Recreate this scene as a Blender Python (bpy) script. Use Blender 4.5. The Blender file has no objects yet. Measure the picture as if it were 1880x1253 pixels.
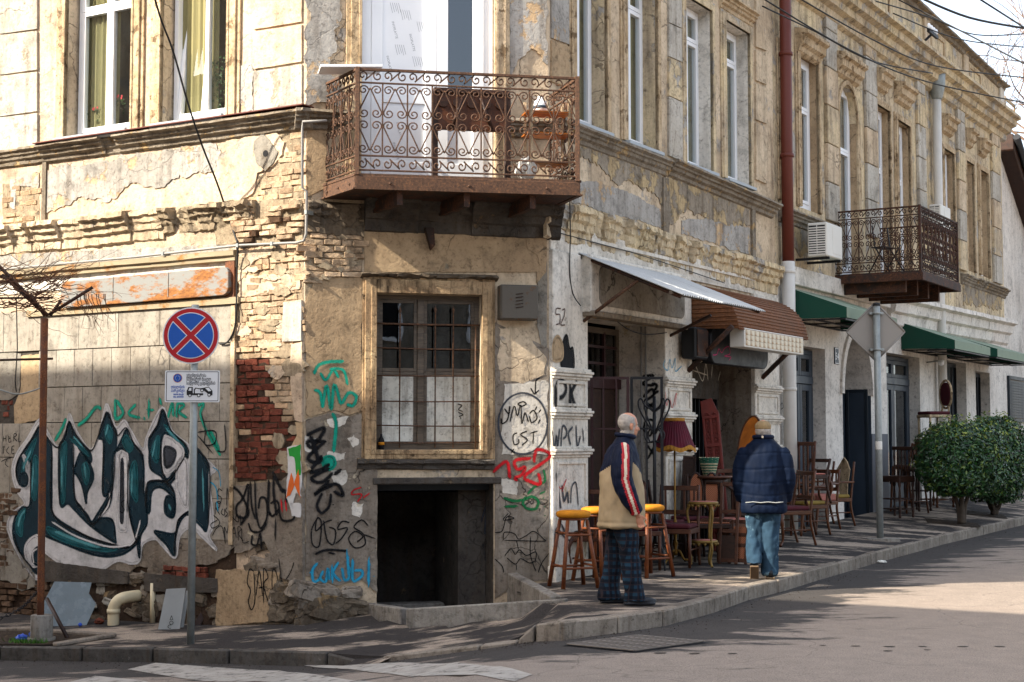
import bpy, bmesh, math, random
from mathutils import Vector, Matrix, noise
sc = bpy.context.scene
COL = sc.collection
rnd = random.Random(7)
R = math.radians
# ------------------------------------------------------------------ camera
F, CX, CY = 2760.0, 940.0, 626.5            # focal length of the photograph in its own pixels
P0 = math.atan((808 - CY) / F)              # upward pitch; the eye level lies at row 808
CAM = Vector((0, 0, 1.5))
cam_d = bpy.data.cameras.new('camera')
cam_d.sensor_width = 36; cam_d.lens = F / 1880 * 36
cam_d.clip_start = .1; cam_d.clip_end = 2000
cam = bpy.data.objects.new('camera', cam_d); COL.objects.link(cam)
cam.location = CAM; cam.rotation_euler = (R(90) + P0, 0, 0)
sc.camera = cam
# ------------------------------------------------------------------ light
SUN = Vector((-math.cos(R(23.5)), -math.sin(R(23.5)), math.tan(R(36)))).normalized()   # towards the sun
el = math.asin(SUN.z); az = math.atan2(SUN.x, SUN.y)
wd = bpy.data.worlds.new('World'); sc.world = wd; wd.use_nodes = True
wn = wd.node_tree.nodes; wl = wd.node_tree.links
bg = wn['Background']; bg.inputs['Strength'].default_value = .135
sky = wn.new('ShaderNodeTexSky'); sky.sky_type = 'NISHITA'; sky.sun_disc = False
sky.sun_elevation = el; sky.sun_rotation = az; sky.dust_density = 4; sky.air_density = 1.0; sky.ozone_density = .6
veil = wn.new('ShaderNodeMixRGB'); veil.inputs[0].default_value = .3; veil.inputs[2].default_value = (4.9, 4.95, 4.95, 1)   # thin bright cloud over the blue
wl.new(sky.outputs[0], veil.inputs[1]); wl.new(veil.outputs[0], bg.inputs['Color'])
sl = bpy.data.lights.new('sun', 'SUN'); sl.energy = 3.65; sl.angle = R(.5); sl.color = (1, .915, .78)
so = bpy.data.objects.new('sun', sl); COL.objects.link(so); so.location = (-20, -12, 25)
so.rotation_euler = (-SUN).to_track_quat('-Z', 'Y').to_euler()
sc.view_settings.view_transform = 'Standard'; sc.view_settings.look = 'None'
sc.view_settings.exposure = 1.76; sc.view_settings.gamma = 1; sc.view_settings.use_curve_mapping = False
sc.render.engine = 'CYCLES'
sc.cycles.max_bounces = 6; sc.cycles.diffuse_bounces = 3; sc.cycles.glossy_bounces = 3
sc.cycles.transparent_max_bounces = 24; sc.cycles.use_denoising = True
sc.cycles.caustics_reflective = False; sc.cycles.caustics_refractive = False
# ------------------------------------------------------------------ geometry helpers
def ray(u, v):
    x, y = (u - CX) / F, (CY - v) / F
    c, s = math.cos(P0), math.sin(P0)
    return Vector((x, c - y * s, s + y * c))
class Fr:                                    # a wall's own frame: x to the right, y into the wall, z up
    def __init__(s, o, xd):
        s.o = Vector((o[0], o[1], 0)); s.x = Vector((xd[0], xd[1], 0)).normalized()
        s.y = Vector((-s.x.y, s.x.x, 0))
    def W(s, x, y, z): return s.o + s.x * x + s.y * y + Vector((0, 0, z))
    def loc(s, u, v, y=0):
        r = ray(u, v); t = ((s.o - CAM).dot(s.y) + y) / r.dot(s.y)
        p = CAM + r * t; return ((p - s.o).dot(s.x), p.z)
    def px(s, u, y=0, v=650): return s.loc(u, v, y)[0]
    def pz(s, u, v, y=0): return s.loc(u, v, y)[1]
    def off(s, y): f = Fr(s.W(0, y, 0), s.x); return f
ID = Fr((0, 0), (1, 0))
L = Fr((-2.115, 15.275), (.857, -.515))
C = Fr((-2.115, 15.275), (.970, .242))
C2 = Vector((.392, 15.9, 0)); CL = (C2 - C.o).dot(C.x)
Rr = Fr(C2, (.515, .857))
BASE = {}
def props(o, label=None, cat=None, group=None, kind=None):
    if label: o['label'] = label
    if cat: o['category'] = cat
    if group: o['group'] = group
    if kind: o['kind'] = kind
    return o
def thing(name, label, cat, loc=(0, 0, 0), rot=0, group=None, world=False):
    o = bpy.data.objects.new(name, None); COL.objects.link(o)
    o.empty_display_size = .1; o.location = loc; o.rotation_euler = (0, 0, rot)
    BASE[o.name] = Vector(loc) if world else Vector((0, 0, 0))
    return props(o, label, cat, group)
class MB:
    def __init__(s, fr=ID): s.fr = fr; s.v = []; s.f = []; s.m = []; s.s = []; s.a = []
    def add(s, vs, fs, m=0, smooth=False, a=None, raw=False):
        b = len(s.v)
        s.v += [Vector(p) if raw else s.fr.W(*p) for p in vs]
        s.a += a if a else [1.0] * len(vs)
        for f in fs: s.f.append([i + b for i in f]); s.m.append(m); s.s.append(smooth)
        return s
    def box(s, x0, x1, y0, y1, z0, z1, m=0):
        p = [(x, y, z) for x in (x0, x1) for y in (y0, y1) for z in (z0, z1)]
        return s.add(p, [(0, 1, 3, 2), (4, 6, 7, 5), (0, 4, 5, 1), (2, 3, 7, 6), (0, 2, 6, 4), (1, 5, 7, 3)], m)
    def prism(s, poly, y0, y1, m=0):         # outline in x,z pushed along y
        n = len(poly)
        vs = [(x, y0, z) for x, z in poly] + [(x, y1, z) for x, z in poly]
        return s.add(vs, [list(range(n))[::-1], list(range(n, 2 * n))] + [(i, (i + 1) % n, n + (i + 1) % n, n + i) for i in range(n)], m)
    def slab(s, poly, z0, z1, m=0):          # outline in x,y pushed along z
        n = len(poly)
        vs = [(x, y, z0) for x, y in poly] + [(x, y, z1) for x, y in poly]
        return s.add(vs, [list(range(n))[::-1], list(range(n, 2 * n))] + [(i, (i + 1) % n, n + (i + 1) % n, n + i) for i in range(n)], m)
    def ring(s, x0, x1, z0, z1, w, y0, y1, m=0, wb=None):
        wb = w if wb is None else wb
        s.box(x0, x0 + w, y0, y1, z0, z1, m); s.box(x1 - w, x1, y0, y1, z0, z1, m)
        s.box(x0 + w, x1 - w, y0, y1, z1 - w, z1, m); return s.box(x0 + w, x1 - w, y0, y1, z0, z0 + wb, m)
    def tube(s, pts, r, n=8, m=0, smooth=True, raw=False, flat=1.0):
        P = [Vector(p) if raw else s.fr.W(*p) for p in pts]
        k = len(P); rs = r if isinstance(r, (list, tuple)) else [r] * k
        vs = []; up = None
        for i in range(k):
            t = (P[min(i + 1, k - 1)] - P[max(i - 1, 0)])
            t = t.normalized() if t.length > 1e-9 else Vector((0, 0, 1))
            if up is None:
                up = t.cross(Vector((0, 0, 1)));
                if up.length < .05: up = t.cross(Vector((1, 0, 0)))
            up = (up - t * up.dot(t)).normalized(); b = t.cross(up)
            for j in range(n):
                a = 2 * math.pi * j / n
                vs.append(P[i] + up * (rs[i] * math.cos(a)) + b * (rs[i] * flat * math.sin(a)))
        fs = [(i * n + j, i * n + (j + 1) % n, (i + 1) * n + (j + 1) % n, (i + 1) * n + j) for i in range(k - 1) for j in range(n)]
        s.add(vs, fs, m, smooth, raw=True)
        b = len(s.v) - k * n
        s.f += [[b + j for j in range(n)][::-1], [b + (k - 1) * n + j for j in range(n)]]; s.m += [m, m]; s.s += [False, False]
        return s
    def rod(s, p, q, r, n=8, m=0, r2=None): return s.tube([p, q], [r, r if r2 is None else r2], n, m)
    def lathe(s, c, prof, n=20, m=0, smooth=True, sx=1, sy=1):
        vs = [(c[0] + r * sx * math.cos(2 * math.pi * j / n), c[1] + r * sy * math.sin(2 * math.pi * j / n), c[2] + z) for r, z in prof for j in range(n)]
        k = len(prof)
        fs = [(i * n + j, i * n + (j + 1) % n, (i + 1) * n + (j + 1) % n, (i + 1) * n + j) for i in range(k - 1) for j in range(n)]
        s.add(vs, fs, m, smooth)
        b = len(s.v) - k * n
        s.f += [[b + j for j in range(n)][::-1], [b + (k - 1) * n + j for j in range(n)]]; s.m += [m, m]; s.s += [False, False]
        return s
    def disc(s, c, r, y0, y1, n=40, m=0):    # round plate facing -y
        return s.prism([(c[0] + r * math.cos(2 * math.pi * j / n), c[1] + r * math.sin(2 * math.pi * j / n)) for j in range(n)], y0, y1, m)
    def mesh(s, name, mats, bev=0, origin=None):
        lo = [min(p[i] for p in s.v) for i in range(3)]; hi = [max(p[i] for p in s.v) for i in range(3)]
        o = Vector(((lo[0] + hi[0]) / 2, (lo[1] + hi[1]) / 2, lo[2])) if origin is None else Vector(origin)
        me = bpy.data.meshes.new(name)
        me.from_pydata([p - o for p in s.v], [], s.f)
        for mt in (mats if isinstance(mats, (list, tuple)) else [mats]): me.materials.append(mt)
        me.polygons.foreach_set('material_index', s.m); me.polygons.foreach_set('use_smooth', s.s)
        if any(a != 1.0 for a in s.a):
            at = me.attributes.new('soft', 'FLOAT', 'POINT'); at.data.foreach_set('value', s.a)
        bm = bmesh.new(); bm.from_mesh(me)
        bmesh.ops.recalc_face_normals(bm, faces=bm.faces)
        if bev:
            es = [e for e in bm.edges if len(e.link_faces) == 2 and e.calc_face_angle(0) > .6]
            bmesh.ops.bevel(bm, geom=es, offset=bev, segments=1, affect='EDGES', clamp_overlap=True)
        bm.to_mesh(me); bm.free(); me.update()
        return me, o
    def build(s, name, mats, parent=None, label=None, cat=None, group=None, kind=None, bev=0):
        me, o = s.mesh(name, mats, bev)
        ob = bpy.data.objects.new(name, me); COL.objects.link(ob)
        if parent is not None: ob.parent = parent; ob.location = o - BASE.get(parent.name, Vector())
        else: ob.location = o
        BASE[ob.name] = o
        return props(ob, label, cat, group, kind)
def inst(me, name, parent, pos, rot=0, scale=(1, 1, 1), origin=Vector()):
    ob = bpy.data.objects.new(name, me); COL.objects.link(ob); ob.parent = parent
    ob.location = Vector(pos) - BASE.get(parent.name, Vector()); ob.rotation_euler = (0, 0, rot) if not hasattr(rot, 'x') else rot; ob.scale = scale
    return ob
def copy_tree(o, parent=None):
    c = o.copy(); COL.objects.link(c); BASE[c.name] = BASE.get(o.name, Vector())
    if parent is not None: c.parent = parent
    for ch in list(o.children): copy_tree(ch, c)
    return c
def cat_rom(pts, k=6, closed=False):
    P = [Vector(p) for p in pts]; n = len(P); out = []
    if n < 3: return P
    for i in range(n if closed else n - 1):
        a, b, c, d = (P[(i - 1) % n] if closed or i else P[0]), P[i], P[(i + 1) % n], (P[(i + 2) % n] if closed or i + 2 < n else P[-1])
        for j in range(k):
            t = j / k
            out.append(.5 * ((2 * b) + (c - a) * t + (2 * a - 5 * b + 4 * c - d) * t * t + (3 * b - a - 3 * c + d) * t ** 3))
    if not closed: out.append(P[-1])
    return out
def jag(poly, amp, step=.03, seed=0, rough=.55):   # broken outline of a plaster edge
    rg = random.Random(seed); out = []
    n = len(poly)
    for i in range(n):
        a, b = Vector(poly[i]), Vector(poly[(i + 1) % n]); d = b - a
        k = max(1, int(d.length / step)); nn = Vector((-d.y, d.x)).normalized() if d.length else Vector((0, 0))
        for j in range(k):
            t = j / k; p = a + d * t
            q = (noise.fractal(Vector((p.x * 4 + seed * 3.1, p.y * 4, seed)), .8, 2.2, 4) + rg.uniform(-.3, .3) * rough)
            e = 1 if 0 < j else .4
            out.append(tuple(p + nn * (q * amp * e)))
    return out
def inside(p, poly):
    x, y = p; r = False; n = len(poly)
    for i in range(n):
        x1, y1 = poly[i]; x2, y2 = poly[(i + 1) % n]
        if (y1 > y) != (y2 > y) and x < (x2 - x1) * (y - y1) / (y2 - y1) + x1: r = not r
    return r
# ------------------------------------------------------------------ materials
def H(h, k=1.0):
    c = [int(h[i:i + 2], 16) / 255 for i in (0, 2, 4)]
    return tuple((x / 12.92 if x <= .04045 else ((x + .055) / 1.055) ** 2.4) * k for x in c) + (1,)
class NT:
    def __init__(s, name):
        s.mat = bpy.data.materials.new(name); s.mat.use_nodes = True
        s.n = s.mat.node_tree.nodes; s.l = s.mat.node_tree.links
        s.b = s.n['Principled BSDF']; s.out = s.n['Material Output']
    def N(s, t, **k):
        n = s.n.new('ShaderNode' + t)
        for a, b in k.items():
            if a.startswith('i_'):
                key = a[2:].replace('_', ' '); n.inputs[int(key) if key.isdigit() else key].default_value = b
            else: setattr(n, a, b)
        return n
    def K(s, a, b): s.l.new(a, b)
    def coord(s, kind='pos', sc_=None, rot=None):
        o = s.N('NewGeometry').outputs['Position'] if kind == 'pos' else s.N('TexCoord').outputs['Object']
        if kind == 'objr':                    # every copy gets its own piece of the pattern
            oi = s.N('ObjectInfo'); vm = s.N('VectorMath', operation='MULTIPLY_ADD')
            s.K(oi.outputs['Random'], vm.inputs[0]); vm.inputs[1].default_value = (37, 17, 53); s.K(o, vm.inputs[2]); o = vm.outputs[0]
        if sc_ or rot:
            m = s.N('Mapping'); s.K(o, m.inputs[0])
            if sc_: m.inputs['Scale'].default_value = sc_
            if rot: m.inputs['Rotation'].default_value = rot
            o = m.outputs[0]
        return o
    def noise(s, co, scale, detail=5, rough=.6, dist=0):
        n = s.N('TexNoise'); s.K(co, n.inputs['Vector']); n.inputs['Scale'].default_value = scale
        n.inputs['Detail'].default_value = detail; n.inputs['Roughness'].default_value = rough; n.inputs['Distortion'].default_value = dist
        return n.outputs['Fac']
    def ramp(s, f, *st):
        r = s.N('ValToRGB'); s.K(f, r.inputs[0]); e = r.color_ramp.elements
        while len(e) < len(st): e.new(.5)
        for x, (p, c) in zip(e, st):
            x.position = p; x.color = c if isinstance(c, tuple) else (c, c, c, 1)
        return r.outputs[0]
    def mix(s, fac, a, b, mode='MIX'):
        m = s.N('MixRGB', blend_type=mode)
        for q, i in ((fac, 0), (a, 1), (b, 2)):
            if isinstance(q, (int, float)): m.inputs[i].default_value = q if i == 0 else (q, q, q, 1)
            elif isinstance(q, tuple): m.inputs[i].default_value = q
            else: s.K(q, m.inputs[i])
        return m.outputs[0]
    def math(s, op, a, b=0, clamp=False):
        m = s.N('Math', operation=op, use_clamp=clamp)
        for q, i in ((a, 0), (b, 1)):
            if isinstance(q, (int, float)): m.inputs[i].default_value = q
            else: s.K(q, m.inputs[i])
        return m.outputs[0]
    def bump(s, h, st=.3, dist=.01, nrm=None):
        b = s.N('Bump'); b.inputs['Strength'].default_value = st; b.inputs['Distance'].default_value = dist
        s.K(h, b.inputs['Height'])
        if nrm: s.K(nrm, b.inputs['Normal'])
        return b.outputs[0]
    def fin(s, col, rough=.85, nrm=None, metal=0, spec=.3):
        if isinstance(col, tuple): s.b.inputs['Base Color'].default_value = col
        else: s.K(col, s.b.inputs['Base Color'])
        if isinstance(rough, (int, float)): s.b.inputs['Roughness'].default_value = rough
        else: s.K(rough, s.b.inputs['Roughness'])
        s.b.inputs['Metallic'].default_value = metal; s.b.inputs['Specular IOR Level'].default_value = spec
        if nrm: s.K(nrm, s.b.inputs['Normal'])
        return s.mat
def stucco(name, base, alt, patch, dirt='4a3c2e', k=1., bump=.5, crack=.6, streak=.55, pth=.58, seed=0., coord='pos', vary=False):
    t = NT(name); co = t.coord(coord)
    v = t.N('VectorMath', operation='ADD'); t.K(co, v.inputs[0]); v.inputs[1].default_value = (seed * 3.7, seed * 1.3, seed * 2.1); co = v.outputs[0]
    c = t.ramp(t.noise(co, .9 * k, 7, .62), (.38, H(base)), (.62, H(alt)))
    nb = t.noise(co, 2.2 * k, 10, .68)
    pm = t.ramp(nb, (pth, 0.), (pth + .045, 1.))
    c = t.mix(pm, c, H(patch))
    m = t.N('Mapping'); t.K(co, m.inputs[0]); m.inputs['Scale'].default_value = (5, 5, .55)
    st = t.ramp(t.noise(m.outputs[0], 1.2 * k, 5, .6), (.48, 0.), (.72, 1.))
    c = t.mix(t.math('MULTIPLY', st, streak), c, H(dirt), 'MIX')
    nd = t.noise(co, 22, 6, .7)
    c = t.mix(.75, c, t.ramp(nd, (.28, .35), (.46, .98), (.7, 1.12)), 'MULTIPLY')
    c = t.mix(.8, c, t.ramp(t.noise(co, 2.6 * k, 9, .72), (.33, .5), (.47, 1.), (.66, 1.12)), 'MULTIPLY')   # soot and damp
    if vary: c = t.mix(1, c, t.ramp(t.N('ObjectInfo').outputs['Random'], (0, (.62, .58, .55, 1)), (.6, (1, 1, 1, 1)), (1, (1.15, 1.05, .98, 1))), 'MULTIPLY')
    sp = t.ramp(t.noise(co, 9 * k, 8, .75), (.57, 0.), (.66, 1.))
    c = t.mix(t.math('MULTIPLY', sp, .6), c, H(dirt))
    # hairline cracks in the plaster
    w = t.N('TexNoise'); t.K(co, w.inputs['Vector']); w.inputs['Scale'].default_value = 3; w.inputs['Detail'].default_value = 5
    va = t.N('VectorMath', operation='MULTIPLY_ADD'); t.K(w.outputs['Color'], va.inputs[0]); va.inputs[1].default_value = (.5, .5, .5); t.K(co, va.inputs[2])
    vo = t.N('TexVoronoi', feature='DISTANCE_TO_EDGE'); vo.inputs['Scale'].default_value = 1.5 * k; t.K(va.outputs[0], vo.inputs['Vector'])
    ck = t.ramp(vo.outputs[0], (.004, 1.), (.013, 0.))
    ck = t.math('MULTIPLY', ck, t.ramp(t.noise(co, .8, 3), (.5, 0.), (.56, 1.)))
    ck = t.math('MULTIPLY', ck, crack)
    c = t.mix(ck, c, (.03, .025, .02, 1))
    h = t.math('ADD', t.math('MULTIPLY', pm, -.35), t.math('MULTIPLY', nd, .5))
    h = t.math('ADD', h, t.math('MULTIPLY', t.noise(co, 5, 8, .7), .7))
    h = t.math('SUBTRACT', h, t.math('MULTIPLY', ck, .8))
    hs = t.N('HueSaturation', i_Saturation=.96); t.K(c, hs.inputs['Color']); c = hs.outputs[0]
    return t.fin(c, .92, t.bump(h, min(1, bump * 1.5), .025), spec=.15)
def plain(name, col, rough=.6, var=.25, scale=9, bump=.12, metal=0, coord='obj', spec=.35, dirt=None, dth=.6):
    t = NT(name); co = t.coord(coord); n = t.noise(co, scale, 7, .65)
    c = H(col) if isinstance(col, str) else col
    d = tuple(x * (1 - var) for x in c[:3]) + (1,); b = tuple(min(1, x * (1 + var * .6)) for x in c[:3]) + (1,)
    cc = t.ramp(n, (.3, d), (.7, b))
    if dirt: cc = t.mix(t.ramp(t.noise(co, scale * .45, 9, .7), (dth, 0.), (dth + .05, 1.)), cc, H(dirt))
    return t.fin(cc, t.ramp(n, (.3, max(0, rough - .1)), (.7, min(1, rough + .12))), t.bump(n, bump, .01), metal, spec)
def wood(name, c1, c2, scale=(3, 3, 40), rough=.5, bump=.15, coord='objr', dist=1.5):
    t = NT(name); co = t.coord(coord, sc_=scale); n = t.noise(co, 1, 8, .65, dist)
    return t.fin(t.ramp(n, (.3, H(c1)), (.65, H(c2))), rough, t.bump(n, bump, .006), spec=.3)
def rust(name, paint='6e7272', c1='3a1c0e', c2='8a4a1e', th=.5, scale=3, coord='obj', stretch=(1, 1, 1), rough=.75):
    t = NT(name); co = t.coord(coord, sc_=stretch); n = t.noise(co, scale, 9, .7); f = t.noise(co, scale * 7, 6, .7)
    r = t.ramp(f, (.3, H(c1)), (.58, H(c2)), (.82, H('a06c38')))
    c = t.mix(t.ramp(n, (th, 0.), (th + .08, 1.)), H(paint), r)
    return t.fin(c, rough, t.bump(t.math('ADD', n, f), .35, .006), 0, .3)
def spray(name, col, k=1.0, cover=.95, wear=(.27, .36)):
    t = NT(name); co = t.coord('pos'); n = t.noise(co, 60, 5, .7); n2 = t.noise(co, 9, 6, .7)
    a = t.N('Attribute', attribute_name='soft'); al = t.math('ADD', a.outputs['Fac'], t.math('MULTIPLY', t.math('SUBTRACT', n, .5), .8))
    al = t.ramp(al, (.2, 0.), (.62, cover))
    al = t.math('MULTIPLY', al, t.ramp(n2, (wear[0], .3), (wear[1], 1.)))
    t.K(al, t.b.inputs['Alpha'])
    c = H(col); c2 = tuple(x * .7 for x in c[:3]) + (1,)
    cc = t.mix(.7, t.ramp(n2, (.3, c2), (.7, c)), t.ramp(t.noise(co, 3.5, 9, .72), (.34, .5), (.5, .98), (.66, 1.1)), 'MULTIPLY')
    return t.fin(cc, .65, t.bump(t.math('ADD', n2, t.noise(co, 30, 6, .7)), .5, .012), spec=.15)
def glass(name='window_glass', tint=(.93, .95, .95), refl=.07, rough=.01):
    t = NT(name); tr = t.N('BsdfTransparent'); tr.inputs[0].default_value = tint + (1,)
    gl = t.N('BsdfGlossy'); gl.inputs['Roughness'].default_value = rough; gl.inputs[0].default_value = (.9, .95, 1, 1)
    lw = t.N('LayerWeight'); lw.inputs[0].default_value = .5
    f = t.math('ADD', t.math('MULTIPLY', t.math('POWER', lw.outputs['Facing'], 4), .8), refl, True)
    co = t.coord('pos'); b = t.bump(t.noise(co, 2.5, 2), .03, .02); t.K(b, gl.inputs['Normal'])
    m = t.N('MixShader'); t.K(f, m.inputs[0]); t.K(tr.outputs[0], m.inputs[1]); t.K(gl.outputs[0], m.inputs[2])
    t.K(m.outputs[0], t.out.inputs[0]); return t.mat
M = {}
M['cream'] = stucco('cream_plaster', 'cbb89c', 'b5a084', 'a39b90', pth=.60, seed=1)
M['cream_street'] = stucco('pale_plaster', 'c9b59a', 'b7a088', 'a8a29a', pth=.60, crack=.4, seed=2, streak=.3)  # cream plaster of the side-street wall, with fewer streaks and cracks
M['block'] = stucco('pale_stone_block', 'b8b2a6', 'a8a092', '998c78', pth=.62, crack=.4, seed=27)
M['grey'] = stucco('grey_cement_plaster', '8f8a80', '7d766a', 'b09a78', pth=.63, crack=.8, seed=3)
M['greytop'] = stucco('weathered_grey_render', 'a5a19a', '938e86', 'b89c78', pth=.55, k=1.3, crack=.3, seed=4)
M['ochre'] = stucco('ochre_plaster', 'b39a78', '9a8264', '87806e', pth=.62, seed=5, streak=.3)
M['peel'] = stucco('peeling_ochre_plaster', '988d7d', '887d6d', 'b09a74', pth=.50, k=1.6, crack=.2, bump=.9, seed=6)
M['white'] = stucco('dirty_white_plaster', 'd6d0c4', 'c8c0b2', 'b4a488', pth=.64, crack=.3, seed=7, streak=.35, bump=.25)
M['white2'] = stucco('clean_white_plaster', 'd8d2c8', 'cdc6bc', 'c2b8a9', pth=.68, crack=.1, seed=8, streak=.2, bump=.12)
M['yellow'] = stucco('yellowed_facade_plaster', 'cdb993', 'b9a78c', 'a8a298', pth=.56, k=1.2, crack=.5, seed=9, streak=.6, bump=.7)
M['stone'] = stucco('rubble_stone', '6e6354', '554a3d', '8a7353', pth=.6, k=2, bump=1., seed=10)
M['sooty'] = stucco('sooty_render', '55504a', '3f3b37', '7d6c55', pth=.62, k=2, bump=.8, seed=11)
M['lower'] = stucco('stained_lower_plaster', '8d8376', '776c5f', 'b3a58d', pth=.62, crack=.8, k=1.6, seed=12, bump=.7)
M['mortar'] = stucco('old_mortar', 'a3937a', '8d7d66', '736858', pth=.6, k=3, bump=1., seed=13, crack=.1)
M['mortar_dark'] = stucco('dark_mortar', '453529', '33271f', '5a4838', pth=.6, k=3, bump=1., seed=14, crack=.1)
M['moulding'] = stucco('painted_moulding', 'c4ae8e', 'aa9270', '806a4e', pth=.57, k=3, crack=.3, seed=15, bump=.5)
M['old_moulding'] = stucco('peeling_brown_moulding', 'b59a74', '94795a', '4c3b2b', pth=.63, k=3, crack=.3, seed=26, bump=.8, streak=.95, dirt='3a2d20')
M['ledge'] = stucco('weathered_ledge', '8f8576', '766b5c', 'a88d64', pth=.57, k=2.5, crack=.3, seed=16, bump=.7)
M['slab'] = stucco('grey_cladding_slab', 'a39c90', '90887b', '857a6b', pth=.68, k=1.2, crack=.2, seed=17, bump=.15, streak=.45)
M['concrete'] = stucco('rough_concrete', '8b867d', '75706a', '9c9488', pth=.62, k=2.5, crack=.3, seed=18, bump=.5, coord='obj')
M['kerb'] = stucco('kerb_concrete', '8c8275', '766c61', '5f574e', pth=.62, k=2.5, crack=.3, seed=19, bump=.4)
M['kerb_dark'] = stucco('dark_kerb_concrete', '5c5853', '484541', '757068', pth=.64, k=2.5, crack=.3, seed=29, bump=.4)  # darker concrete for the kerb stones left of the corner
M['brick_red'] = stucco('red_brick', '7a4030', '5e3024', '8f5a40', k=4, pth=.6, crack=0, bump=.8, seed=20, streak=.1, dirt='2e1d16', vary=True)
M['brick_cream'] = stucco('limewashed_brick', 'bda68a', 'a58d70', '94694c', k=3, pth=.68, crack=0, bump=.8, seed=21, streak=.1, vary=True)
M['brick_dark'] = stucco('sooty_brick', '6b5644', '55402f', '7d5a40', k=4, pth=.6, crack=0, bump=.8, seed=22, streak=.1, vary=True)
M['upvc'] = plain('white_window_frame', 'e6e8ea', .35, .04, 3, .01, spec=.5)
M['metal_sill'] = plain('grey_sill_metal', '9aa0a4', .45, .12, 5, .03)
M['glass'] = glass()
M['glass_dark'] = glass('dark_window_glass', (.35, .38, .4), .10)
M['curtain'] = plain('olive_curtain', '878058', .9, .12, 4, .1)
M['dark'] = plain('unlit_interior', '17171a', .95, .3, 3, .1)  # near-black; stands in for shade in rooms, holes and recesses, also bottle glass
M['inner'] = plain('room_wall', '6a6252', .95, .2, 2, .05)
M['rustbal'] = rust('rusted_railing', '3f3129', '2c2019', '583e2d', .3, 6)
M['rustdark'] = rust('dark_rusted_iron', '2c211c', '221612', '4d2f1f', .45, 6)
M['rustbox'] = rust('rusted_grey_sheet', '80807c', '5e361c', '94602c', .47, 2.4, stretch=(1, 1, 2.5))
M['rustpipe'] = rust('rusted_pole_paint', '5c3a2a', '402214', '7a4a2c', .45, 9)
M['rustroof'] = rust('rusted_awning_sheet', '664630', '402616', '7c5032', .42, 3, stretch=(1, 1, 3))
M['pipe_brown'] = rust('brown_downpipe_paint', '5e2b20', '3a160f', '7a3a22', .62, 2.5, rough=.5)
M['zinc'] = plain('galvanised_metal', '8f9492', .5, .25, 12, .1, metal=.4)
M['greymetal'] = plain('sign_back_aluminium', '8a857e', .55, .08, 3, .03, metal=.3)
M['pipe_white'] = plain('white_painted_pipe', 'c6c2ba', .6, .1, 4, .06, dirt='8d8274', dth=.62)
M['pvc'] = plain('cream_pvc', 'cdbf9e', .45, .1, 6, .05, dirt='8a7652', dth=.66)
M['black'] = plain('black_iron', '15161a', .5, .3, 12, .1)
M['cable'] = plain('black_cable', '121212', .6, .1, 5, 0)
M['wire_grey'] = plain('grey_conduit', '8d8a85', .6, .15, 7, .05)
M['maroon'] = plain('maroon_gate_paint', '35191a', .5, .25, 8, .1)
M['oldwood'] = wood('peeling_window_wood', '3a332c', '62574a', (3, 3, 30))
M['whitewash'] = stucco('whitewashed_pane', 'cfcdc2', 'b9b6aa', 'a39f92', pth=.64, k=3, crack=0, bump=.1, seed=25, streak=.5)
M['beam'] = rust('rusted_lintel', '97896f', '5a3c22', '9c6f38', .55, 3)
M['box_metal'] = rust('corroded_meter_box', '57524a', '3a2c22', '6b4a30', .55, 4)
M['green_fabric'] = plain('green_awning_canvas', '0c3f30', .8, .12, 3, .05)
M['green_pale'] = plain('faded_awning_canvas', '7f8d7a', .85, .15, 4, .06, dirt='4f5a3c', dth=.58)
M['navy_wood'] = plain('blue_grey_door_paint', '2f3944', .45, .15, 4, .04)
M['navy_dark'] = plain('dark_slate_paint', '1b242c', .5, .15, 4, .04)
M['dado'] = plain('grey_dado_paint', '65666a', .7, .12, 3, .05, coord='pos')
M['yellow_velvet'] = plain('yellow_velvet', 'b8760f', .8, .25, 14, .25)
M['stool_wood'] = wood('stained_stool_wood', '4e2412', '75401f', (6, 6, 12))
M['wood_red'] = wood('red_brown_wood', '341c12', '573320', (8, 8, 14))
M['wood_dark'] = wood('dark_walnut', '1e120d', '3a2318', (8, 8, 14))
M['wood_mid'] = wood('polished_walnut', '3a2013', '5e361c', (8, 8, 14), rough=.35)
M['wood_orange'] = wood('orange_veneer', '8a4a12', 'b8691c', (8, 8, 4), rough=.35)
M['cane'] = None
M['gold'] = plain('tarnished_gilding', '7d6430', .5, .35, 20, .2, metal=.3)
M['brass'] = plain('aged_brass', '8f6d33', .4, .3, 15, .15, metal=.6)
M['burgundy'] = plain('burgundy_pleated_silk', '520a20', .75, .3, 14, .15)
M['burg_seat'] = plain('burgundy_upholstery', '4a1720', .85, .25, 10, .15)
M['pink_seat'] = plain('faded_pink_upholstery', 'a5675a', .85, .25, 12, .15)
M['olive_seat'] = plain('olive_seat_fabric', '8a7437', .85, .2, 12, .15)
M['fringe'] = plain('gold_fringe', 'a8762a', .85, .4, 40, .3)
M['carved'] = plain('red_carved_wood', '6e2a22', .6, .3, 16, .3)
M['ac'] = plain('ac_housing', 'd2cfc6', .5, .08, 3, .03, dirt='8d8470', dth=.66)
M['sheet'] = plain('corrugated_pale_sheet', 'b5b7b6', .5, .1, 4, .04, dirt='6b675f', dth=.68)
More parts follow.
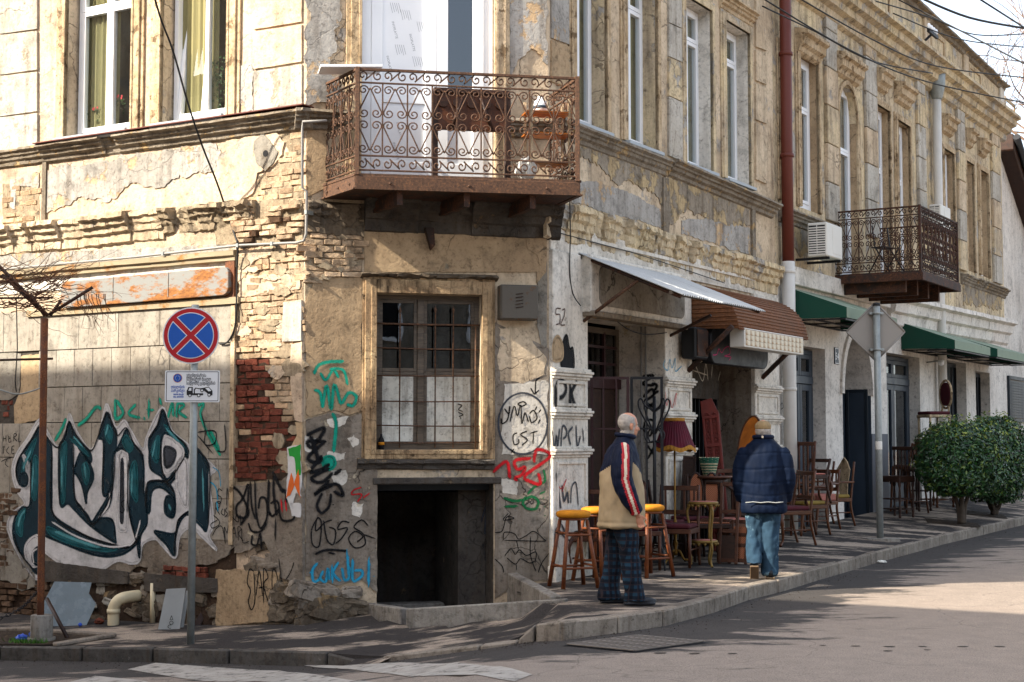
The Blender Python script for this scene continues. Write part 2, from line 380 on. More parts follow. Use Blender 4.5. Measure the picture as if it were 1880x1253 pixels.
# ------------------------------------------------------------------ ground
def at_z(u, v, z):
    r = ray(u, v); t = (z - CAM.z) / r.z
    return CAM + r * t
KPX = [(-160, 1187, -.60, .13), (0, 1188, -.55, .13), (150, 1190, -.52, .13), (280, 1191, -.49, .13), (420, 1194, -.46, .13), (600, 1200, -.42, .12),
       (700, 1207, -.385, .05), (880, 1187, -.25, .025), (950, 1178, -.20, .035), (981, 1148, -.06, .13), (1030, 1143, -.02, .135), (1135, 1132.5, 0, .135),
       (1218, 1122, 0, .135), (1312, 1098.6, 0, .135), (1374.5, 1077.7, 0, .135), (1429, 1065, .005, .135), (1476, 1051.7, .01, .135), (1540, 1034, .02, .135),
       (1599, 1017.8, .03, .135), (1664, 1001, .05, .135), (1729, 984, .07, .135), (1805, 967, .10, .135), (1880, 950, .128, .135)]
KERB = [(at_z(u, v, z), d) for u, v, z, d in KPX]
e = KERB[-1][0]; KERB += [(e + Vector((.515 * k, .857 * k, .01 * k)), .135) for k in (4, 10, 25, 60)]
b0 = KERB[0][0]; KERB = [(b0 + Vector((-.9 * k, .3 * k, -.012 * k)), .13) for k in (40, 12, 3)] + KERB
WALLB = [(L, -30, -.8), (L, L.px(-150), -.51), (L, L.px(0), -.49), (L, L.px(200), -.47), (L, L.px(400), -.43), (L, 0, -.337), (C, CL * .5, -.15), (C, CL, .02),
         (Rr, 6.6, .2), (Rr, 9.3, .25), (Rr, 13.6, .36), (Rr, 20.9, .5), (Rr, 60, .9)]
WALLP = [f.W(x, 0, z) for f, x, z in WALLB]
def near(poly, p):
    best = None
    for i in range(len(poly) - 1):
        a, b = poly[i], poly[i + 1]; dx, dy = b.x - a.x, b.y - a.y
        t = max(0, min(1, ((p[0] - a.x) * dx + (p[1] - a.y) * dy) / (dx * dx + dy * dy)))
        q = math.hypot(a.x + dx * t - p[0], a.y + dy * t - p[1])
        if best is None or q < best[0]: best = (q, a.z + (b.z - a.z) * t, i, t)
    return best
KL = [k for k, _ in KERB]
def zp(x, y):
    a = near(KL, (x, y)); b = near(WALLP, (x, y))
    return (a[1] * b[0] + b[1] * a[0]) / max(1e-6, a[0] + b[0])
def zr(x, y): return sum(zr_raw(x + a, y + b) for a, b in ((0, 0), (.4, .1), (-.4, -.1), (.1, -.4), (-.1, .4))) / 5
def zr_raw(x, y):
    a = near(KL, (x, y)); d = KERB[a[2]][1] * (1 - a[3]) + KERB[a[2] + 1][1] * a[3]
    return a[1] - d
def G(u, v, f=zp):
    z = 0
    for _ in range(12):
        p = at_z(u, v, z); z = .5 * z + .5 * f(p.x, p.y)
    p = at_z(u, v, z); return Vector((p.x, p.y, f(p.x, p.y)))
def asphalt(name, dark, dust, th, attr=False):
    t = NT(name); co = t.coord('pos'); m = t.N('Mapping'); t.K(co, m.inputs[0]); m.inputs['Scale'].default_value = (.8, 2.2, 1)
    m.inputs['Rotation'].default_value = (0, 0, R(-25))
    n = t.noise(m.outputs[0], 1.1, 10, .68)
    if attr:
        a = t.N('Attribute', attribute_name='soft')
        n = t.math('ADD', n, t.math('MULTIPLY', t.math('SUBTRACT', .42, a.outputs['Fac']), .36))
    f = t.noise(co, 90, 4, .7); g = t.noise(co, 5, 6, .6)
    c = t.mix(t.ramp(n, (th - .03, 0.), (th + .05, 1.)), H(dark), H(dust))
    c = t.mix(.8, c, t.ramp(f, (.32, .3), (.5, .9), (.68, 1.25)), 'MULTIPLY')
    c = t.mix(.45, c, t.ramp(g, (.3, .6), (.7, 1.)), 'MULTIPLY')
    vo = t.N('TexVoronoi'); vo.inputs['Scale'].default_value = 120; t.K(co, vo.inputs['Vector'])
    h = t.math('ADD', t.math('MULTIPLY', vo.outputs[0], .5), t.math('MULTIPLY', f, .6))
    # long shrinkage cracks
    w = t.N('TexNoise'); t.K(co, w.inputs['Vector']); w.inputs['Scale'].default_value = 1.5
    va = t.N('VectorMath', operation='MULTIPLY_ADD'); t.K(w.outputs['Color'], va.inputs[0]); va.inputs[1].default_value = (.6, .6, .6); t.K(co, va.inputs[2])
    ve = t.N('TexVoronoi', feature='DISTANCE_TO_EDGE'); ve.inputs['Scale'].default_value = .45; t.K(va.outputs[0], ve.inputs['Vector'])
    ck = t.math('MULTIPLY', t.ramp(ve.outputs[0], (.0015, 1.), (.004, 0.)), .35)
    c = t.mix(ck, c, (.02, .02, .02, 1))
    return t.fin(c, .93, t.bump(h, .5, .006), spec=.15)
M['road'] = asphalt('road_asphalt', '46423f', '93867a', .45, True)
M['pave'] = asphalt('pavement_asphalt', '3b3735', 'a39484', .52)
def rng(a, b, s): return [a + s * i for i in range(int(round((b - a) / s)) + 1)]
xs = rng(-60, -10, 10) + rng(-8, -6.5, .5) + rng(-6, 10, .25) + rng(11, 19, 2) + rng(25, 75, 10)
ys = rng(-30, 5, 5) + rng(8, 9.5, .5) + rng(10, 18, .25) + rng(18.5, 32, .5) + rng(34, 58, 4) + rng(68, 128, 20)
mb = MB(); nx = len(xs)
for y in ys:
    for x in xs:
        a = near(KL, (x, y)); d = a[0]
        s_ = (x * .857 - y * .515)                               # towards the carriageway of the side street
        mb.v.append(Vector((x, y, zr(x, y)))); mb.a.append(max(0., min(.999, 1 - (d - .25) / 1.6)))
mb.f = [[j * nx + i, j * nx + i + 1, (j + 1) * nx + i + 1, (j + 1) * nx + i] for j in range(len(ys) - 1) for i in range(nx - 1)]
mb.m = [0] * len(mb.f); mb.s = [True] * len(mb.f)
RV = [p.z for p in mb.v]
def zg(x, y):                                # height of the road sheet itself
    i = max(k for k in range(nx - 1) if xs[k] <= x); j = max(k for k in range(len(ys) - 1) if ys[k] <= y)
    a, b = (x - xs[i]) / (xs[i + 1] - xs[i]), (y - ys[j]) / (ys[j + 1] - ys[j]); q = lambda i_, j_: RV[j_ * nx + i_]
    return max((q(i, j) * (1 - a) + q(i + 1, j) * a) * (1 - b) + (q(i, j + 1) * (1 - a) + q(i + 1, j + 1) * a) * b, q(i, j) * (1 - a - b) + q(i + 1, j) * a + q(i, j + 1) * b if a + b < 1 else q(i + 1, j + 1) * (a + b - 1) + q(i + 1, j) * (1 - b) + q(i, j + 1) * (1 - a), q(i, j) * (1 - max(a, b)) + q(i + 1, j + 1) * min(a, b) + (q(i + 1, j) * (a - b) if a > b else q(i, j + 1) * (b - a)))
road = mb.build('road', M['road'], kind='structure')
# basement upstand outline (plan)
BX = [C.W(C.px(672), 0, 0), G(745, 1150), G(1037, 1106), C.W(C.px(950), 0, 0)]
def resample(P, n):
    ln = [0]
    for a, b in zip(P, P[1:]): ln.append(ln[-1] + (Vector((b.x, b.y)) - Vector((a.x, a.y))).length)
    out = []; j = 0
    for i in range(n):
        d = ln[-1] * i / (n - 1)
        while j < len(P) - 2 and ln[j + 1] < d: j += 1
        t = (d - ln[j]) / (ln[j + 1] - ln[j]); out.append(P[j].lerp(P[j + 1], max(0, min(1, t))))
    return out
ka = [p for p in KL[1:-2]]; wa = [p for p in WALLP[:]]
mid = 9                                                          # split both lines at the street corner so that the sheet fans evenly
def strip(P, Q, n, m):
    A, B = resample(P, n), resample(Q, n); out = []
    for a, b in zip(A, B):
        out.append([a.lerp(b, j / m) for j in range(m + 1)])
    return out
ik = [i for i, p in enumerate(ka) if abs(p.x - G(880, 1187, lambda x, y: -.25).x) < 1e-3]
iks = min(range(len(ka)), key=lambda i: abs(ka[i].x + .28))
rows = strip(ka[:iks + 1], wa[:7], 150, 16)[:-1] + strip(ka[iks:], wa[6:], 200, 16)
inner = []
mb = MB()
boxpoly = [(p.x, p.y) for p in BX]
for r_ in rows:
    for j, p in enumerate(r_):
        d = (r_[-1] - r_[0]); d.z = 0; d.normalize()
        q = p + d * (.13 if j == 0 else (.12 if j == 16 else 0))
        n_ = noise.noise(Vector((q.x * 1.3, q.y * 1.3, 0))) * .008 if 0 < j < 16 else 0
        mb.v.append(Vector((q.x, q.y, zp(q.x, q.y) - .002 + n_))); mb.a.append(1.)
for i in range(len(rows) - 1):
    for j in range(16):
        q = [i * 17 + j, i * 17 + j + 1, (i + 1) * 17 + j + 1, (i + 1) * 17 + j]
        c = sum((mb.v[k] for k in q), Vector()) / 4
        if inside((c.x, c.y), boxpoly): continue
        mb.f.append(q); mb.m.append(0); mb.s.append(True)
for i in range(len(rows) - 1):               # edge of the sheet going down behind the kerb
    a, b = mb.v[i * 17], mb.v[(i + 1) * 17]; k = len(mb.v)
    mb.v += [a - Vector((0, 0, .25)), b - Vector((0, 0, .25))]; mb.a += [1., 1.]; mb.f.append([i * 17, (i + 1) * 17, k + 1, k]); mb.m.append(0); mb.s.append(False)
pavement = mb.build('pavement', M['pave'], kind='structure')
# kerb stones
kerb = thing('kerb', None, None, KL[10], world=True); kerb['kind'] = 'structure'
for i in range(2, len(KL) - 4):
    a, b = KL[i], KL[i + 1]; d = b - a; l = d.length; d.normalize(); n_ = Vector((-d.y, d.x, 0)).normalized()
    broken = abs(a.z + .42) < .004
    m = 1 if l < 1.4 or i > 20 else 2
    for k in range(m):
        p, q = a.lerp(b, k / m) + d * .009, a.lerp(b, (k + 1) / m) - d * .009
        if broken: q = a.lerp(b, .82); q.z -= .07
        j1, j2 = rnd.uniform(-.006, .006), rnd.uniform(-.008, .008)
        s1 = MB(); w = .15; top = .012
        pts = []
        for e_, jz in ((p, j1), (q, j2)):
            for o_, z_ in ((n_ * w, 0), (Vector(), 0), (Vector(), -.34), (n_ * w, -.34)):
                pts.append(e_ + o_ + n_ * j1 + Vector((0, 0, (z_ + .004 + jz * .5))))
        s1.add(pts, [(0, 1, 2, 3), (7, 6, 5, 4), (0, 4, 5, 1), (1, 5, 6, 2), (2, 6, 7, 3), (3, 7, 4, 0)], raw=True)
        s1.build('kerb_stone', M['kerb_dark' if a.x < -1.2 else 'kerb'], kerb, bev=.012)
rp = MB(); i0 = min(range(len(KL)), key=lambda i: abs(KL[i].z + .42) + abs(KL[i].z + .42 > .01)); a, b = KL[i0], KL[i0 + 1]; d = (b - a).normalized(); n_ = Vector((-d.y, d.x, 0)).normalized()
for k in range(13):                          # asphalt ramped down where the kerb is broken away
    p = a.lerp(b, .5 + .62 * k / 12); q, o = p + n_ * .16, p - n_ * (.10 + .04 * noise.noise(p * 5)); rp.v += [Vector((q.x, q.y, zp(q.x, q.y) + .003)), Vector((o.x, o.y, zg(o.x, o.y) + .004))]; rp.a += [1., 1.]
rp.f = [[2 * k, 2 * k + 1, 2 * k + 3, 2 * k + 2] for k in range(12)]; rp.m = [0] * 12; rp.s = [True] * 12
rp.build('ramp', M['pave'], pavement)
# zebra crossing
M['zebra'] = spray('worn_road_paint', 'b5aea4', cover=.9, wear=(.33, .46))
def road_poly(px, dz=.005):
    return [G(u, v, zr) + Vector((0, 0, dz)) for u, v in px]
zb = thing('zebra_crossing', None, None, G(560, 1235, zr), world=True); zb['kind'] = 'structure'
for px_ in ([(540, 1218), (735, 1217), (977, 1240), (944, 1253), (790, 1243), (640, 1229)],
            [(234, 1230), (286, 1218), (512, 1231), (725, 1254), (500, 1254)],
            [(90, 1262), (175, 1242), (260, 1250), (380, 1266)]):
    P = road_poly(px_); P2 = jag([(p.x, p.y) for p in P], .004, .03, int(px_[0][0]))
    bm = bmesh.new(); bm.faces.new([bm.verts.new((x, y, 0)) for x, y in P2]); bmesh.ops.triangulate(bm, faces=bm.faces[:])
    for _ in range(3): bmesh.ops.subdivide_edges(bm, edges=[e_ for e_ in bm.edges if e_.calc_length() > .2], cuts=1)
    bmesh.ops.triangulate(bm, faces=bm.faces[:]); bm.verts.index_update()
    m_ = MB(); m_.add([(v.co.x, v.co.y, zg(v.co.x, v.co.y) + .006) for v in bm.verts], [[v.index for v in f.verts] for f in bm.faces]); m_.a = [.999] * len(m_.v); bm.free(); m_.build('painted_stripe', M['zebra'], zb)
# ------------------------------------------------------------------ wall builders
def facade(name, fr, x0, x1, z0, z1, ops, mats, parent, thick=.3):
    """front face with openings (xa, xb, za, zb, depth, reveal material index)"""
    X = sorted({x0, x1, *[o[0] for o in ops], *[o[1] for o in ops]}); Z = sorted({z0, z1, *[o[2] for o in ops], *[o[3] for o in ops]})
    X = [x for x in X if x0 <= x <= x1]; Z = [z for z in Z if z0 <= z <= z1]
    m = MB(fr)
    for i in range(len(X) - 1):
        for j in range(len(Z) - 1):
            cx, cz = (X[i] + X[i + 1]) / 2, (Z[j] + Z[j + 1]) / 2
            if any(o[0] < cx < o[1] and o[2] < cz < o[3] for o in ops): continue
            a, b, c, d = X[i], X[i + 1], Z[j], Z[j + 1]
            m.add([(a, 0, c), (b, 0, c), (b, 0, d), (a, 0, d)], [(0, 1, 2, 3)])
            m.add([(a, thick, c), (b, thick, c), (b, thick, d), (a, thick, d)], [(3, 2, 1, 0)])
    for a, b, c, d, dep, mi in ops:
        dep = max(dep, thick)
        m.add([(a, 0, c), (a, dep, c), (a, dep, d), (a, 0, d)], [(0, 1, 2, 3)], mi)
        m.add([(b, 0, c), (b, dep, c), (b, dep, d), (b, 0, d)], [(3, 2, 1, 0)], mi)
        m.add([(a, 0, d), (b, 0, d), (b, dep, d), (a, dep, d)], [(0, 1, 2, 3)], mi)
        m.add([(a, 0, c), (b, 0, c), (b, dep, c), (a, dep, c)], [(3, 2, 1, 0)], mi)
    return m.build(name, mats, parent)
def patch(name, fr, px, mat, parent, y=-.014, amp=.02, seed=1, kind=None, y1=.01, step=.03, pix=True, label=None):
    poly = [fr.loc(u, v) for u, v in px] if pix else px
    if amp: poly = jag(poly, amp, step, seed)
    return MB(fr).prism(poly, y, y1).build(name, mat, parent, kind=kind, label=label)
def cornice(name, fr, x0, x1, z0, z1, prof, mat, parent, seg=.12, jit=.004, erode=0., seed=0, wob=0.0):
    rg = random.Random(seed); k = len(prof); m = MB(fr); vs = []; S = []; x = x0
    while x < x1 - .01:                       # runs of sound moulding and of broken-off moulding
        l = min(x1 - x, rg.uniform(.6, 4) * seg * (2.2 if erode < .5 else 1.2)); er = 1 if rg.random() > erode * .75 else 1 - rg.uniform(.15, 1) * min(1, erode * 1.3)
        ns = max(1, int(l / seg)); S += [(x + l * j / ns + (.004 if j == 0 and S else 0), er + (rg.uniform(-.08, .08) if er < 1 else 0)) for j in range(ns + 1)]; x += l
    n = len(S) - 1
    for i, (xx, er) in enumerate(S):
        t = (xx - x0) / (x1 - x0); z = z0 + (z1 - z0) * t
        for j, (o, dz) in enumerate(prof):
            q = jit if 0 < j < k - 1 else 0
            vs.append((x0 + (x1 - x0) * t + (rg.uniform(-q, q) if 0 < i < n else 0), -max(.001, o * max(.12, er if o > .03 else 1)) + rg.uniform(-q, q), z + dz + rg.uniform(-q, q) + (wob * noise.noise(Vector((i * seg, seed, 1))))))
    fs = [(i * k + j, (i + 1) * k + j, (i + 1) * k + j + 1, i * k + j + 1) for i in range(n) for j in range(k - 1)]
    fs += [list(range(k)), [n * k + j for j in range(k)][::-1]]
    m.add(vs, fs); return m.build(name, mat, parent)
PROF_LEDGE = [(0, .02), (.13, 0), (.14, -.03), (.10, -.05), (.10, -.075), (.075, -.085), (.07, -.12), (.035, -.14), (.03, -.18), (0, -.2)]
PROF_LOW = [(0, .03), (.20, 0), (.205, -.05), (.15, -.07), (.145, -.12), (.10, -.14), (.09, -.2), (.05, -.22), (.04, -.31), (0, -.33)]
# brick meshes: irregular unit blocks shared by all the bricks
def brick_mesh(seed, mat):
    rg = random.Random(seed); m = MB(); P = []; cx_ = rg.uniform(.1, .3)
    for x in (-.5, 0, .5):
        for y in (-.5, .5):
            for z in (-.5, .5):
                P.append((x + rg.uniform(-.03, .03), y + (rg.uniform(-.10, .16) if y < 0 else 0), z + rg.uniform(-.13, .13)))
    f = []
    for i in (0, 4): f += [(i, i + 4, i + 5, i + 1), (i + 2, i + 3, i + 7, i + 6), (i + 1, i + 5, i + 7, i + 3), (i, i + 2, i + 6, i + 4)]
    f += [(0, 1, 3, 2), (8, 10, 11, 9)]
    m.add(P, f); me, _ = m.mesh('brick', mat, .06, (0, 0, 0)); return me
BRK = {k: [brick_mesh(i * 7 + 1, M[k]) for i in range(6)] for k in ('brick_red', 'brick_cream', 'brick_dark')}
def bricks(fr, poly, parent, mats, ch=.065, bl=.2, out=.02, depth=.08, drop=.05, seed=0, pix=True):
    rg = random.Random(seed); pl = [fr.loc(u, v) for u, v in poly] if pix else poly
    ang = math.atan2(fr.x.y, fr.x.x); zs = [p[1] for p in pl]; xs_ = [p[0] for p in pl]
    z = min(zs); row = 0
    while z < max(zs):
        x = min(xs_) - bl * (.5 if row % 2 else 0) - rg.uniform(0, .04)
        while x < max(xs_):
            l = bl * rg.choice((.55, .9, 1, 1, 1.05, .8))
            cx, cz = x + l / 2, z + ch / 2
            lim = [c for c in (cx - l * .45, cx + l * .45)]
            if inside((cx, cz), pl) and rg.random() > drop:
                k = mats(cx, cz, rg) if callable(mats) else mats
                o_ = out + rg.uniform(-.008, .01)
                e = Vector((rg.uniform(-.03, .03), rg.uniform(-.025, .025), ang + rg.uniform(-.03, .03)))
                from mathutils import Euler
                inst(rg.choice(BRK[k]), 'brick', parent, fr.W(cx, depth / 2 - o_, cz + rg.uniform(-.004, .004)), Euler(e), (l - .009, depth, ch - rg.uniform(.006, .015)))
            x += l
        z += ch; row += 1
def upvc(fr, x0, x1, z0, z1, y, parent, cols=2, transom=None, tilt=None, mat='upvc', curtain='curtain', gl='glass', name='window', fw=.055, ck_=1.0):
    w = MB(fr).ring(x0, x1, z0, z1, fw, y, y + .07).build(name, M[mat], parent)
    cells = []
    zz = [z0 + fw, z1 - fw] if transom is None else [z0 + fw, transom, z1 - fw]
    for i in range(len(zz) - 1):
        n = cols if i == 0 or cols < 2 else cols
        for c in range(n):
            a = x0 + fw + (x1 - x0 - 2 * fw) * c / n; b = x0 + fw + (x1 - x0 - 2 * fw) * (c + 1) / n
            cells.append((a, b, zz[i], zz[i + 1], i, c))
    for a, b, c, d, i, k in cells:
        if tilt == (i, k):                                       # tilted-in leaf: leans into the room at the top
            s_ = MB(fr); h = d - c; f2 = lambda x, yy, z: (x, yy + (z - c) / h * .16, z)
            q = MB(fr); q.ring(a + .004, b - .004, c + .004, d - .004, .05, y - .012, y + .045)
            q.v = [p + fr.y * ((p.z - c) / h * .17) for p in q.v]; sash = q.build('sash', M[mat], w)
            g = MB(fr).add([(a + .05, y + .02, c + .05), (b - .05, y + .02, c + .05), (b - .05, y + .02 + .15, d - .05), (a + .05, y + .02 + .15, d - .05)], [(0, 1, 2, 3)]); g.build('pane', M[gl], w)
        else:
            MB(fr).ring(a + .004, b - .004, c + .004, d - .004, .048, y - .012, y + .045).build('sash', M[mat], w)
            MB(fr).box(a + .05, b - .05, y + .015, y + .021, c + .05, d - .05).build('pane', M[gl], w)
    if curtain:
        m = MB(fr); n = 24; x1 = x0 + (x1 - x0) * ck_
        for i in range(n):
            xa, xb = x0 + (x1 - x0) * i / n, x0 + (x1 - x0) * (i + 1) / n
            ya, yb = y + .075 + .014 * math.sin(i * 1.9), y + .075 + .014 * math.sin((i + 1) * 1.9)
            m.add([(xa, ya, z0 + .02), (xb, yb, z0 + .02), (xb, yb, z1), (xa, ya, z1)], [(0, 1, 2, 3)], 0, True)
        m.build('curtain', M[curtain], w)
    return w
def surround(fr, x0, x1, z0, z1, parent, mat='moulding', w=.12, out=.045, bottom=False, name='window_surround', seed=0, top=True):
    m = MB(fr); g = .012
    for i, (wi, oi) in enumerate(((w, out * .55), (w * .72, out), (w * .45, out * .75), (w * .2, out * 1.15))):
        a, b = x0 - wi, x1 + wi; lo = z0 - (wi if bottom else 0); hi = z1 + wi
        y0_ = -oi - .001 * i
        m.box(a, x0, y0_, 0, lo, hi); m.box(x1, b, y0_, 0, lo, hi)
        if top: m.box(x0, x1, y0_, 0, z1, hi)
        if bottom: m.box(x0, x1, y0_, 0, lo, z0)
    return m.build(name, M[mat], parent, bev=.004)
# paint on walls
def to_loc(fr, pts, y): return [fr.loc(u, v, y) for u, v in pts]
def ribbon(m, P, w, y, taper=True):
    n = len(P); vs = []; al = []
    ds = [0]
    for a, b in zip(P, P[1:]): ds.append(ds[-1] + (b - a).length)
    tot = ds[-1]; w *= .62
    for i in range(n):
        t = (P[min(i + 1, n - 1)] - P[max(i - 1, 0)]); t = t.normalized() if t.length > 1e-9 else Vector((1, 0))
        nn = Vector((-t.y, t.x)); e = min(ds[i], tot - ds[i]); k = 1
        if e < w and taper: k = math.sqrt(max(.02, 1 - (1 - e / w) ** 2))
        vs += [(P[i].x + nn.x * w * k, y, P[i].y + nn.y * w * k), (P[i].x, y, P[i].y), (P[i].x - nn.x * w * k, y, P[i].y - nn.y * w * k)]
        al += [0., .999, 0.]
    # rounded ends
    fs = []
    for i in range(n - 1):
        fs += [(i * 3, i * 3 + 1, i * 3 + 4, i * 3 + 3), (i * 3 + 1, i * 3 + 2, i * 3 + 5, i * 3 + 4)]
    m.add(vs, fs, 0, False, al)
def tag(fr, strokes, w, mat, parent, y=-.02, smooth=True, label=None, name='graffiti', sep=False):
    if sep:
        for s_ in strokes: tag(fr, [s_], w, mat, parent, y, smooth, label, name)
        return
    m = MB(fr); dy = 0
    for s_ in strokes:
        ww = w
        if isinstance(s_, tuple) and isinstance(s_[0], (int, float)): ww, s_ = s_
        P = [Vector(p) for p in to_loc(fr, s_, y)]
        d0 = abs(Vector(fr.loc(s_[0][0] + .5, s_[0][1])) .x - Vector(fr.loc(s_[0][0] - .5, s_[0][1])).x)
        dz = abs(fr.loc(s_[0][0], s_[0][1] + .5)[1] - fr.loc(s_[0][0], s_[0][1] - .5)[1])
        P = cat_rom(P, 6) if smooth and len(P) > 2 else [P[0].lerp(P[-1], t / 4) for t in range(5)] if len(P) == 2 else P
        ribbon(m, P, ww * dz * .5 * 2.4, y - dy); dy += .0002
    return m.build(name, M[mat], parent, label=label)
def fill(fr, polys, mat, parent, y, label=None, name='graffiti', smooth=True, soft=.035):
    for p in polys:
        m = MB(fr); P = to_loc(fr, p, y)
        if smooth: P = [tuple(q) for q in cat_rom([Vector(a) for a in P], 5, True)]
        m.add([(x, y, z) for x, z in P], [list(range(len(P)))], 0, False, [.999] * len(P))
        Q = [Vector(q_) for q_ in P]; Q += Q[:2]
        ribbon(m, Q, soft, y, False)
        m.build(name, M[mat], parent, label=label)
for k, c in dict(p_black='0d0f14', p_teal='0f9a80', p_white='d4d2d2', p_deep='0b2b38', p_mid='1d5f68', p_red='c01822', p_green='12663a', p_blue='2c9cc0', p_pink='c83c78', p_lt='c9bfae', p_grey='3c4048', p_num='4a2c28', p_pale='dcdada', p_lteal='4f9098').items():
    M[k] = spray('spray_' + k[2:], c)
# ------------------------------------------------------------------ corner building
TOP = 9.7
cb = thing('corner_building', 'crumbling two-storey plaster and brick corner house with graffiti and ground floor shops', 'building', C.W(CL / 2, .5, -.2), world=True)
PX, PZ = (lambda f, u, v=650: f.loc(u, v)[0]), (lambda f, u, v: f.loc(u, v)[1])
XL = -6.8
ZW1 = L.loc(165, 252)[1]; ZW2 = L.loc(360, 212)[1]; ZW = (ZW1 + ZW2) / 2
opL = [(L.px(125, 0, 100), L.px(246, 0, 100), ZW - .04, 7.35, .22, 1), (L.px(300, 0, 100), L.px(421, 0, 100), ZW - .04, 7.35, .22, 1)]
wall_l = facade('street_wall', L, XL, 0, -1.2, TOP, opL, [M['cream_street'], M['cream']], cb)
xw0, xw1 = C.px(690, 0, 690), C.px(883, 0, 690); zw0, zw1 = PZ(C, 780, 826), PZ(C, 780, 541)
xb0, xb1 = C.px(692, 0, 1000), C.px(906, 0, 1000); zb1 = PZ(C, 800, 884)
xd0, xd1 = C.px(663, 0, 150), C.px(908, 0, 150)
opC = [(xd0, xd1, 4.16, 7.4, .16, 1), (xw0, xw1, zw0, zw1, .16, 1), (xb0, xb1, -1.15, zb1, .35, 2)]
wall_c = facade('corner_wall', C, 0, CL, -1.2, TOP, opC, [M['cream'], M['cream'], M['sooty']], cb)
def RX(u, v=600): return Rr.px(u, 0, v)
SEP = RX(1424)
def wz(u, v): return Rr.loc(u, v)[1]
zr0 = (wz(1100, 231) + wz(1200, 264) + wz(1300, 306) + wz(1370, 335)) / 4 - .03
ZRT = wz(1345, 47)
opR = [(RX(1053, 150), RX(1110, 150), 5.0, ZRT, .17, 1), (RX(1147, 150), RX(1203, 150), 5.0, ZRT, .17, 1), (RX(1255, 150), RX(1304, 150), 5.0, ZRT, .17, 2), (RX(1329, 150), RX(1373, 150), 5.0, ZRT, .17, 2)]
ZT1, ZT2 = wz(1140, 585), wz(1320, 660)
S1 = (RX(1072), RX(1213)); S2 = (RX(1262), RX(1378))
opR += [(S1[0], S1[1], -.3, ZT1, .62, 2), (S2[0], S2[1], -.3, 2.95, .62, 3)]
wall_r = facade('shop_wall', Rr, 0, SEP, -1.2, TOP, opR, [M['cream'], M['yellow'], M['white'], M['lower']], cb)
# closed back: dim rooms behind the openings, upper floor slab and roof
def room(fr, x0, x1, y0, y1, z0, z1, mat='inner'):
    m = MB(fr)
    m.add([(x0, y1, z0), (x1, y1, z0), (x1, y1, z1), (x0, y1, z1)], [(0, 1, 2, 3)])
    m.add([(x0, y0, z0), (x0, y1, z0), (x0, y1, z1), (x0, y0, z1)], [(0, 1, 2, 3)]); m.add([(x1, y0, z0), (x1, y1, z0), (x1, y1, z1), (x1, y0, z1)], [(3, 2, 1, 0)])
    m.add([(x0, y0, z0), (x1, y0, z0), (x1, y1, z0), (x0, y1, z0)], [(3, 2, 1, 0)]); m.add([(x0, y0, z1), (x1, y0, z1), (x1, y1, z1), (x0, y1, z1)], [(0, 1, 2, 3)])
    return m.build('room_interior', M[mat], cb)
room(L, opL[0][0] - .3, opL[0][1] + .3, .301, 2.2, 4.3, 7.9); room(L, opL[1][0] - .2, opL[1][1] + .15, .301, 2.0, 4.3, 7.9)
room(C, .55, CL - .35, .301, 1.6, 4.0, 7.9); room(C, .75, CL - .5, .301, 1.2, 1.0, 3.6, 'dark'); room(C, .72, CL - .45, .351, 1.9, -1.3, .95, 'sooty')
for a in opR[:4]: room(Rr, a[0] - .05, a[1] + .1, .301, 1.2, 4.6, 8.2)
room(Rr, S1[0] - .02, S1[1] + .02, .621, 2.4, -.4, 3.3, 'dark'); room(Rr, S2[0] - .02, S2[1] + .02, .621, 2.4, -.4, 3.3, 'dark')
lp = L.W(XL, 0, 0); far = Rr.W(SEP, 0, 0)
P4 = [lp, C.o, C2, far, far + Rr.y * 8, lp + L.y * 8]
MB().slab([(p.x, p.y) for p in P4], TOP, TOP + .25).build('roof', M['ledge'], cb)
bk = MB(); bk.add([(p.x, p.y, z) for p in (far + Rr.y * .3, far + Rr.y * 8, lp + L.y * 8, lp + L.y * .3) for z in (-1.2, TOP)], [(0, 1, 3, 2), (2, 3, 5, 4), (4, 5, 7, 6)])
bk.build('rear_wall', M['grey'], cb)
# --- left upper storey
for i, (a, b) in enumerate(((-30, 55), (58, 130), (133, 206), (209, 277))):
    patch('plaster_block', L, [(1, a + 8), (71, a), (71, b - 1), (1, b + 9)], M['block'], wall_l, -.03, .003, 10 + i)
for i, (a, b) in enumerate(((-40, 46), (50, 119), (123, 208))):
    patch('plaster_block', L, [(468, a + 9), (556, a - 4), (556, b - 5), (468, b + 9)], M['block' if i == 2 else 'cream_street'], wall_l, -.022, .004, 20 + i)
patch('plaster_patch', L, [(440, 120), (466, 116), (466, 205), (442, 210)], M['greytop'], wall_l, -.012, .03, 31)
for a, b, c, d, e_, f_ in opL: surround(L, a, b, c, d, wall_l, 'moulding', .17, .05)
for i, o in enumerate(opL):
    w = upvc(L, o[0] + .03, o[1], ZW, 7.3, .14, wall_l, 2, L.loc(190, 8)[1] if i == 0 else 6.75, tilt=(0, 0) if i == 1 else None, ck_=.56 if i == 0 else .62)
    MB(L).prism([(o[0] - .05, ZW - .09), (o[1] + .04, ZW - .09), (o[1] + .04, ZW - .03), (o[0] - .05, ZW - .03)], -.16, .14).build('window_sill', M['metal_sill'], wall_l, bev=.006)
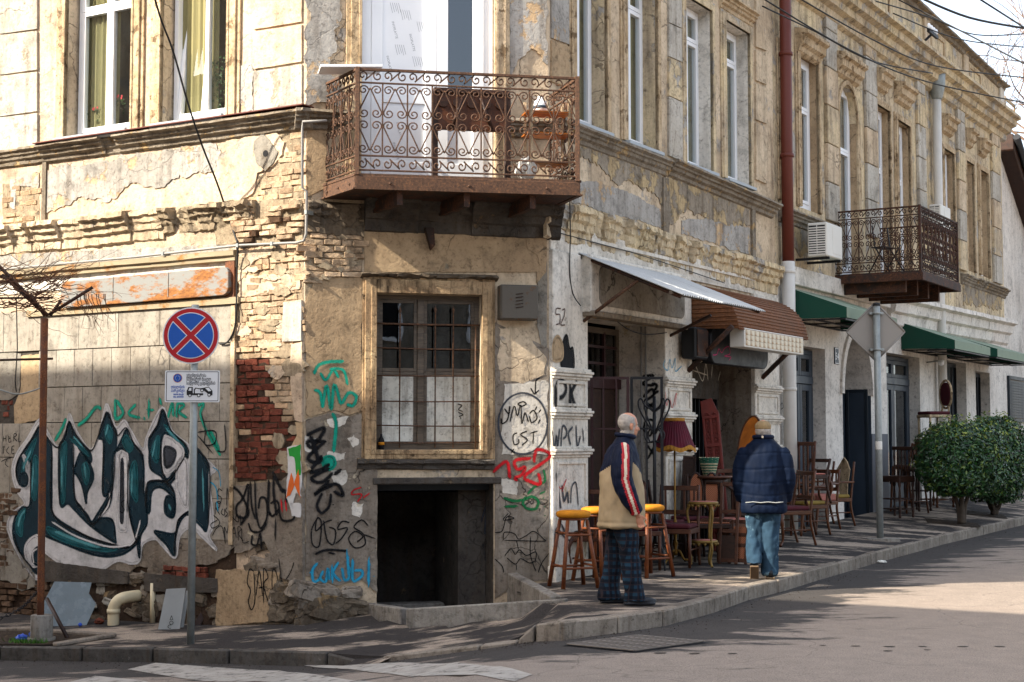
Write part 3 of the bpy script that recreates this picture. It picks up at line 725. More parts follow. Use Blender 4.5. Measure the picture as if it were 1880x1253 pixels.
# geraniums behind the first window; the third leaf clump stands in for a tree reflection
M['leafpot'] = plain('house_plant_leaf', '2f4a1c', .6, .4, 20, .1); M['petal'] = plain('red_petal', 'b3202a', .6, .2, 20, .1)
for k, (u, v, n) in enumerate(((178, 212, 26), (221, 190, 40), (404, 150, 130))):
    m = MB(L); rg = random.Random(k)
    for i in range(n):
        x, z = L.loc(u + rg.gauss(0, 6), v + rg.gauss(0, 9 if k < 2 else 24), .24); y = .20 + rg.uniform(-.02, .06); s_ = rg.uniform(.015, .035)
        a = rg.uniform(0, 6.28)
        m.add([(x, y, z), (x + s_ * math.cos(a), y - .01, z + s_ * math.sin(a)), (x + s_ * 1.3 * math.cos(a + .5), y + .01, z + s_ * 1.3 * math.sin(a + .5)), (x + s_ * math.cos(a + 1), y, z + s_ * math.sin(a + 1))], [(0, 1, 2, 3)], 0)
    for i in range(4 if k < 2 else 0):
        x, z = L.loc(u + rg.uniform(-5, 5), v - 9 - rg.uniform(0, 5), .2); m.disc((x, z), .014, .18, .185, 7, 1)
    m.build('window_greenery', [M['leafpot'], M['petal']], None, label=('small geranium with a red bloom behind the left window pane', 'taller leafy pot plant behind the narrow right pane', 'tall green leafy plant behind the right pane of the tilted window')[k], cat='plant')
# --- ledge between the storeys
zl = lambda u, v: L.loc(u, v, -.1)[1]
cornice('ledge', L, XL, L.px(75), zl(0, 277), zl(0, 277), PROF_LEDGE, M['ledge'], wall_l, seed=1, erode=.35)
cornice('ledge', L, L.px(75) + .003, .09, zl(80, 266), zl(540, 203), [(o * 1.25, d) for o, d in PROF_LEDGE], M['ledge'], wall_l, seed=2, erode=.4)
MB(L).box(L.px(75), .1, -.19, .0, zl(80, 266) + .003, zl(80, 266) + .014).build('ledge_flashing', M['pipe_brown'], wall_l)
cornice('ledge', C, -.12, C.px(645, 0, 200), 4.87, 4.87, [(o * 1.25, d) for o, d in PROF_LEDGE], M['ledge'], wall_c, seed=3, erode=.3)
cornice('ledge', C, xd1 + .08, CL + .1, 4.9, 4.9, PROF_LEDGE, M['ledge'], wall_c, seed=4, erode=.3)
zr_ = lambda u, v: Rr.loc(u, v, -.1)[1]
xj = RX(1222, 290)
cornice('ledge', Rr, -.1, xj - .01, zr_(1070, 230), zr_(1215, 288), PROF_LEDGE, M['ledge'], wall_r, seed=5, erode=.3)
cornice('ledge', Rr, xj, SEP - .12, zr_(1228, 290), zr_(1400, 366), [(o * 1.35, d) for o, d in PROF_LEDGE], M['ledge'], wall_r, seed=6, erode=.3)
# --- band under the ledge
patch('plaster_patch', L, [(83, 312), (300, 276), (398, 262), (416, 285), (398, 312), (330, 318), (296, 345), (240, 338), (200, 372), (150, 360), (84, 392)], M['greytop'], wall_l, -.012, .06, 41)
patch('plaster_patch', L, [(20, 330), (72, 318), (72, 350), (50, 342), (30, 340), (28, 385), (20, 380)], M['greytop'], wall_l, -.012, .03, 42)
patch('mortar_bed', L, [(5, 338), (72, 340), (72, 408), (5, 412)], M['mortar'], wall_l, -.004, .02, 43)
bricks(L, [(8, 345), (30, 345), (70, 345), (70, 405), (8, 408)], wall_l, 'brick_cream', .062, .19, .012, drop=.1, seed=3)
patch('mortar_bed', L, [(508, 236), (557, 226), (557, 388), (430, 395), (468, 355), (470, 325), (500, 315), (530, 280)], M['mortar'], wall_l, -.004, .02, 44)
bricks(L, [(530, 245), (556, 238), (556, 385), (440, 392), (470, 350), (472, 322), (505, 318), (530, 285)], wall_l, 'brick_cream', .062, .19, .014, drop=.12, seed=4)
patch('plaster_patch', L, [(415, 262), (500, 238), (512, 248), (524, 262), (520, 285), (500, 308), (474, 318), (468, 352), (430, 378), (395, 372), (392, 330), (400, 300)], M['cream_street'], wall_l, -.02, .03, 45)
patch('cement_patch', L, [(470, 262), (486, 246), (500, 262), (513, 280), (505, 300), (490, 316), (474, 300), (468, 280)], M['grey'], wall_l, -.03, .02, 46)
MB(L).disc(L.loc(491, 283), .035, -.033, -.02, 14).build('hole_shade', M['dark'], wall_l)  # flat near-black disc; the shade of a hole is put into its colour
MB(L).box(L.px(74), L.px(81), -.03, 0, L.loc(78, 408)[1], L.loc(78, 300)[1]).build('edge_strip', M['ledge'], wall_l)
# --- lower cornice, broken at the corner
zc0, zc1 = L.loc(0, 417, -.15)[1], L.loc(420, 372, -.15)[1]
cornice('cornice', L, XL, L.px(300), zc0, zc1 + .02, [(o * .9, d) for o, d in PROF_LOW], M['cream'], wall_l, .06, .008, .6, 7, .012)
cornice('cornice', L, L.px(300) + .003, L.px(470), zc1 + .02, zc1, [(o * .8, d * .8) for o, d in PROF_LOW], M['mortar'], wall_l, .05, .016, .8, 8, .04)
patch('mortar_bed', L, [(385, 372), (557, 366), (557, 448), (400, 452)], M['mortar'], wall_l, -.02, .03, 47)
bricks(L, [(392, 384), (555, 372), (555, 440), (440, 446)], wall_l, lambda x, z, g: g.choice(('brick_cream',) * 6 + ('brick_dark',)), .062, .2, .07, depth=.14, drop=.25, seed=5)
cornice('cornice', C, .02, C.px(668, 0, 400), 3.93, 3.93, [(o * .6, d) for o, d in PROF_LOW], M['stone'], wall_c, .05, .02, .8, 9, .04)
cornice('cornice', C, C.px(668, 0, 400) + .003, CL + .12, 4.02, 4.0, [(o * 1.1, d * 1.15) for o, d in PROF_LOW], M['sooty'], wall_c, .1, .008, .4, 10, .01)
cornice('cornice', Rr, -.12, SEP - .02, Rr.loc(1030, 366, -.15)[1], Rr.loc(1400, 480, -.15)[1], [(o * .85, d * 1.25) for o, d in PROF_LOW], M['yellow'], wall_r, .06, .013, .7, 11, .03)
# --- beam and rusty signboard over the bricked-up shopfront
xq = L.px(437, 0, 480)
cornice('beam', L, XL, xq, L.loc(0, 503)[1], L.loc(430, 462)[1], [(0, .02), (.09, 0), (.09, -.05), (.06, -.06), (.06, -.1), (0, -.11)], M['beam'], wall_l, .2, .004, .2, 12)
patch('frieze', L, [(-30, 470), (436, 448), (436, 462), (-30, 500)], M['greytop'], wall_l, -.02, .01, 48)
patch('frieze', L, [(-30, 525), (436, 470), (436, 505), (-30, 545)], M['white'], wall_l, -.012, .008, 49)
sb = thing('shop_signboard', 'rust-streaked grey sheet signboard with rounded end above the bricked-up shopfront', 'signboard', L.W(L.px(260), -.1, 3), world=True)
def rrect(x0, x1, z0, z1, r, n=8, zz=0):
    out = []
    for cx, cz, a0 in ((x1 - r, z1 - r, 0), (x0 + r, z1 - r, 90), (x0 + r, z0 + r, 180), (x1 - r, z0 + r, 270)):
        for i in range(n + 1):
            a = R(a0 + 90 * i / n); out.append((cx + r * math.cos(a), cz + r * math.sin(a)))
    return out
xs0, xs1 = L.px(105, -.15, 520), L.px(413, -.15, 520); za, zb_ = L.loc(413, 541, -.15)[1], L.loc(405, 489, -.15)[1]
pl = rrect(xs0, xs1, za, zb_, .08); pl = [(x, z - .012 * (xs1 - x)) for x, z in pl]
MB(L).prism(pl, -.10, 0).build('sign_panel', M['rustbox'], sb, bev=.006)
for k in (.33, .66):
    xx = xs0 + (xs1 - xs0) * k; MB(L).box(xx - .004, xx + .004, -.106, -.09, za + .02, zb_ - .02).build('sheet_seam', M['rustbox'], sb)
MB(L).prism([(xs0 - .6, za - .03), (xs1 + .1, za - .02), (xs1 + .1, za - .09), (xs0 - .6, za - .10)], -.06, 0).build('sill_beam', M['beam'], wall_l)
MB(L).box(L.px(417), L.px(434), -.05, 0, L.loc(425, 560)[1], L.loc(425, 478)[1]).build('rusty_upright', M['rustpipe'], wall_l)
MB(L).box(L.px(429), L.px(436), -.05, 0, L.loc(430, 1000)[1], L.loc(430, 562)[1]).build('door_jamb_strip', M['moulding'], wall_l)
# --- cladding slabs
zj = [L.loc(250, v)[1] for v in (560, 637.5, 708, 775.5, 842, 912, 985)]
slm = {}
x0s, x1s = L.px(-40), L.px(428)
for r_ in range(6):
    off = 0 if r_ % 2 else .14
    x = x1s; first = True
    while x > x0s:
        w = (.29 if not first else .29 - off) if r_ > 0 else (.62 if not first else .40); first = False
        a = max(x0s, x - w); u_ = a
        zt, zbm = zj[r_] - .005, zj[r_ + 1] + .005
        # missing slabs on the far left show bricks and ochre render
        cu = (a + x) / 2
        if not (cu < L.px(78) and r_ in (1, 2)):
            ms = MB(L).box(a + .0022, x - .0022, -.032 - rnd.uniform(0, .004), 0, zbm, zt); ms.build('stone_slab', M['slab'], wall_l, bev=.003)
        x = a
MB(L).box(x0s, x1s, -.012, .01, zj[6], zj[0]).build('slab_bedding', M['sooty'], wall_l)
patch('plaster_patch', L, [(42, 655), (76, 650), (76, 772), (30, 778), (28, 745), (40, 720)], M['ochre'], wall_l, -.025, .02, 50)
patch('plaster_patch', L, [(-20, 640), (41, 650), (38, 720), (20, 735), (-20, 735)], M['grey'], wall_l, -.022, .015, 51)
bricks(L, [(3, 738), (26, 738), (26, 778), (3, 778)], wall_l, 'brick_red', .07, .14, .02, seed=6)
bricks(L, [(48, 780), (72, 780), (72, 800), (48, 800)], wall_l, 'brick_red', .06, .12, .03, seed=7)
# --- plinth: broken render, rubble and bricks
patch('broken_render', L, [(-40, 905), (60, 895), (250, 900), (432, 905), (434, 1000), (400, 1035), (330, 1050), (260, 1040), (215, 1062), (150, 1050), (60, 1040), (20, 1060), (-40, 1050)], M['lower'], wall_l, -.03, .05, 52)
patch('mortar_bed', L, [(-40, 990), (434, 980), (434, 1160), (-40, 1160)], M['mortar_dark'], wall_l, -.006, 0, 53)
bricks(L, [(0, 900), (50, 900), (40, 920), (28, 960), (24, 1050), (0, 1060)], wall_l, 'brick_dark', .065, .17, .04, drop=.15, seed=8)
bricks(L, [(0, 1075), (60, 1060), (95, 1060), (95, 1130), (0, 1135)], wall_l, 'brick_dark', .07, .2, .05, drop=.1, seed=9)
patch('render_skirt', L, [(5, 1010), (68, 1000), (72, 1080), (45, 1085), (22, 1068), (6, 1065)], M['grey'], wall_l, -.04, .03, 54)
def rubble(fr, px, parent, n, seed, mats, r=(.05, .12), out=(.02, .07)):
    rg = random.Random(seed); pl = [fr.loc(u, v) for u, v in px]; xs_ = [p[0] for p in pl]; zs = [p[1] for p in pl]; k = 0; t = 0
    while k < n and t < n * 20:
        t += 1; x, z = rg.uniform(min(xs_), max(xs_)), rg.uniform(min(zs), max(zs))
        if not inside((x, z), pl): continue
        bm = bmesh.new(); bmesh.ops.create_icosphere(bm, subdivisions=3, radius=1)
        a, b, c = rg.uniform(*r) * 1.6, rg.uniform(*out), rg.uniform(*r) * 1.0; sd = rg.uniform(0, 99); ro = rg.uniform(-.35, .35)
        m = MB(fr); vs = []
        for v in bm.verts:
            q = 1 + .35 * noise.fractal(v.co * 1.6 + Vector((sd, 0, 0)), .8, 2.1, 5); p = [math.copysign(abs(k_) ** .55, k_) * q for k_ in v.co]
            vs.append((x + (p[0] * a * math.cos(ro) - p[2] * c * math.sin(ro)), p[1] * b, z + p[2] * c * math.cos(ro) + p[0] * a * math.sin(ro)))
        m.add(vs, [[v.index for v in f.verts] for f in bm.faces]); bm.free()
        m.build('rubble_stone', M[rg.choice(mats)], parent); k += 1
rubble(L, [(100, 1060), (430, 1040), (434, 1150), (100, 1150)], wall_l, 60, 1, ('stone', 'lower', 'stone', 'grey'), (.03, .085), (.01, .045))
patch('lintel', L, [(85, 1030), (240, 1050), (240, 1072), (85, 1068)], M['sooty'], wall_l, -.05, .01, 55)
patch('lintel', L, [(270, 1052), (405, 1062), (405, 1088), (270, 1085)], M['sooty'], wall_l, -.05, .012, 56)
bricks(L, [(305, 1040), (385, 1042), (385, 1060), (305, 1058)], wall_l, 'brick_red', .06, .13, .045, drop=.1, seed=10)
patch('plaster_patch', L, [(402, 1045), (520, 1050), (512, 1090), (505, 1140), (402, 1150)], M['ochre'], wall_l, -.045, .02, 57)
# --- brick pier of the left wall
patch('mortar_bed', L, [(436, 448), (557, 446), (557, 890), (436, 890)], M['mortar'], wall_l, -.004, 0, 58)
zred = L.loc(460, 655)[1]
patch('mortar_bed', L, [(437, 660), (497, 655), (505, 740), (545, 770), (548, 880), (437, 885)], M['mortar_dark'], wall_l, -.008, .02, 59)
redpoly = [L.loc(u, v) for u, v in ((430, 655), (492, 655), (500, 735), (520, 760), (550, 850), (550, 900), (430, 900))]
def pier(x, z, g):
    if inside((x, z), redpoly): return 'brick_red' if g.random() < .93 else 'brick_cream'
    return 'brick_cream' if z > L.loc(500, 770)[1] or g.random() < .4 else 'brick_dark'
bricks(L, [(437, 455), (556, 450), (556, 620), (540, 630), (540, 800), (530, 870), (438, 880)], wall_l, pier, .0655, .17, .022, drop=.06, seed=11)
rg = random.Random(77)
for i in range(26):
    u, v = rg.uniform(442, 548), rg.choice((rg.uniform(455, 650), rg.uniform(480, 860))); a, b = rg.uniform(10, 26), rg.uniform(5, 16)
    if u < 505 and v > 645: continue
    patch('mortar_smear', L, [(u - a, v), (u - a * .5, v - b), (u + a * .6, v - b * .8), (u + a, v + b * .2), (u + a * .3, v + b), (u - a * .6, v + b * .7)], M['mortar' if i % 3 else 'cream_street'], wall_l, -.024 - .0005 * i, .03, 300 + i, step=.02)
for i in range(9):
    u, v = rg.uniform(566, 655), rg.uniform(425, 520); a, b = rg.uniform(8, 20), rg.uniform(4, 10)
    patch('mortar_smear', C, [(u - a, v), (u, v - b), (u + a, v), (u + a * .3, v + b)], M['mortar'], wall_c, -.032 - .0005 * i, .025, 330 + i, step=.02)
patch('plaster_patch', L, [(438, 462), (505, 455), (500, 470), (470, 480), (452, 505), (438, 520)], M['cream_street'], wall_l, -.026, .02, 60)
patch('plaster_patch', L, [(440, 508), (500, 505), (550, 500), (552, 530), (520, 535), (480, 540), (440, 548)], M['cream_street'], wall_l, -.02, .05, 61)
patch('plaster_block', L, [(524, 556), (557, 552), (557, 626), (522, 628)], M['block'], wall_l, -.038, .004, 62)
patch('plaster_patch', L, [(538, 632), (558, 628), (558, 775), (545, 772), (536, 700)], M['cream_street'], wall_l, -.034, .012, 63)
patch('plaster_patch', L, [(545, 775), (558, 775), (558, 860), (535, 870), (533, 830), (548, 800)], M['ochre'], wall_l, -.03, .012, 64)
patch('lower_render', L, [(434, 892), (478, 888), (520, 885), (536, 868), (558, 850), (558, 1072), (520, 1060), (500, 1018), (488, 992), (462, 1010), (434, 1016)], M['lower'], wall_l, -.034, .02, 65)
rubble(L, [(440, 1010), (490, 1000), (515, 1060), (440, 1050)], wall_l, 9, 2, ('stone', 'lower'), (.03, .08), (.01, .04))
rubble(L, [(505, 1075), (556, 1075), (556, 1135), (505, 1140)], wall_l, 9, 3, ('stone', 'lower', 'stone'), (.05, .11), (.03, .08))
# --- chamfered corner
patch('plaster_patch', C, [(561, 560), (575, 520), (600, 505), (664, 512), (664, 755), (640, 762), (610, 752), (561, 768)], M['ochre'], wall_c, -.016, .015, 70)
patch('lower_render', C, [(561, 772), (610, 757), (640, 766), (664, 760), (692, 860), (692, 1088), (660, 1062), (620, 1075), (590, 1062), (561, 1058)], M['lower'], wall_c, -.016, .012, 71)
patch('mortar_bed', C, [(561, 395), (668, 395), (664, 530), (561, 555)], M['mortar'], wall_c, -.003, .01, 72)
bricks(C, [(562, 420), (664, 428), (662, 512), (600, 506), (572, 525), (562, 545)], wall_c, 'brick_cream', .066, .2, .03, drop=.05, seed=12)
patch('plaster_patch', C, [(668, 405), (1003, 405), (1003, 500), (985, 520), (985, 500), (668, 500)], M['ochre'], wall_c, -.016, .008, 73)
patch('plaster_patch', C, [(962, 422), (1004, 420), (1003, 480), (990, 488), (985, 468), (968, 458)], M['pipe_white'] if False else M['ochre'], wall_c, -.022, .02, 74)
patch('plaster_patch', C, [(988, 480), (1004, 480), (1004, 690), (985, 600)], M['grey'], wall_c, -.012, .01, 75)
patch('lower_render', C, [(908, 592), (1006, 640), (1006, 1065), (950, 1068), (908, 1100)], M['lower'], wall_c, -.016, .008, 76)
patch('plaster_patch', C, [(914, 600), (960, 608), (1000, 655), (1000, 690), (960, 705), (918, 700)], M['cream'], wall_c, -.02, .03, 77)
patch('plaster_patch', C, [(925, 705), (1004, 700), (1004, 835), (920, 835)], M['white'], wall_c, -.019, .02, 78)
for i, q in enumerate(([(600, 772), (640, 765), (632, 780), (610, 785)], [(637, 805), (650, 798), (658, 812), (648, 822)], [(600, 832), (637, 830), (632, 845), (612, 848)], [(605, 860), (636, 870), (630, 890), (612, 885)], [(648, 922), (668, 925), (660, 950), (646, 945)], [(918, 880), (950, 885), (948, 910), (922, 905)], [(560, 800), (580, 805), (572, 830), (561, 828)])):
    patch('paint_flake', C, q, M['white'], wall_c, -.0185, .03, 80 + i, step=.02)
rubble(C, [(562, 1070), (690, 1085), (690, 1120), (562, 1135)], wall_c, 16, 4, ('stone', 'lower', 'stone'), (.06, .14), (.04, .10))
# window of the chamfer: moulded surround, old wood casement, iron bars
m = MB(C)
za, zb2 = zw0, zw1
for wi, oi in ((.145, .03), (.12, .055), (.09, .04), (.06, .065), (.03, .05)):
    a, b, lo, hi = xw0 - wi, xw1 + wi, za - wi * .8, zb2 + wi * 1.2
    m.box(a, xw0, -oi, 0, lo, hi); m.box(xw1, b, -oi, 0, lo, hi); m.box(xw0, xw1, -oi, 0, zb2, hi); m.box(xw0, xw1, -oi, 0, lo, za)
m.build('window_surround', M['old_moulding'], wall_c, bev=.006)
cornice('window_hood', C, xw0 - .17, xw1 + .17, zb2 + .2, zb2 + .2, [(0, .02), (.10, 0), (.1, -.02), (.05, -.03), (0, -.05)], M['stone'], wall_c, .06, .012, .6, 21, .01)
cornice('window_sill', C, xw0 - .19, xw1 + .13, za - .10, za - .115, [(0, .02), (.09, 0), (.09, -.03), (.05, -.05), (.04, -.09), (0, -.1)], M['sooty'], wall_c, .08, .008, .4, 22, .008)
cw = MB(C).ring(xw0, xw1, zw0, zw1, .05, .10, .16).build('casement_window', M['oldwood'], wall_c)
xm = C.px(772, .1, 690); zmid = PZ(C, 780, 682)
MB(C).box(xm - .035, xm + .035, .09, .15, zw0 + .05, zw1 - .05).build('meeting_stile', M['oldwood'], cw, bev=.005)
for a, b in ((xw0 + .05, xm - .035), (xm + .035, xw1 - .05)):
    MB(C).ring(a, b, zmid, zw1 - .05, .035, .11, .15).build('sash', M['oldwood'], cw, bev=.003)
    MB(C).ring(a, b, zw0 + .05, zmid - .002, .035, .11, .15).build('sash', M['oldwood'], cw, bev=.003)
    MB(C).box(a + .03, b - .03, .125, .13, zmid + .03, zw1 - .08).build('pane', M['glass_dark'], cw)
    MB(C).box(a + .03, b - .03, .125, .135, zw0 + .08, zmid - .035).build('whitewashed_pane', M['whitewash'], cw)
MB(C).box(C.px(838), C.px(848), .118, .123, PZ(C, 840, 793), PZ(C, 840, 784)).build('red_sticker', M['p_red'], cw)
tag(C, [[(840, 742), (848, 745), (842, 752), (850, 756)], [(841, 757), (850, 762), (842, 765)], [(846, 766), (846, 770)]], 2.2, 'p_black', cw, .115)
gr = thing('window_bars', 'rusty iron window bars across the old corner window', 'window bars', C.W((xw0 + xw1) / 2, .03, zw0), world=True)
for i, v in enumerate((595, 640, 690, 737, 782, 813)):
    z = PZ(C, 780, v); bw = .004 * math.sin(i * 2)
    MB(C).tube([(xw0 + .005, .055, z + bw), ((xw0 + xw1) / 2, .05, z - .004), (xw1 - .005, .055, z - bw)], .011 if i == 0 else .008, 6).build('cross_bar', M['rustbal'], gr)
for u in (734, 799, 832):
    x = C.px(u, .05, 690); t_ = PZ(C, 780, 572 if u > 750 else 575)
    MB(C).tube([(x, .05, zw0 + .02), (x, .05, t_), (x, .05, t_ + .02), (x, .05, t_ + .07)], [.008, .008, .018, .001], 6).build('upright_bar', M['rustbal'], gr)
x = xw1 - .05
MB(C).tube([(x, .04, zw0), (x, .04, PZ(C, 860, 600))], .008, 6).build('upright_bar', M['rustbal'], gr)
bt = thing('bottle', 'small dark bottle with a yellow band on the corner window ledge', 'bottle', C.W(C.px(701, .06), .06, zw0 + .003), world=True)
q = C.W(C.px(701, .06), .06, zw0 + .003)
MB().lathe(q, [(.0, 0), (.03, 0), (.032, .06), (.03, .1), (.012, .13), (.012, .16), (0, .16)], 12).build('glass_body', M['dark'], bt)
MB().lathe(q, [(.0335, .045), (.0335, .075)], 12).build('label_band', M['yellow_velvet'], bt)
# basement opening
MB(C).box(xb0 - .05, xb1 + .08, -.03, .05, zb1 - .03, zb1 + .04).build('basement_lintel', M['sooty'], wall_c, bev=.01)
MB(C).box(xb0, xb1, .2, .26, zb1 - .10, zb1 - .031).build('lintel_beam', M['navy_dark'], wall_c)
MB(C).box(xb1 - .30, xb1 - .002, .36, 1.6, -1.0, zb1 - .04).build('basement_jamb', M['sooty'], wall_c)
tag(C, [[(884, 1040), (887, 1000), (892, 1030), (897, 990), (899, 1050)], [(883, 960), (893, 930), (890, 980), (899, 960)]], 4, 'p_grey', wall_c, .36)
for i in range(3):
    MB(C).box(xb0 + .05, xb1 - .32, .45 + i * .25, .7 + i * .25, -1.2, -.62 + i * .17).build('basement_step', M['concrete'], wall_c, bev=.015)
up = thing('basement_upstand', 'low concrete upstand around the basement opening under the corner window', 'concrete upstand', BX[1], world=True)
w_ = .11
for i in range(3):
    a, b = BX[i].copy(), BX[i + 1].copy()
    d = (b - a); d.z = 0; d.normalize(); n_ = Vector((-d.y, d.x, 0))
    if i == 1: n_ = -n_ if n_.dot(C.y) < 0 else n_
    za_, zb3 = (zp(a.x, a.y), zp(b.x, b.y))
    ht = [(.09, .16), (.165, .03), (.05, .15)][i]
    if i != 1:
        ctr = (BX[0] + BX[3]) / 2
        if (ctr - a).dot(n_) < 0: n_ = -n_
        a = a + d * (.0 if i == 0 else w_); b = b + d * (-w_ * 1.02 if i == 0 else .08)
    pts = []
    for p, z, h in ((a, za_, ht[0]), (b, zb3, ht[1])):
        for o_, dz in ((Vector(), h), (n_ * w_, h - .004), (n_ * w_, -.5), (Vector(), -.3)): pts.append(Vector((p.x, p.y, z)) + o_ + Vector((0, 0, dz)))
    mm = MB().add(pts, [(0, 1, 2, 3), (7, 6, 5, 4), (0, 4, 5, 1), (1, 5, 6, 2), (2, 6, 7, 3), (3, 7, 4, 0)], raw=True)
    mm.build('upstand_side', M['concrete'], up, bev=.01)
pit = [p + Vector((0, 0, 0)) for p in BX]
MB().slab([(p.x, p.y) for p in pit], -1.15, -1.0).build('pit_floor', M['sooty'], wall_c)
# meter box
mbx = thing('meter_box', 'corroded grey metal meter box with a slotted vent beside the corner window', 'meter box', C.W(C.px(950), -.1, PZ(C, 950, 590)), world=True)
bx0, bx1, bz0, bz1 = C.px(917, -.12, 560), C.px(986, -.12, 560), C.loc(950, 588, -.12)[1], C.loc(950, 524, -.12)[1]
MB(C).box(bx0, bx1, -.17, -.012, bz0, bz1).build('box_body', M['box_metal'], mbx, bev=.012)
MB(C).box(bx0 + .012, bx1 - .012, -.182, -.17, bz0 + .012, bz1 - .012).build('box_door', M['box_metal'], mbx, bev=.004)
for i in range(5):
    z = bz0 + .12 + i * .035; MB(C).prism([(bx0 + .16, z), (bx0 + .24, z + .012), (bx0 + .24, z + .02), (bx0 + .16, z + .008)], -.192, -.182).build('vent_slot', M['rustdark'], mbx)
# iron bracket above the window
MB(C).prism([(C.px(776), PZ(C, 780, 420)), (C.px(793), PZ(C, 780, 420)), (C.px(795), PZ(C, 780, 452)), (C.px(788), PZ(C, 780, 461))], -.10, 0).build('iron_bracket', M['rustdark'], wall_c, bev=.005)
# upper chamfer
patch('plaster_patch', C, [(562, -20), (628, -20), (630, 30), (605, 120), (628, 190), (562, 195)], M['greytop'], wall_c, -.02, .06, 90)
patch('plaster_patch', C, [(932, -20), (1003, -20), (1004, 120), (975, 90), (950, 110), (932, 150)], M['greytop'], wall_c, -.018, .05, 91)
patch('plaster_patch', C, [(562, 232), (598, 232), (600, 345), (562, 365)], M['ochre'], wall_c, -.015, .02, 92)
surround(C, xd0, xd1, 4.2, 7.4, wall_c, 'moulding', .16, .05)
# balcony door
xdm = C.px(800, .08, 150)
bd = MB(C).ring(xd0 + .01, xd1 - .01, 4.17, 7.35, .1, .04, .12, wb=.06).build('balcony_door', M['upvc'], wall_c, bev=.004)
for i, (a, b) in enumerate(((xd0 + .11, xdm), (xdm + .002, xd1 - .11))):
    w = .12
    MB(C).ring(a, b, 4.24, 7.2, w, .03, .1, wb=.16).build('door_leaf', M['upvc'], bd, bev=.004)
    zt_ = 5.02
    MB(C).box(a + w, b - w, .035, .095, zt_, zt_ + .10).build('mid_rail', M['upvc'], bd, bev=.004)
    MB(C).box(a + w, b - w, .05, .085, 4.4, zt_).build('door_panel', M['upvc'], bd)
    if i == 0: MB(C).box(a + w, b - w, .05, .085, zt_ + .10, 7.08).build('filmed_pane', M['upvc'], bd)
    else: MB(C).box(a + w, b - w, .05, .056, zt_ + .10, 7.08).build('pane', M['glass_dark'], bd)
def text(body, mat, size, fr, x, z, y, parent, name, rot=0, align='LEFT', shear=0, sx=1, fit=None, bold=0):
    cu = bpy.data.curves.new(name, 'FONT'); cu.body = body; cu.size = size; cu.align_x = align; cu.extrude = .0004; cu.shear = shear; cu.offset = bold; cu.resolution_u = 2
    tmp = bpy.data.objects.new('tmp', cu); COL.objects.link(tmp); dg = bpy.context.evaluated_depsgraph_get()
    me = bpy.data.meshes.new_from_object(tmp.evaluated_get(dg)); bpy.data.objects.remove(tmp); bpy.data.curves.remove(cu)
    if fit: sx = fit / max(1e-4, max(v.co.x for v in me.vertices))
    c, s_ = math.cos(rot), math.sin(rot); m = MB(fr)
    m.add([(x + (v.co.x * sx * c - v.co.y * s_), y - v.co.z, z + (v.co.x * sx * s_ + v.co.y * c)) for v in me.vertices], [list(p.vertices) for p in me.polygons])
    bpy.data.meshes.remove(me)
    return m.build(name, M[mat], parent)
M['print'] = plain('grey_print', '8e9196', .7, .05, 3, 0); M['print_dark'] = plain('dark_print', '2a2d33', .7, .05, 3, 0)
a, b = xd0 + .23, xdm - .12
for (u, v) in ((719, 40), (751, 63), (709, 103), (727, 225), (721, 262)):
    x, z = C.loc(u, v, .05); text('INOPLATTE', 'print', .036, C, x, z, .0495, bd, 'film_print', R(-76))
for (u, v) in ((735, 18), (765, 40), (725, 82), (757, 104), (716, 5)):
    x, z = C.loc(u, v, .05)
    m = MB(C)
    for k in range(5): m.add([(x + k * .022, .049, z), (x + k * .022 + .004, .049, z), (x + k * .022 + .03, .049, z - .11 + .01 * (k % 3)), (x + k * .022 + .026, .049, z - .11 + .01 * (k % 3))], [(0, 1, 2, 3)])
    m.build('film_print', M['print'], bd)
# --- shop facade: plaster, blocks, pillars
for i, (a, b) in enumerate(((-60, 46), (50, 108), (112, 180), (184, 290))):
    patch('plaster_block', Rr, [(1225, a - 6), (1252, a + 6), (1252, b + 8), (1225, b - 4)], M['block' if i != 2 else 'yellow'], wall_r, -.03, .003, 100 + i)
    patch('plaster_block', Rr, [(1385, a + 42), (1405, a + 52), (1405, b + 48), (1385, b + 40)], M['cream'], wall_r, -.03, .003, 110 + i)
for i, (a, b) in enumerate(((-60, 70), (74, 150))):
    patch('plaster_block', Rr, [(1010, a), (1046, a + 14), (1046, b + 14), (1010, b)], M['greytop' if i == 0 else 'ochre'], wall_r, -.02, .006, 120 + i)
for i, o in enumerate(opR[:4]):
    surround(Rr, o[0], o[1], o[2], o[3], wall_r, 'moulding' if i < 2 else 'yellow', .13, .04, seed=i)
    upvc(Rr, o[0] + .01, o[1], 5.02, o[3] - .01, .17, wall_r, 2, 6.72, name='window')
    MB(Rr).box(o[0] - .06, o[1] + .05, -.10, .17, 4.955, 4.998).build('window_sill', M['metal_sill'], wall_r, bev=.005)
cornice('window_hood', Rr, opR[3][0] - .15, opR[3][1] + .15, ZRT + .32, ZRT + .32, PROF_LEDGE, M['moulding'], wall_r, seed=31)
patch('plaster_patch', Rr, [(1064, 262), (1213, 318), (1213, 375), (1195, 350), (1150, 335), (1120, 335), (1100, 305), (1064, 290)], M['peel'], wall_r, -.012, .07, 130)
patch('plaster_patch', Rr, [(1226, 325), (1376, 378), (1376, 415), (1340, 412), (1300, 400), (1262, 385), (1245, 400), (1226, 420)], M['peel'], wall_r, -.012, .07, 131)
patch('plaster_patch', Rr, [(1040, 335), (1100, 335), (1150, 350), (1213, 385), (1213, 420), (1040, 368)], M['greytop'], wall_r, -.010, .03, 132)
patch('plaster_patch', Rr, [(1250, 405), (1300, 400), (1376, 420), (1376, 468), (1250, 430)], M['greytop'], wall_r, -.010, .03, 133)
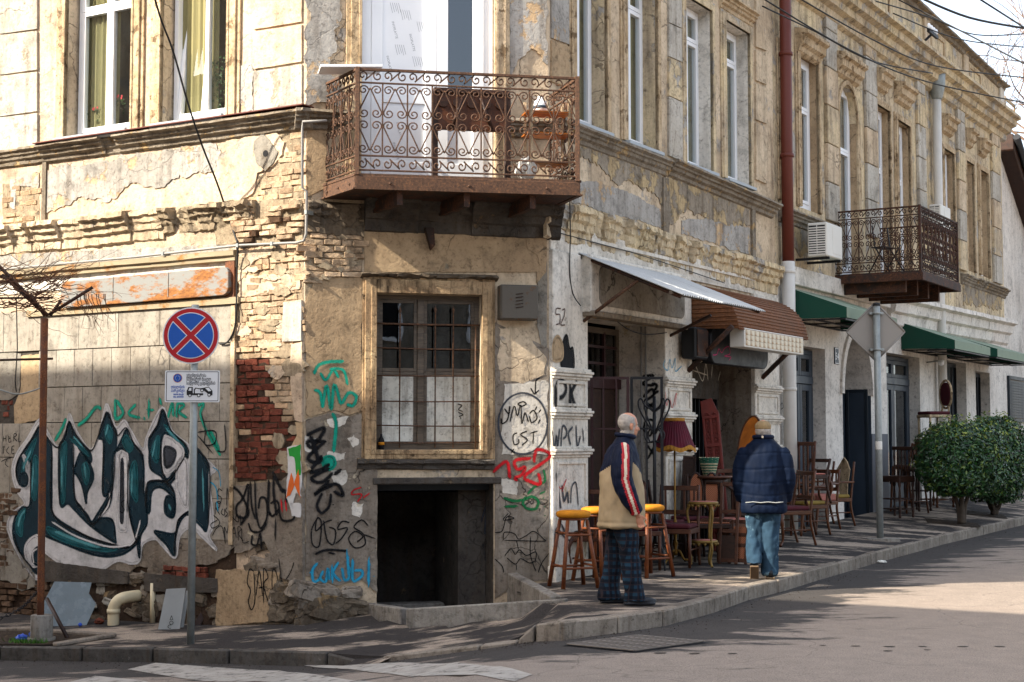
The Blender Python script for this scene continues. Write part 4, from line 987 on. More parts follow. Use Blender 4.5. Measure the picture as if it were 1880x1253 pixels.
for a, b in ((1214, 1224), (1377, 1383)):
    MB(Rr).box(RX(a, 370), RX(b, 370), -.035, 0, 3.98, 4.72).build('band_strip', M['ledge'], wall_r)
# white fascia above the shops
MB(Rr).box(0, SEP - .02, -.022, 0, wz(1100, 470) - .05, wz(1100, 432)).build('fascia', M['white'], wall_r)
MB(Rr).box(S1[0] + .1, SEP - .9, -.05, -.022, wz(1150, 462) , wz(1150, 462) + .04).build('fascia_moulding', M['white'], wall_r)
def pillar(x0, x1, y0=-.06):
    zt = wz(1100, 470) - .05
    p = MB(Rr).box(x0, x1, y0, .01, -.3, zt).build('pillar', M['white'], wall_r, bev=.008)
    for z in (2.20, 1.775, 1.36):
        m = MB(Rr)
        for dz, o in ((-.05, .02), (-.02, .045), (.012, .06), (.04, .035)): m.box(x0 - o * .6, x1 + o * .6, y0 - o, y0 + .02, z + dz, z + dz + .03)
        m.build('pillar_band', M['white'], p, bev=.006)
    MB(Rr).ring(x0 + .07, x1 - .07, 1.86, 2.13, .03, y0 - .02, y0 + .01).build('pillar_panel', M['white'], p, bev=.004)
    MB(Rr).ring(x0 + .06, x1 - .06, -.2, 1.27, .03, y0 - .02, y0 + .01).build('pillar_panel', M['white'], p, bev=.004)
    MB(Rr).box(x0 - .03, x1 + .03, y0 - .05, .01, -.4, .18).build('pillar_base', M['white'], p, bev=.01)
    return p
p1 = pillar(.0, S1[0], -.05); p2 = pillar(S1[1], S2[0]); p3 = pillar(S2[1], SEP - .03)
# transom signboard of the first shop
tx0, tx1, tz0, tz1 = RX(1062), RX(1238), wz(1140, 588), wz(1140, 486)
MB(Rr).box(tx0, tx1, -.16, .02, tz0, tz1).build('transom_box', M['white'], wall_r, bev=.015)
MB(Rr).prism(rrect(tx0 + .18, tx1 - .06, tz0 + .1, tz1 - .1, .1), -.175, -.16).build('transom_panel', M['grey'], wall_r, bev=.008)
MB(Rr).box(tx0, tx1, -.2, -.0, tz0 - .03, tz0 + .03).build('transom_ledge', M['ledge'], wall_r, bev=.008)
# door of the first shop: transom light, dark door behind
dx0, dx1 = S1[0] + .02, S1[1] - .02
zt = wz(1100, 735)
df = MB(Rr).ring(dx0, dx1, -.1, ZT1 - .05, .07, .56, .62).build('shop_door', M['oldwood'], wall_r)
MB(Rr).box(dx0 + .07, dx1 - .07, .585, .59, 2.25, ZT1 - .12).build('transom_light', M['glass_dark'], df)
MB(Rr).box(dx0, dx1, .53, .6, 2.12, 2.24).build('door_rail', M['maroon'], df)
for k in (.3, .55, .8):
    x = dx0 + (dx1 - dx0) * k; MB(Rr).box(x - .02, x + .02, .555, .59, 2.24, ZT1 - .1).build('transom_bar', M['maroon'], df)
for z in (2.62, 2.42): MB(Rr).box(dx0 + .07, dx1 - .07, .552, .585, z - .015, z + .015).build('transom_bar', M['maroon'], df)
for k in range(5):
    x = dx0 + .1 + (dx1 - dx0 - .2) * k / 5; MB(Rr).box(x + .01, x + (dx1 - dx0 - .2) / 5 - .01, .57, .60, -.05, 2.12).build('door_board', M['wood_dark'], df, bev=.006)
for u, a, b in ((1168, 575, 1000), (1176, 575, 1000)):
    x = RX(u); 
MB(Rr).tube([(S1[1] - .012, .2, .1), (S1[1] - .012, .2, ZT1 - .02)], .012, 6).build('conduit', M['wire_grey'], wall_r); MB(Rr).tube([(S1[1] - .012, .26, .1), (S1[1] - .012, .26, ZT1 - .02)], .012, 6).build('conduit', M['wire_grey'], wall_r)
# second shop: dark gate with vertical bars and painted glass board
g2 = MB(Rr).ring(S2[0] + .01, S2[1] - .01, -.1, 2.9, .05, .5, .55).build('shop_gate', M['black'], wall_r)
for k in range(16):
    x = S2[0] + .1 + (S2[1] - S2[0] - .2) * k / 15; MB(Rr).box(x - .01, x + .01, .51, .535, 0, 2.05).build('gate_bar', M['black'], g2)
MB(Rr).box(S2[0] + .05, S2[1] - .05, .46, .50, 2.06, 2.55).build('painted_board', M['sooty'], g2)
def sfr(y): return lambda pts: pts
tag(Rr, [[(1270, 705), (1275, 670), (1290, 700), (1296, 668), (1300, 700)], [(1272, 680), (1300, 690)], [(1275, 668), (1290, 664)], [(1318, 700), (1328, 672), (1342, 700)], [(1322, 688), (1340, 690)], [(1308, 668), (1306, 695)], [(1330, 694), (1336, 686), (1340, 694), (1334, 700)]], 3.2, 'p_lt', g2, .455)
tag(Rr, [[(1309, 652), (1318, 650), (1322, 640), (1318, 636), (1326, 640)], [(1330, 640), (1338, 636), (1340, 648), (1330, 652), (1344, 654), (1340, 660)]], 2.2, 'p_pink', g2, .3)
# --- graffiti on the left wall
yg = -.040
G1 = [
 [(33, 905), (24, 880), (23, 855), (32, 830), (50, 805), (72, 770), (86, 790), (105, 820), (118, 800), (127, 760), (140, 790), (165, 825), (182, 800), (195, 742), (208, 775), (215, 785), (228, 772), (240, 790), (262, 825), (270, 800), (298, 748), (315, 790), (350, 820), (395, 860), (384, 880), (392, 960), (384, 985), (398, 1010), (370, 985), (352, 968), (330, 985), (322, 1024), (300, 1005), (285, 990), (262, 1000), (256, 1030), (240, 1035), (215, 1030), (180, 1048), (120, 1040), (70, 1010), (70, 1065), (40, 1030), (18, 985), (14, 960), (25, 940), (45, 925)],
]
fill(L, G1, 'p_white', wall_l, yg, 'white halo of the large spray-painted lettering')
G2 = [  # dark teal letter bodies
 [(36, 890), (30, 870), (34, 845), (52, 815), (62, 803), (72, 785), (84, 800), (92, 815), (95, 830), (95, 918), (96, 940), (108, 955), (140, 975), (170, 990), (215, 1003), (235, 1005), (256, 985), (250, 1000), (225, 1018), (190, 1022), (150, 1012), (95, 990), (70, 985), (70, 1052), (52, 1035), (34, 1010), (24, 985), (26, 955), (40, 932), (55, 925), (56, 842), (44, 862), (40, 880)],
 [(108, 826), (118, 806), (127, 775), (138, 800), (165, 830), (166, 850), (150, 832), (134, 808), (135, 860), (150, 830), (172, 872), (160, 905), (158, 925), (150, 890), (136, 870), (136, 905), (140, 922), (160, 945), (168, 958), (178, 945), (196, 915), (204, 890), (196, 910), (188, 900), (190, 815), (181, 802), (196, 758), (206, 780), (214, 796), (212, 830), (208, 840), (206, 900), (200, 930), (182, 950), (206, 955), (212, 990), (208, 995), (165, 965), (140, 940), (125, 925), (110, 925)],
 [(214, 828), (224, 805), (232, 790), (240, 810), (262, 838), (264, 900), (268, 915), (270, 960), (258, 985), (256, 1025), (250, 990), (236, 930), (236, 850), (224, 825)],
 [(274, 806), (290, 780), (299, 755), (312, 790), (338, 815), (345, 840), (336, 832), (306, 796), (296, 812), (296, 850), (308, 880), (336, 835), (340, 850), (310, 890), (296, 875), (276, 860), (274, 830)],
 [(355, 825), (382, 855), (381, 875), (380, 970), (368, 965), (345, 945), (330, 960), (322, 990), (320, 1020), (305, 1000), (290, 985), (285, 975), (320, 980), (328, 955), (345, 940), (352, 940)],
 [(270, 890), (285, 884), (305, 886), (318, 900), (322, 930), (318, 950), (305, 945), (302, 930), (306, 912), (318, 915), (304, 900), (290, 895), (278, 905), (275, 940), (268, 935)],
]
fill(L, G2, 'p_deep', wall_l, yg - .002, 'dark teal bodies of the large spray-painted letters')
G3 = [  # brighter teal lights
 [(40, 860), (52, 825), (66, 806), (60, 830), (46, 868), (42, 885)], [(58, 905), (62, 840), (70, 850), (66, 915)], [(112, 915), (112, 830), (122, 815), (120, 880), (118, 920)], [(150, 860), (158, 850), (164, 870), (158, 890)], [(128, 805), (150, 820), (164, 838), (150, 826)],
 [(88, 968), (130, 985), (180, 1000), (215, 1008), (190, 1012), (140, 1002), (95, 984)], [(30, 975), (32, 950), (46, 935), (42, 960), (40, 985)], [(240, 900), (240, 860), (250, 850), (252, 920)], [(278, 830), (290, 800), (292, 820), (288, 850)], [(302, 780), (325, 805), (338, 822), (320, 810)], [(306, 930), (312, 918), (318, 935), (310, 945)], [(192, 795), (198, 780), (206, 795), (202, 815)], [(225, 812), (232, 800), (244, 820), (236, 830)]]
fill(L, G3, 'p_mid', wall_l, yg - .004, 'teal highlights on the large spray-painted letters')
tag(L, [[(36, 890), (29, 868), (34, 843), (54, 812), (72, 780)], [(72, 780), (90, 808), (105, 822), (116, 804), (127, 772)], [(127, 772), (142, 802), (166, 828), (180, 802), (195, 755)], [(195, 755), (208, 782), (216, 800), (232, 786), (246, 815), (264, 838)], [(272, 806), (288, 782), (299, 752), (316, 795), (340, 815), (350, 840)], [(355, 825), (384, 856), (382, 970)], [(296, 812), (296, 850), (308, 884), (340, 838)], [(57, 840), (56, 920)], [(96, 830), (96, 940), (150, 980), (215, 1002), (240, 1003), (258, 985)], [(26, 980), (34, 1010), (54, 1037), (70, 1054)], [(109, 828), (110, 925)], [(190, 815), (189, 905)], [(212, 830), (206, 900), (184, 948), (168, 962), (150, 932), (136, 905), (136, 812)], [(236, 845), (236, 935), (252, 1000)], [(268, 935), (270, 890), (290, 882), (308, 888), (320, 905)], [(320, 1020), (326, 960), (345, 940)]], 3.2, 'p_black', wall_l, yg - .006, label='black outlines of the large spray-painted letters')
tag(L, [[(58, 1040), (50, 1012), (48, 1000), (62, 985), (70, 990)], [(62, 1035), (60, 1015), (68, 1008)], [(202, 905), (198, 930), (180, 952)], [(236, 1003), (248, 990), (258, 955)], [(95, 958), (140, 985), (200, 1004), (240, 1000)]], 4, 'p_white', wall_l, yg - .0075)
fill(L, [[(42, 836), (50, 846), (53, 870), (52, 890), (44, 896), (38, 884), (46, 876), (48, 860)], [(72, 986), (58, 988), (47, 1001), (46, 1018), (53, 1036), (64, 1041), (72, 1030)]], 'p_white', wall_l, yg - .0062)
fill(L, [[(38, 872), (46, 868), (51, 878), (49, 890), (41, 893), (36, 884)], [(72, 1006), (63, 1010), (59, 1022), (62, 1034), (72, 1036)], [(306, 912), (316, 914), (319, 930), (314, 946), (305, 942), (302, 926)]], 'p_deep', wall_l, yg - .0068)
tag(L, [(7, [(57, 828), (48, 846), (42, 862)]), (6, [(58, 905), (62, 850)]), (6, [(113, 905), (114, 838)]), (5, [(134, 800), (152, 822)]), (6, [(155, 850), (157, 880)]), (6, [(193, 800), (199, 780)]), (6, [(241, 910), (243, 862)]), (6, [(279, 840), (286, 808)]), (6, [(305, 786), (330, 814)]), (6, [(310, 925), (313, 938)]), (7, [(100, 975), (140, 992), (185, 1006)]), (6, [(33, 968), (38, 948), (46, 938)]), (5, [(372, 860), (374, 940)])], 6, 'p_lteal', wall_l, yg - .0072, sep=True)
fill(L, [[(218, 842), (230, 832), (235, 850), (234, 960), (226, 975), (216, 960)], [(300, 815), (308, 802), (336, 825), (330, 850), (308, 870), (300, 860)], [(326, 852), (343, 848), (343, 930), (326, 900)]], 'p_pale', wall_l, yg - .005)
fill(L, [[(302, 822), (322, 828), (318, 850), (304, 858)], [(222, 856), (226, 852), (226, 950), (221, 950)]], 'p_grey', wall_l, yg - .0065)
tag(L, [[(229, 918), (222, 925), (228, 936), (224, 942), (220, 938)], [(233, 915), (233, 945)]], 2, 'p_black', wall_l, yg - .0078)
tag(L, [(8, [(142, 782), (158, 770), (176, 748), (186, 752)]), (8, [(100, 810), (112, 790), (122, 768)]), (8, [(212, 732), (212, 768), (226, 758), (213, 734)]), (7, [(250, 742), (236, 760), (258, 768)]), (5, [(264, 765), (266, 772)]), (7, [(274, 732), (272, 770)]), (6, [(268, 752), (284, 754)]), (7, [(293, 730), (296, 745)]), (7, [(308, 768), (316, 740), (318, 766)]), (7, [(324, 768), (326, 742), (338, 744), (328, 756), (344, 768)]), (7, [(362, 745), (374, 742), (368, 760), (378, 790), (392, 815), (405, 838)]), (9, [(385, 790), (395, 810), (402, 830)])], 8, 'p_teal', wall_l, yg - .001, label='teal spray-painted tag above the large lettering', sep=True)
tag(L, [[(6, 800), (6, 812)], [(11, 799), (11, 812)], [(6, 806), (11, 805)], [(16, 800), (16, 812), (21, 811)], [(16, 806), (20, 805)], [(25, 811), (26, 797), (31, 799), (26, 804), (32, 811)], [(35, 796), (34, 811), (39, 810)], [(4, 821), (9, 821)], [(7, 821), (6, 834)], [(17, 820), (12, 828), (17, 834)], [(27, 819), (22, 821), (22, 833), (27, 832)], [(22, 827), (26, 826)], [(2, 848), (12, 843), (22, 840)], [(14, 842), (10, 852), (16, 858)]], 1.7, 'p_black', wall_l, yg + .004)
tag(L, [[(360, 752), (362, 815)], [(362, 794), (394, 792), (394, 814), (376, 816), (378, 790)], [(360, 796), (392, 835)], [(398, 828), (414, 826), (412, 778)], [(370, 760), (380, 800)]], 3, 'p_black', wall_l, yg - .002)
tag(L, [(2, [(390, 858), (402, 868), (405, 895)]), (3, [(384, 884), (396, 895), (400, 920)]), (4, [(398, 920), (400, 940)])], 2, 'p_blue', wall_l, yg - .003)
tag(L, [[(408, 902), (402, 898), (399, 908), (406, 914), (404, 925), (398, 922)], [(416, 930), (417, 896), (422, 928), (425, 902)], [(395, 945), (396, 924), (404, 922), (402, 932), (397, 934), (404, 946)], [(409, 934), (406, 942), (412, 946), (412, 934)], [(417, 932), (414, 938), (418, 944), (412, 950)], [(422, 930), (422, 950)], [(430, 934), (422, 942), (432, 956)], [(434, 945), (432, 955), (438, 958), (437, 945)], [(441, 944), (442, 960), (447, 958)], [(392, 946), (402, 956), (402, 964), (390, 970), (388, 962), (400, 955)], [(390, 984), (398, 970), (408, 968), (414, 1000)], [(413, 990), (412, 968), (417, 978), (420, 964), (423, 984)], [(425, 986), (430, 968), (434, 988)], [(428, 980), (434, 979)], [(438, 994), (437, 968), (443, 972), (438, 980), (447, 994)], [(444, 970), (446, 996), (458, 994)]], 2.0, 'p_black', wall_l, yg)
tag(L, [(6, [(424, 892), (440, 905), (455, 935), (452, 950), (436, 948), (434, 930), (446, 915), (456, 890), (452, 945), (440, 965)]), (5, [(460, 884), (462, 930), (470, 955)]), (5, [(468, 882), (470, 940), (478, 970), (490, 950), (488, 918), (478, 915), (474, 935)]), (7, [(494, 880), (492, 930), (498, 948)]), (7, [(504, 870), (502, 900), (508, 948)]), (5, [(496, 925), (508, 920), (512, 935), (500, 948), (494, 940)]), (8, [(516, 900), (526, 905), (524, 925)]), (5, [(512, 935), (518, 955), (536, 955), (542, 946)]), (4, [(506, 950), (505, 995)]), (5, [(456, 960), (462, 975), (478, 976), (490, 960)]), (5, [(464, 982), (462, 998), (472, 1000), (478, 980), (480, 1010)]), (8, [(500, 865), (512, 890), (520, 905)])], 5, 'p_black', wall_l, yg)
tag(L, [(4, [(516, 915), (518, 942)]), (4, [(524, 918), (526, 940)])], 4, 'p_red', wall_l, yg - .002)
tag(L, [[(466, 1050), (458, 1046), (454, 1070), (460, 1085), (456, 1105), (462, 1120), (468, 1100), (466, 1050)], [(470, 1095), (476, 1048), (482, 1095)], [(474, 1080), (484, 1078)], [(484, 1110), (484, 1046), (492, 1060), (484, 1075), (496, 1115)], [(500, 1110), (500, 1050), (508, 1055), (514, 1105)], [(512, 1025), (516, 1060), (522, 1110)], [(540, 1032), (534, 1050), (524, 1066)]], 2.6, 'p_black', wall_l, -.047)
# --- graffiti on the chamfer
yc = -.024
tag(C, [(7, [(576, 688), (584, 672), (602, 665), (632, 664)]), (6, [(588, 684), (598, 698), (612, 680), (622, 695)]), (6, [(604, 678), (630, 680), (638, 708)]), (7, [(576, 716), (588, 722), (592, 750)]), (7, [(592, 750), (600, 708), (608, 752), (614, 706), (626, 745)]), (7, [(628, 742), (640, 722), (654, 728), (648, 745), (636, 742)]), (8, [(610, 758), (617, 780), (612, 832)])], 7, 'p_teal', wall_c, yc, label='teal spray-painted tag left of the corner window')
fill(C, [[(592, 846), (600, 838), (612, 840), (616, 852), (608, 862), (596, 860)]], 'p_teal', wall_c, yc - .001)
tag(C, [(8, [(562, 800), (594, 786), (590, 800), (572, 822), (566, 810), (600, 812)]), (8, [(598, 810), (566, 840), (584, 850), (592, 838)]), (8, [(592, 836), (570, 866), (590, 862), (606, 852)]), (7, [(606, 860), (572, 878), (590, 886), (612, 868)]), (7, [(606, 882), (578, 908), (590, 900), (612, 890)]), (8, [(612, 872), (628, 862)]), (7, [(600, 892), (620, 890), (630, 910), (612, 902)]), (6, [(608, 906), (604, 930), (590, 942), (582, 928), (592, 905)]), (7, [(611, 926), (612, 928)]), (9, [(570, 800), (580, 830), (586, 850)])], 8, 'p_black', wall_c, yc - .002, label='thick black spray-painted tag left of the basement opening')
tag(C, [[(580, 955), (572, 975), (574, 1000), (586, 1002), (590, 960), (582, 952), (580, 975), (596, 960), (610, 955)], [(594, 955), (600, 990), (612, 1000), (616, 975), (604, 968)], [(642, 960), (628, 958), (620, 972), (638, 970), (626, 990), (616, 998)], [(676, 966), (664, 955), (650, 968), (666, 980), (670, 1000), (652, 1006), (640, 990), (652, 976), (666, 985), (655, 996)], [(664, 980), (690, 990)], (5, [(578, 1018), (600, 1010), (638, 1012)]), (4, [(602, 1014), (616, 1018)])], 3, 'p_black', wall_c, yc)
tag(C, [(5, [(568, 1052), (576, 1050)]), (6, [(584, 1034), (574, 1046), (576, 1068), (590, 1062)]), (6, [(594, 1048), (588, 1062), (598, 1068), (602, 1044), (604, 1066)]), (6, [(610, 1036), (610, 1072)]), (6, [(622, 1032), (612, 1052), (626, 1068)]), (6, [(628, 1042), (632, 1064), (640, 1062), (642, 1040)]), (6, [(637, 1008), (641, 1066)]), (6, [(648, 1026), (648, 1066), (664, 1058), (664, 1048), (650, 1048)]), (6, [(678, 1022), (676, 1080)]), (6, [(686, 1058), (687, 1059)])], 6, 'p_blue', wall_c, yc - .002, label='light blue spray-painted tag beside the basement opening')
tag(C, [[(664, 895), (650, 900), (646, 908), (664, 908), (656, 922)], [(680, 905), (666, 915)]], 3, 'p_red', wall_c, yc)
import_circle = [(960 + 45 * math.cos(t_ * .2618), 778 + 56 * math.sin(t_ * .2618)) for t_ in range(25)]
tag(C, [(4, import_circle)], 4, 'p_grey', wall_c, yc)
tag(C, [[(926, 750), (934, 760), (936, 746), (932, 770), (922, 778), (920, 768)], [(936, 776), (944, 746), (950, 764), (956, 744), (958, 778), (964, 758), (970, 776)], [(972, 760), (980, 754), (986, 768), (976, 776), (972, 764)], [(988, 778), (992, 770)], [(950, 742), (960, 738), (966, 742), (958, 746), (950, 742)], [(982, 754), (986, 746)], [(988, 758), (994, 752)], [(950, 795), (942, 800), (944, 816), (952, 814), (952, 806)], [(968, 792), (956, 798), (968, 808), (958, 818)], [(972, 796), (988, 792)], [(980, 794), (978, 818)], [(974, 712), (982, 724), (984, 700), (992, 694)], [(982, 724), (990, 716)], [(938, 832), (944, 824)], [(936, 824), (946, 834)]], 3, 'p_black', wall_c, yc - .001, label='black circled tag with crown right of the corner window')
tag(C, [(7, [(904, 868), (930, 848), (936, 880)]), (7, [(976, 842), (946, 846), (950, 862), (964, 858), (958, 872), (946, 878), (950, 884)]), (7, [(980, 850), (986, 826), (1010, 838), (964, 874), (978, 886), (992, 888), (988, 868)])], 7, 'p_red', wall_c, yc - .003, label='red spray-painted numeral tag below the circled tag')
tag(C, [(6, [(924, 914), (944, 920), (962, 918)]), (6, [(925, 930), (952, 930)]), (6, [(966, 912), (960, 924), (968, 934), (984, 934), (988, 920), (976, 912), (964, 918)]), (5, [(968, 908), (984, 892), (1000, 884), (998, 862)]), (4, [(990, 908), (1002, 902)]), (4, [(997, 914), (998, 916)]), (4, [(999, 930), (1000, 932)]), (4, [(1000, 946), (1001, 948)])], 6, 'p_green', wall_c, yc - .002, label='green spray-painted tag under the red numeral')
tag(C, [[(934, 942), (924, 955), (944, 952), (930, 950), (922, 975), (908, 978)], [(924, 992), (926, 978), (944, 980), (952, 990), (966, 984), (980, 976), (998, 990), (996, 994), (924, 992)], [(926, 1022), (938, 1008), (946, 1018), (954, 1010), (966, 1020), (984, 1014), (982, 1034)], [(930, 1024), (946, 1036), (956, 1026), (972, 1034), (982, 1030)], [(974, 985), (974, 1020), (984, 1050)], [(948, 992), (952, 1010)], [(948, 1036), (948, 1048)], [(908, 1026), (922, 1040), (924, 1052)], [(1008, 1016), (994, 1035), (988, 1052)]], 2.0, 'p_black', wall_c, yc)
# --- tags on the pillars
yp = -.058
tag(Rr, [(11, [(1020, 752), (1021, 704)]), (10, [(1021, 704), (1034, 700), (1040, 714), (1034, 728), (1022, 732)]), (11, [(1047, 752), (1048, 702)]), (10, [(1060, 700), (1050, 722), (1058, 750)])], 8, 'p_black', wall_r, yp, label='black two-letter tag on the first shop pillar')
tag(Rr, [(5, [(1014, 790), (1018, 824), (1022, 800), (1024, 822), (1028, 786)]), (5, [(1030, 824), (1033, 784), (1040, 788), (1040, 800), (1034, 806)]), (5, [(1052, 784), (1044, 796), (1048, 818)]), (5, [(1058, 780), (1060, 820), (1066, 800)]), (4, [(1070, 785), (1072, 815)])], 5, 'p_grey', wall_r, yp)
tag(Rr, [(8, [(1022, 868), (1026, 905), (1030, 935)]), (6, [(1032, 890), (1036, 920), (1042, 905), (1044, 925)]), (4, [(1048, 925), (1050, 895), (1058, 888), (1062, 930)]), (6, [(1030, 960), (1040, 985)]), (4, [(1018, 1000), (1022, 970), (1040, 990), (1060, 995)])], 6, 'p_grey', wall_r, yp)
tag(Rr, [(2, [(1022, 882), (1030, 898), (1040, 880), (1032, 904)])], 2, 'p_red', wall_r, yp - .002)
tag(Rr, [[(1030, 567), (1022, 567), (1021, 577), (1028, 578), (1028, 593), (1021, 596)], [(1032, 570), (1037, 568), (1036, 580), (1030, 596), (1038, 597)]], 2.4, 'p_num', wall_r, yp, label='hand-painted house number 52 on the first pillar')
fill(Rr, [[(1030, 645), (1040, 615), (1046, 640), (1052, 640), (1054, 675), (1044, 682), (1032, 678)]], 'p_black', wall_r, yp, 'black soot-like spray patch on the first pillar')
fill(Rr, [[(1016, 632), (1024, 618), (1032, 632), (1032, 658), (1017, 660)]], 'ochre', wall_r, yp - .001)
tag(Rr, [(2, [(1222, 660), (1218, 672), (1226, 680), (1230, 660), (1234, 676), (1240, 658), (1240, 682), (1252, 672)])], 2, 'p_blue', wall_r, -.07); tag(Rr, [(2, [(1222, 720), (1224, 745), (1230, 728), (1234, 750), (1242, 722), (1240, 745)])], 2, 'p_red', wall_r, -.07)
# reveal of the first shop door: black letters (on the deep jamb)
JF = Fr(Rr.W(S1[1], 0, 0), (-Rr.y.x, -Rr.y.y)); JF = Fr(Rr.W(S1[1] - .006, .62, 0), (-Rr.y.x, -Rr.y.y))
tag(JF, [(6, [(1178, 692), (1200, 690), (1180, 705), (1202, 708)]), (6, [(1196, 704), (1206, 708), (1200, 722), (1210, 718)]), (6, [(1180, 730), (1196, 715), (1200, 725), (1182, 738)]), (5, [(1184, 738), (1206, 752)]), (5, [(1204, 736), (1186, 752)]), (5, [(1190, 770), (1200, 775), (1194, 800), (1182, 790), (1186, 772)]), (5, [(1184, 812), (1204, 840)]), (5, [(1204, 815), (1188, 845)])], 6, 'p_black', wall_r, -.004)
# poster remains
pm = thing('torn_poster', 'torn green and orange poster peeling off the corner of the wall', 'poster', L.W(L.px(546), -.04, L.loc(546, 948)[1]), world=True)
M['paper_g'] = plain('green_poster_paper', '1f8a30', .8, .15, 10, .05); M['paper_o'] = plain('orange_poster_paper', 'd0601c', .8, .2, 10, .05); M['paper_w'] = plain('torn_white_paper', 'c4c2c0', .85, .15, 14, .08)
patch('paper_layer', L, [(532, 822), (557, 816), (557, 912), (548, 905), (540, 945), (530, 912), (534, 870)], M['paper_w'], pm, -.042, .02, 140, y1=-.034)
patch('paper_layer', L, [(534, 824), (557, 816), (557, 872), (550, 875), (545, 840), (536, 838)], M['paper_g'], pm, -.044, .012, 141, y1=-.0421)
patch('paper_layer', L, [(530, 915), (540, 868), (545, 890), (553, 862), (557, 915), (552, 905), (546, 890), (538, 910)], M['paper_o'], pm, -.046, .012, 142, y1=-.0441)
patch('paper_layer', L, [(534, 920), (556, 925), (556, 950), (540, 948)], M['paper_w'], pm, -.042, .03, 143, y1=-.034)
# ------------------------------------------------------------------ second house along the street
M['curtain_grey'] = plain('pale_net_curtain', '9c968a', .9, .12, 4, .1)
hb = thing('terraced_house', 'long two-storey yellowed plaster house with pedimented windows and green awnings', 'building', Rr.W(13.7, 1, .3), world=True)
E2 = RX(1838, 300)
def op(u0, u1, vb, vt, dep=.17, mi=1, zb=None, zt=None): return (RX(u0), RX(u1), wz((u0 + u1) / 2, vb) if zb is None else zb, wz((u0 + u1) / 2, vt) if zt is None else zt, dep, mi)
UP = [(1437, 1449, 95), (1470, 1504, 108), (1543.6, 1577, 161), (1612, 1636, 203), (1650.5, 1673, 231), (1735, 1754, 282), (1776, 1790, 303), (1802, 1816.5, 320)]
opH = []
for i, (a, b, t_) in enumerate(UP): opH.append(op(a, b, 0, t_, .17, 1, zb=5.0 if i < 2 or i > 4 else 4.15))
D1 = op(1442, 1514, 0, 636, .25, 2, zb=.1); AR = op(1545, 1597, 0, 613, .45, 3, zb=-.2); D2 = op(1626, 1687, 0, 652, .25, 2, zb=.1)
D3 = op(1735, 1772, 0, 664, .25, 2, zb=.1); D4 = op(1789, 1815, 0, 683, .25, 2, zb=.1)
ZF = wz(1445, 522); ZF2 = wz(1850, 612)
# upper and ground floor walls are separate faces: plaster above, white paint below
zsp = (ZF + ZF2) / 2
wall_u = facade('upper_wall', Rr, SEP + .004, E2, zsp, 9.0, opH, [M['yellow'], M['ochre'], M['white2'], M['navy_dark']], hb)
wall_g = facade('ground_wall', Rr, SEP + .004, E2, -.6, zsp - .002, [D1, AR, D2, D3, D4], [M['white2'], M['ochre'], M['white2'], M['navy_wood']], hb)
for o in opH:
    m = MB(Rr)
    upvc(Rr, o[0] + .01, o[1], o[2] + .02, o[3] - .01, .11, wall_u, 1, o[2] + (o[3] - o[2]) * .66, name='window', curtain='curtain_grey', fw=.10)
# arches over the third upper window and the portal
def spandrel(o, rise, parent, mat, dep, name):
    xa, xb, zt = o[0], o[1], o[3]; xc = (xa + xb) / 2; hw = (xb - xa) / 2
    for sgn in (-1, 1):
        pts = [(xc + sgn * hw, zt + .001), (xc + sgn * hw, zt - rise)]
        for k in range(1, 11):
            a = math.pi / 2 * k / 10; pts.append((xc + sgn * hw * math.cos(a), zt - rise + rise * math.sin(a)))
        MB(Rr).prism(pts, .0005, dep).build(name, M[mat], parent)
    m = MB(Rr)
    for k in range(20):
        a0, a1 = math.pi * k / 20, math.pi * (k + 1) / 20; q = []
        for r_, a in ((1, a0), (1, a1), (1.16, a1), (1.16, a0)): q.append((xc - hw * r_ * math.cos(a), zt - rise + rise * (1 + (r_ - 1) * .8) * math.sin(a)))
        m.prism(q, -.04, .0)
    return m.build('arch_moulding', M['moulding' if mat != 'white2' else 'white2'], parent)
spandrel(opH[2], .55, wall_u, 'yellow', .17, 'arch_spandrel')
spandrel(AR, 1.0, wall_g, 'white2', .44, 'arch_spandrel')
for i, o in enumerate(opH):
    if i != 2: surround(Rr, o[0], o[1], o[2], o[3], wall_u, 'moulding', .13, .05, seed=i)
    else:
        for s_ in (0, 1): MB(Rr).box(o[s_] - (.14 if s_ == 0 else -.0), o[s_] + (.14 if s_ else 0), -.04, 0, o[2], o[3] - .55).build('window_surround', M['moulding'], wall_u, bev=.006)
# pediments, pilasters, main cornice and parapet
PED = [(1465, 1524, 80), (1537, 1596, 122), (1611, 1648, 145), (1648, 1690, 172), (1733, 1767, 228), (1776, 1803, 252), (1801, 1828, 270)]
for a, b, v in PED:
    z = wz((a + b) / 2, v); x0, x1 = RX(a), Rr.px(b, -.2) + .14
    cornice('window_hood', Rr, x0, x1, z, z, [(0, .05), (.22, 0), (.22, -.06), (.16, -.09), (.15, -.2), (.09, -.24), (.07, -.3), (0, -.34)], M['moulding'], wall_u, .2, .003, .1, int(a))
for a, b in ((1518, 1539), (1591.5, 1612), (1687, 1701), (1761, 1774), (1824, 1838)):
    x0, x1 = RX(a), RX(b); z = 4.95
    while z < 8.3:
        MB(Rr).box(x0 + .004, x1 - .004, -.06, .0, z, z + .60).build('plaster_block', M[rnd.choice(('block', 'cream', 'yellow'))], wall_u, bev=.008); z += .615
zc_a, zc_b = Rr.loc(1655, 41, -.42)[1], Rr.loc(1853, 197, -.42)[1]
PROF_TOP = [(0, .06), (.42, .0), (.43, -.07), (.33, -.1), (.32, -.22), (.22, -.26), (.2, -.36), (.1, -.4), (.08, -.52), (0, -.56)]
xs_a = Rr.px(1655, -.42, 41)
zc_s = zc_a - (zc_b - zc_a) / (E2 - xs_a) * (xs_a - SEP)
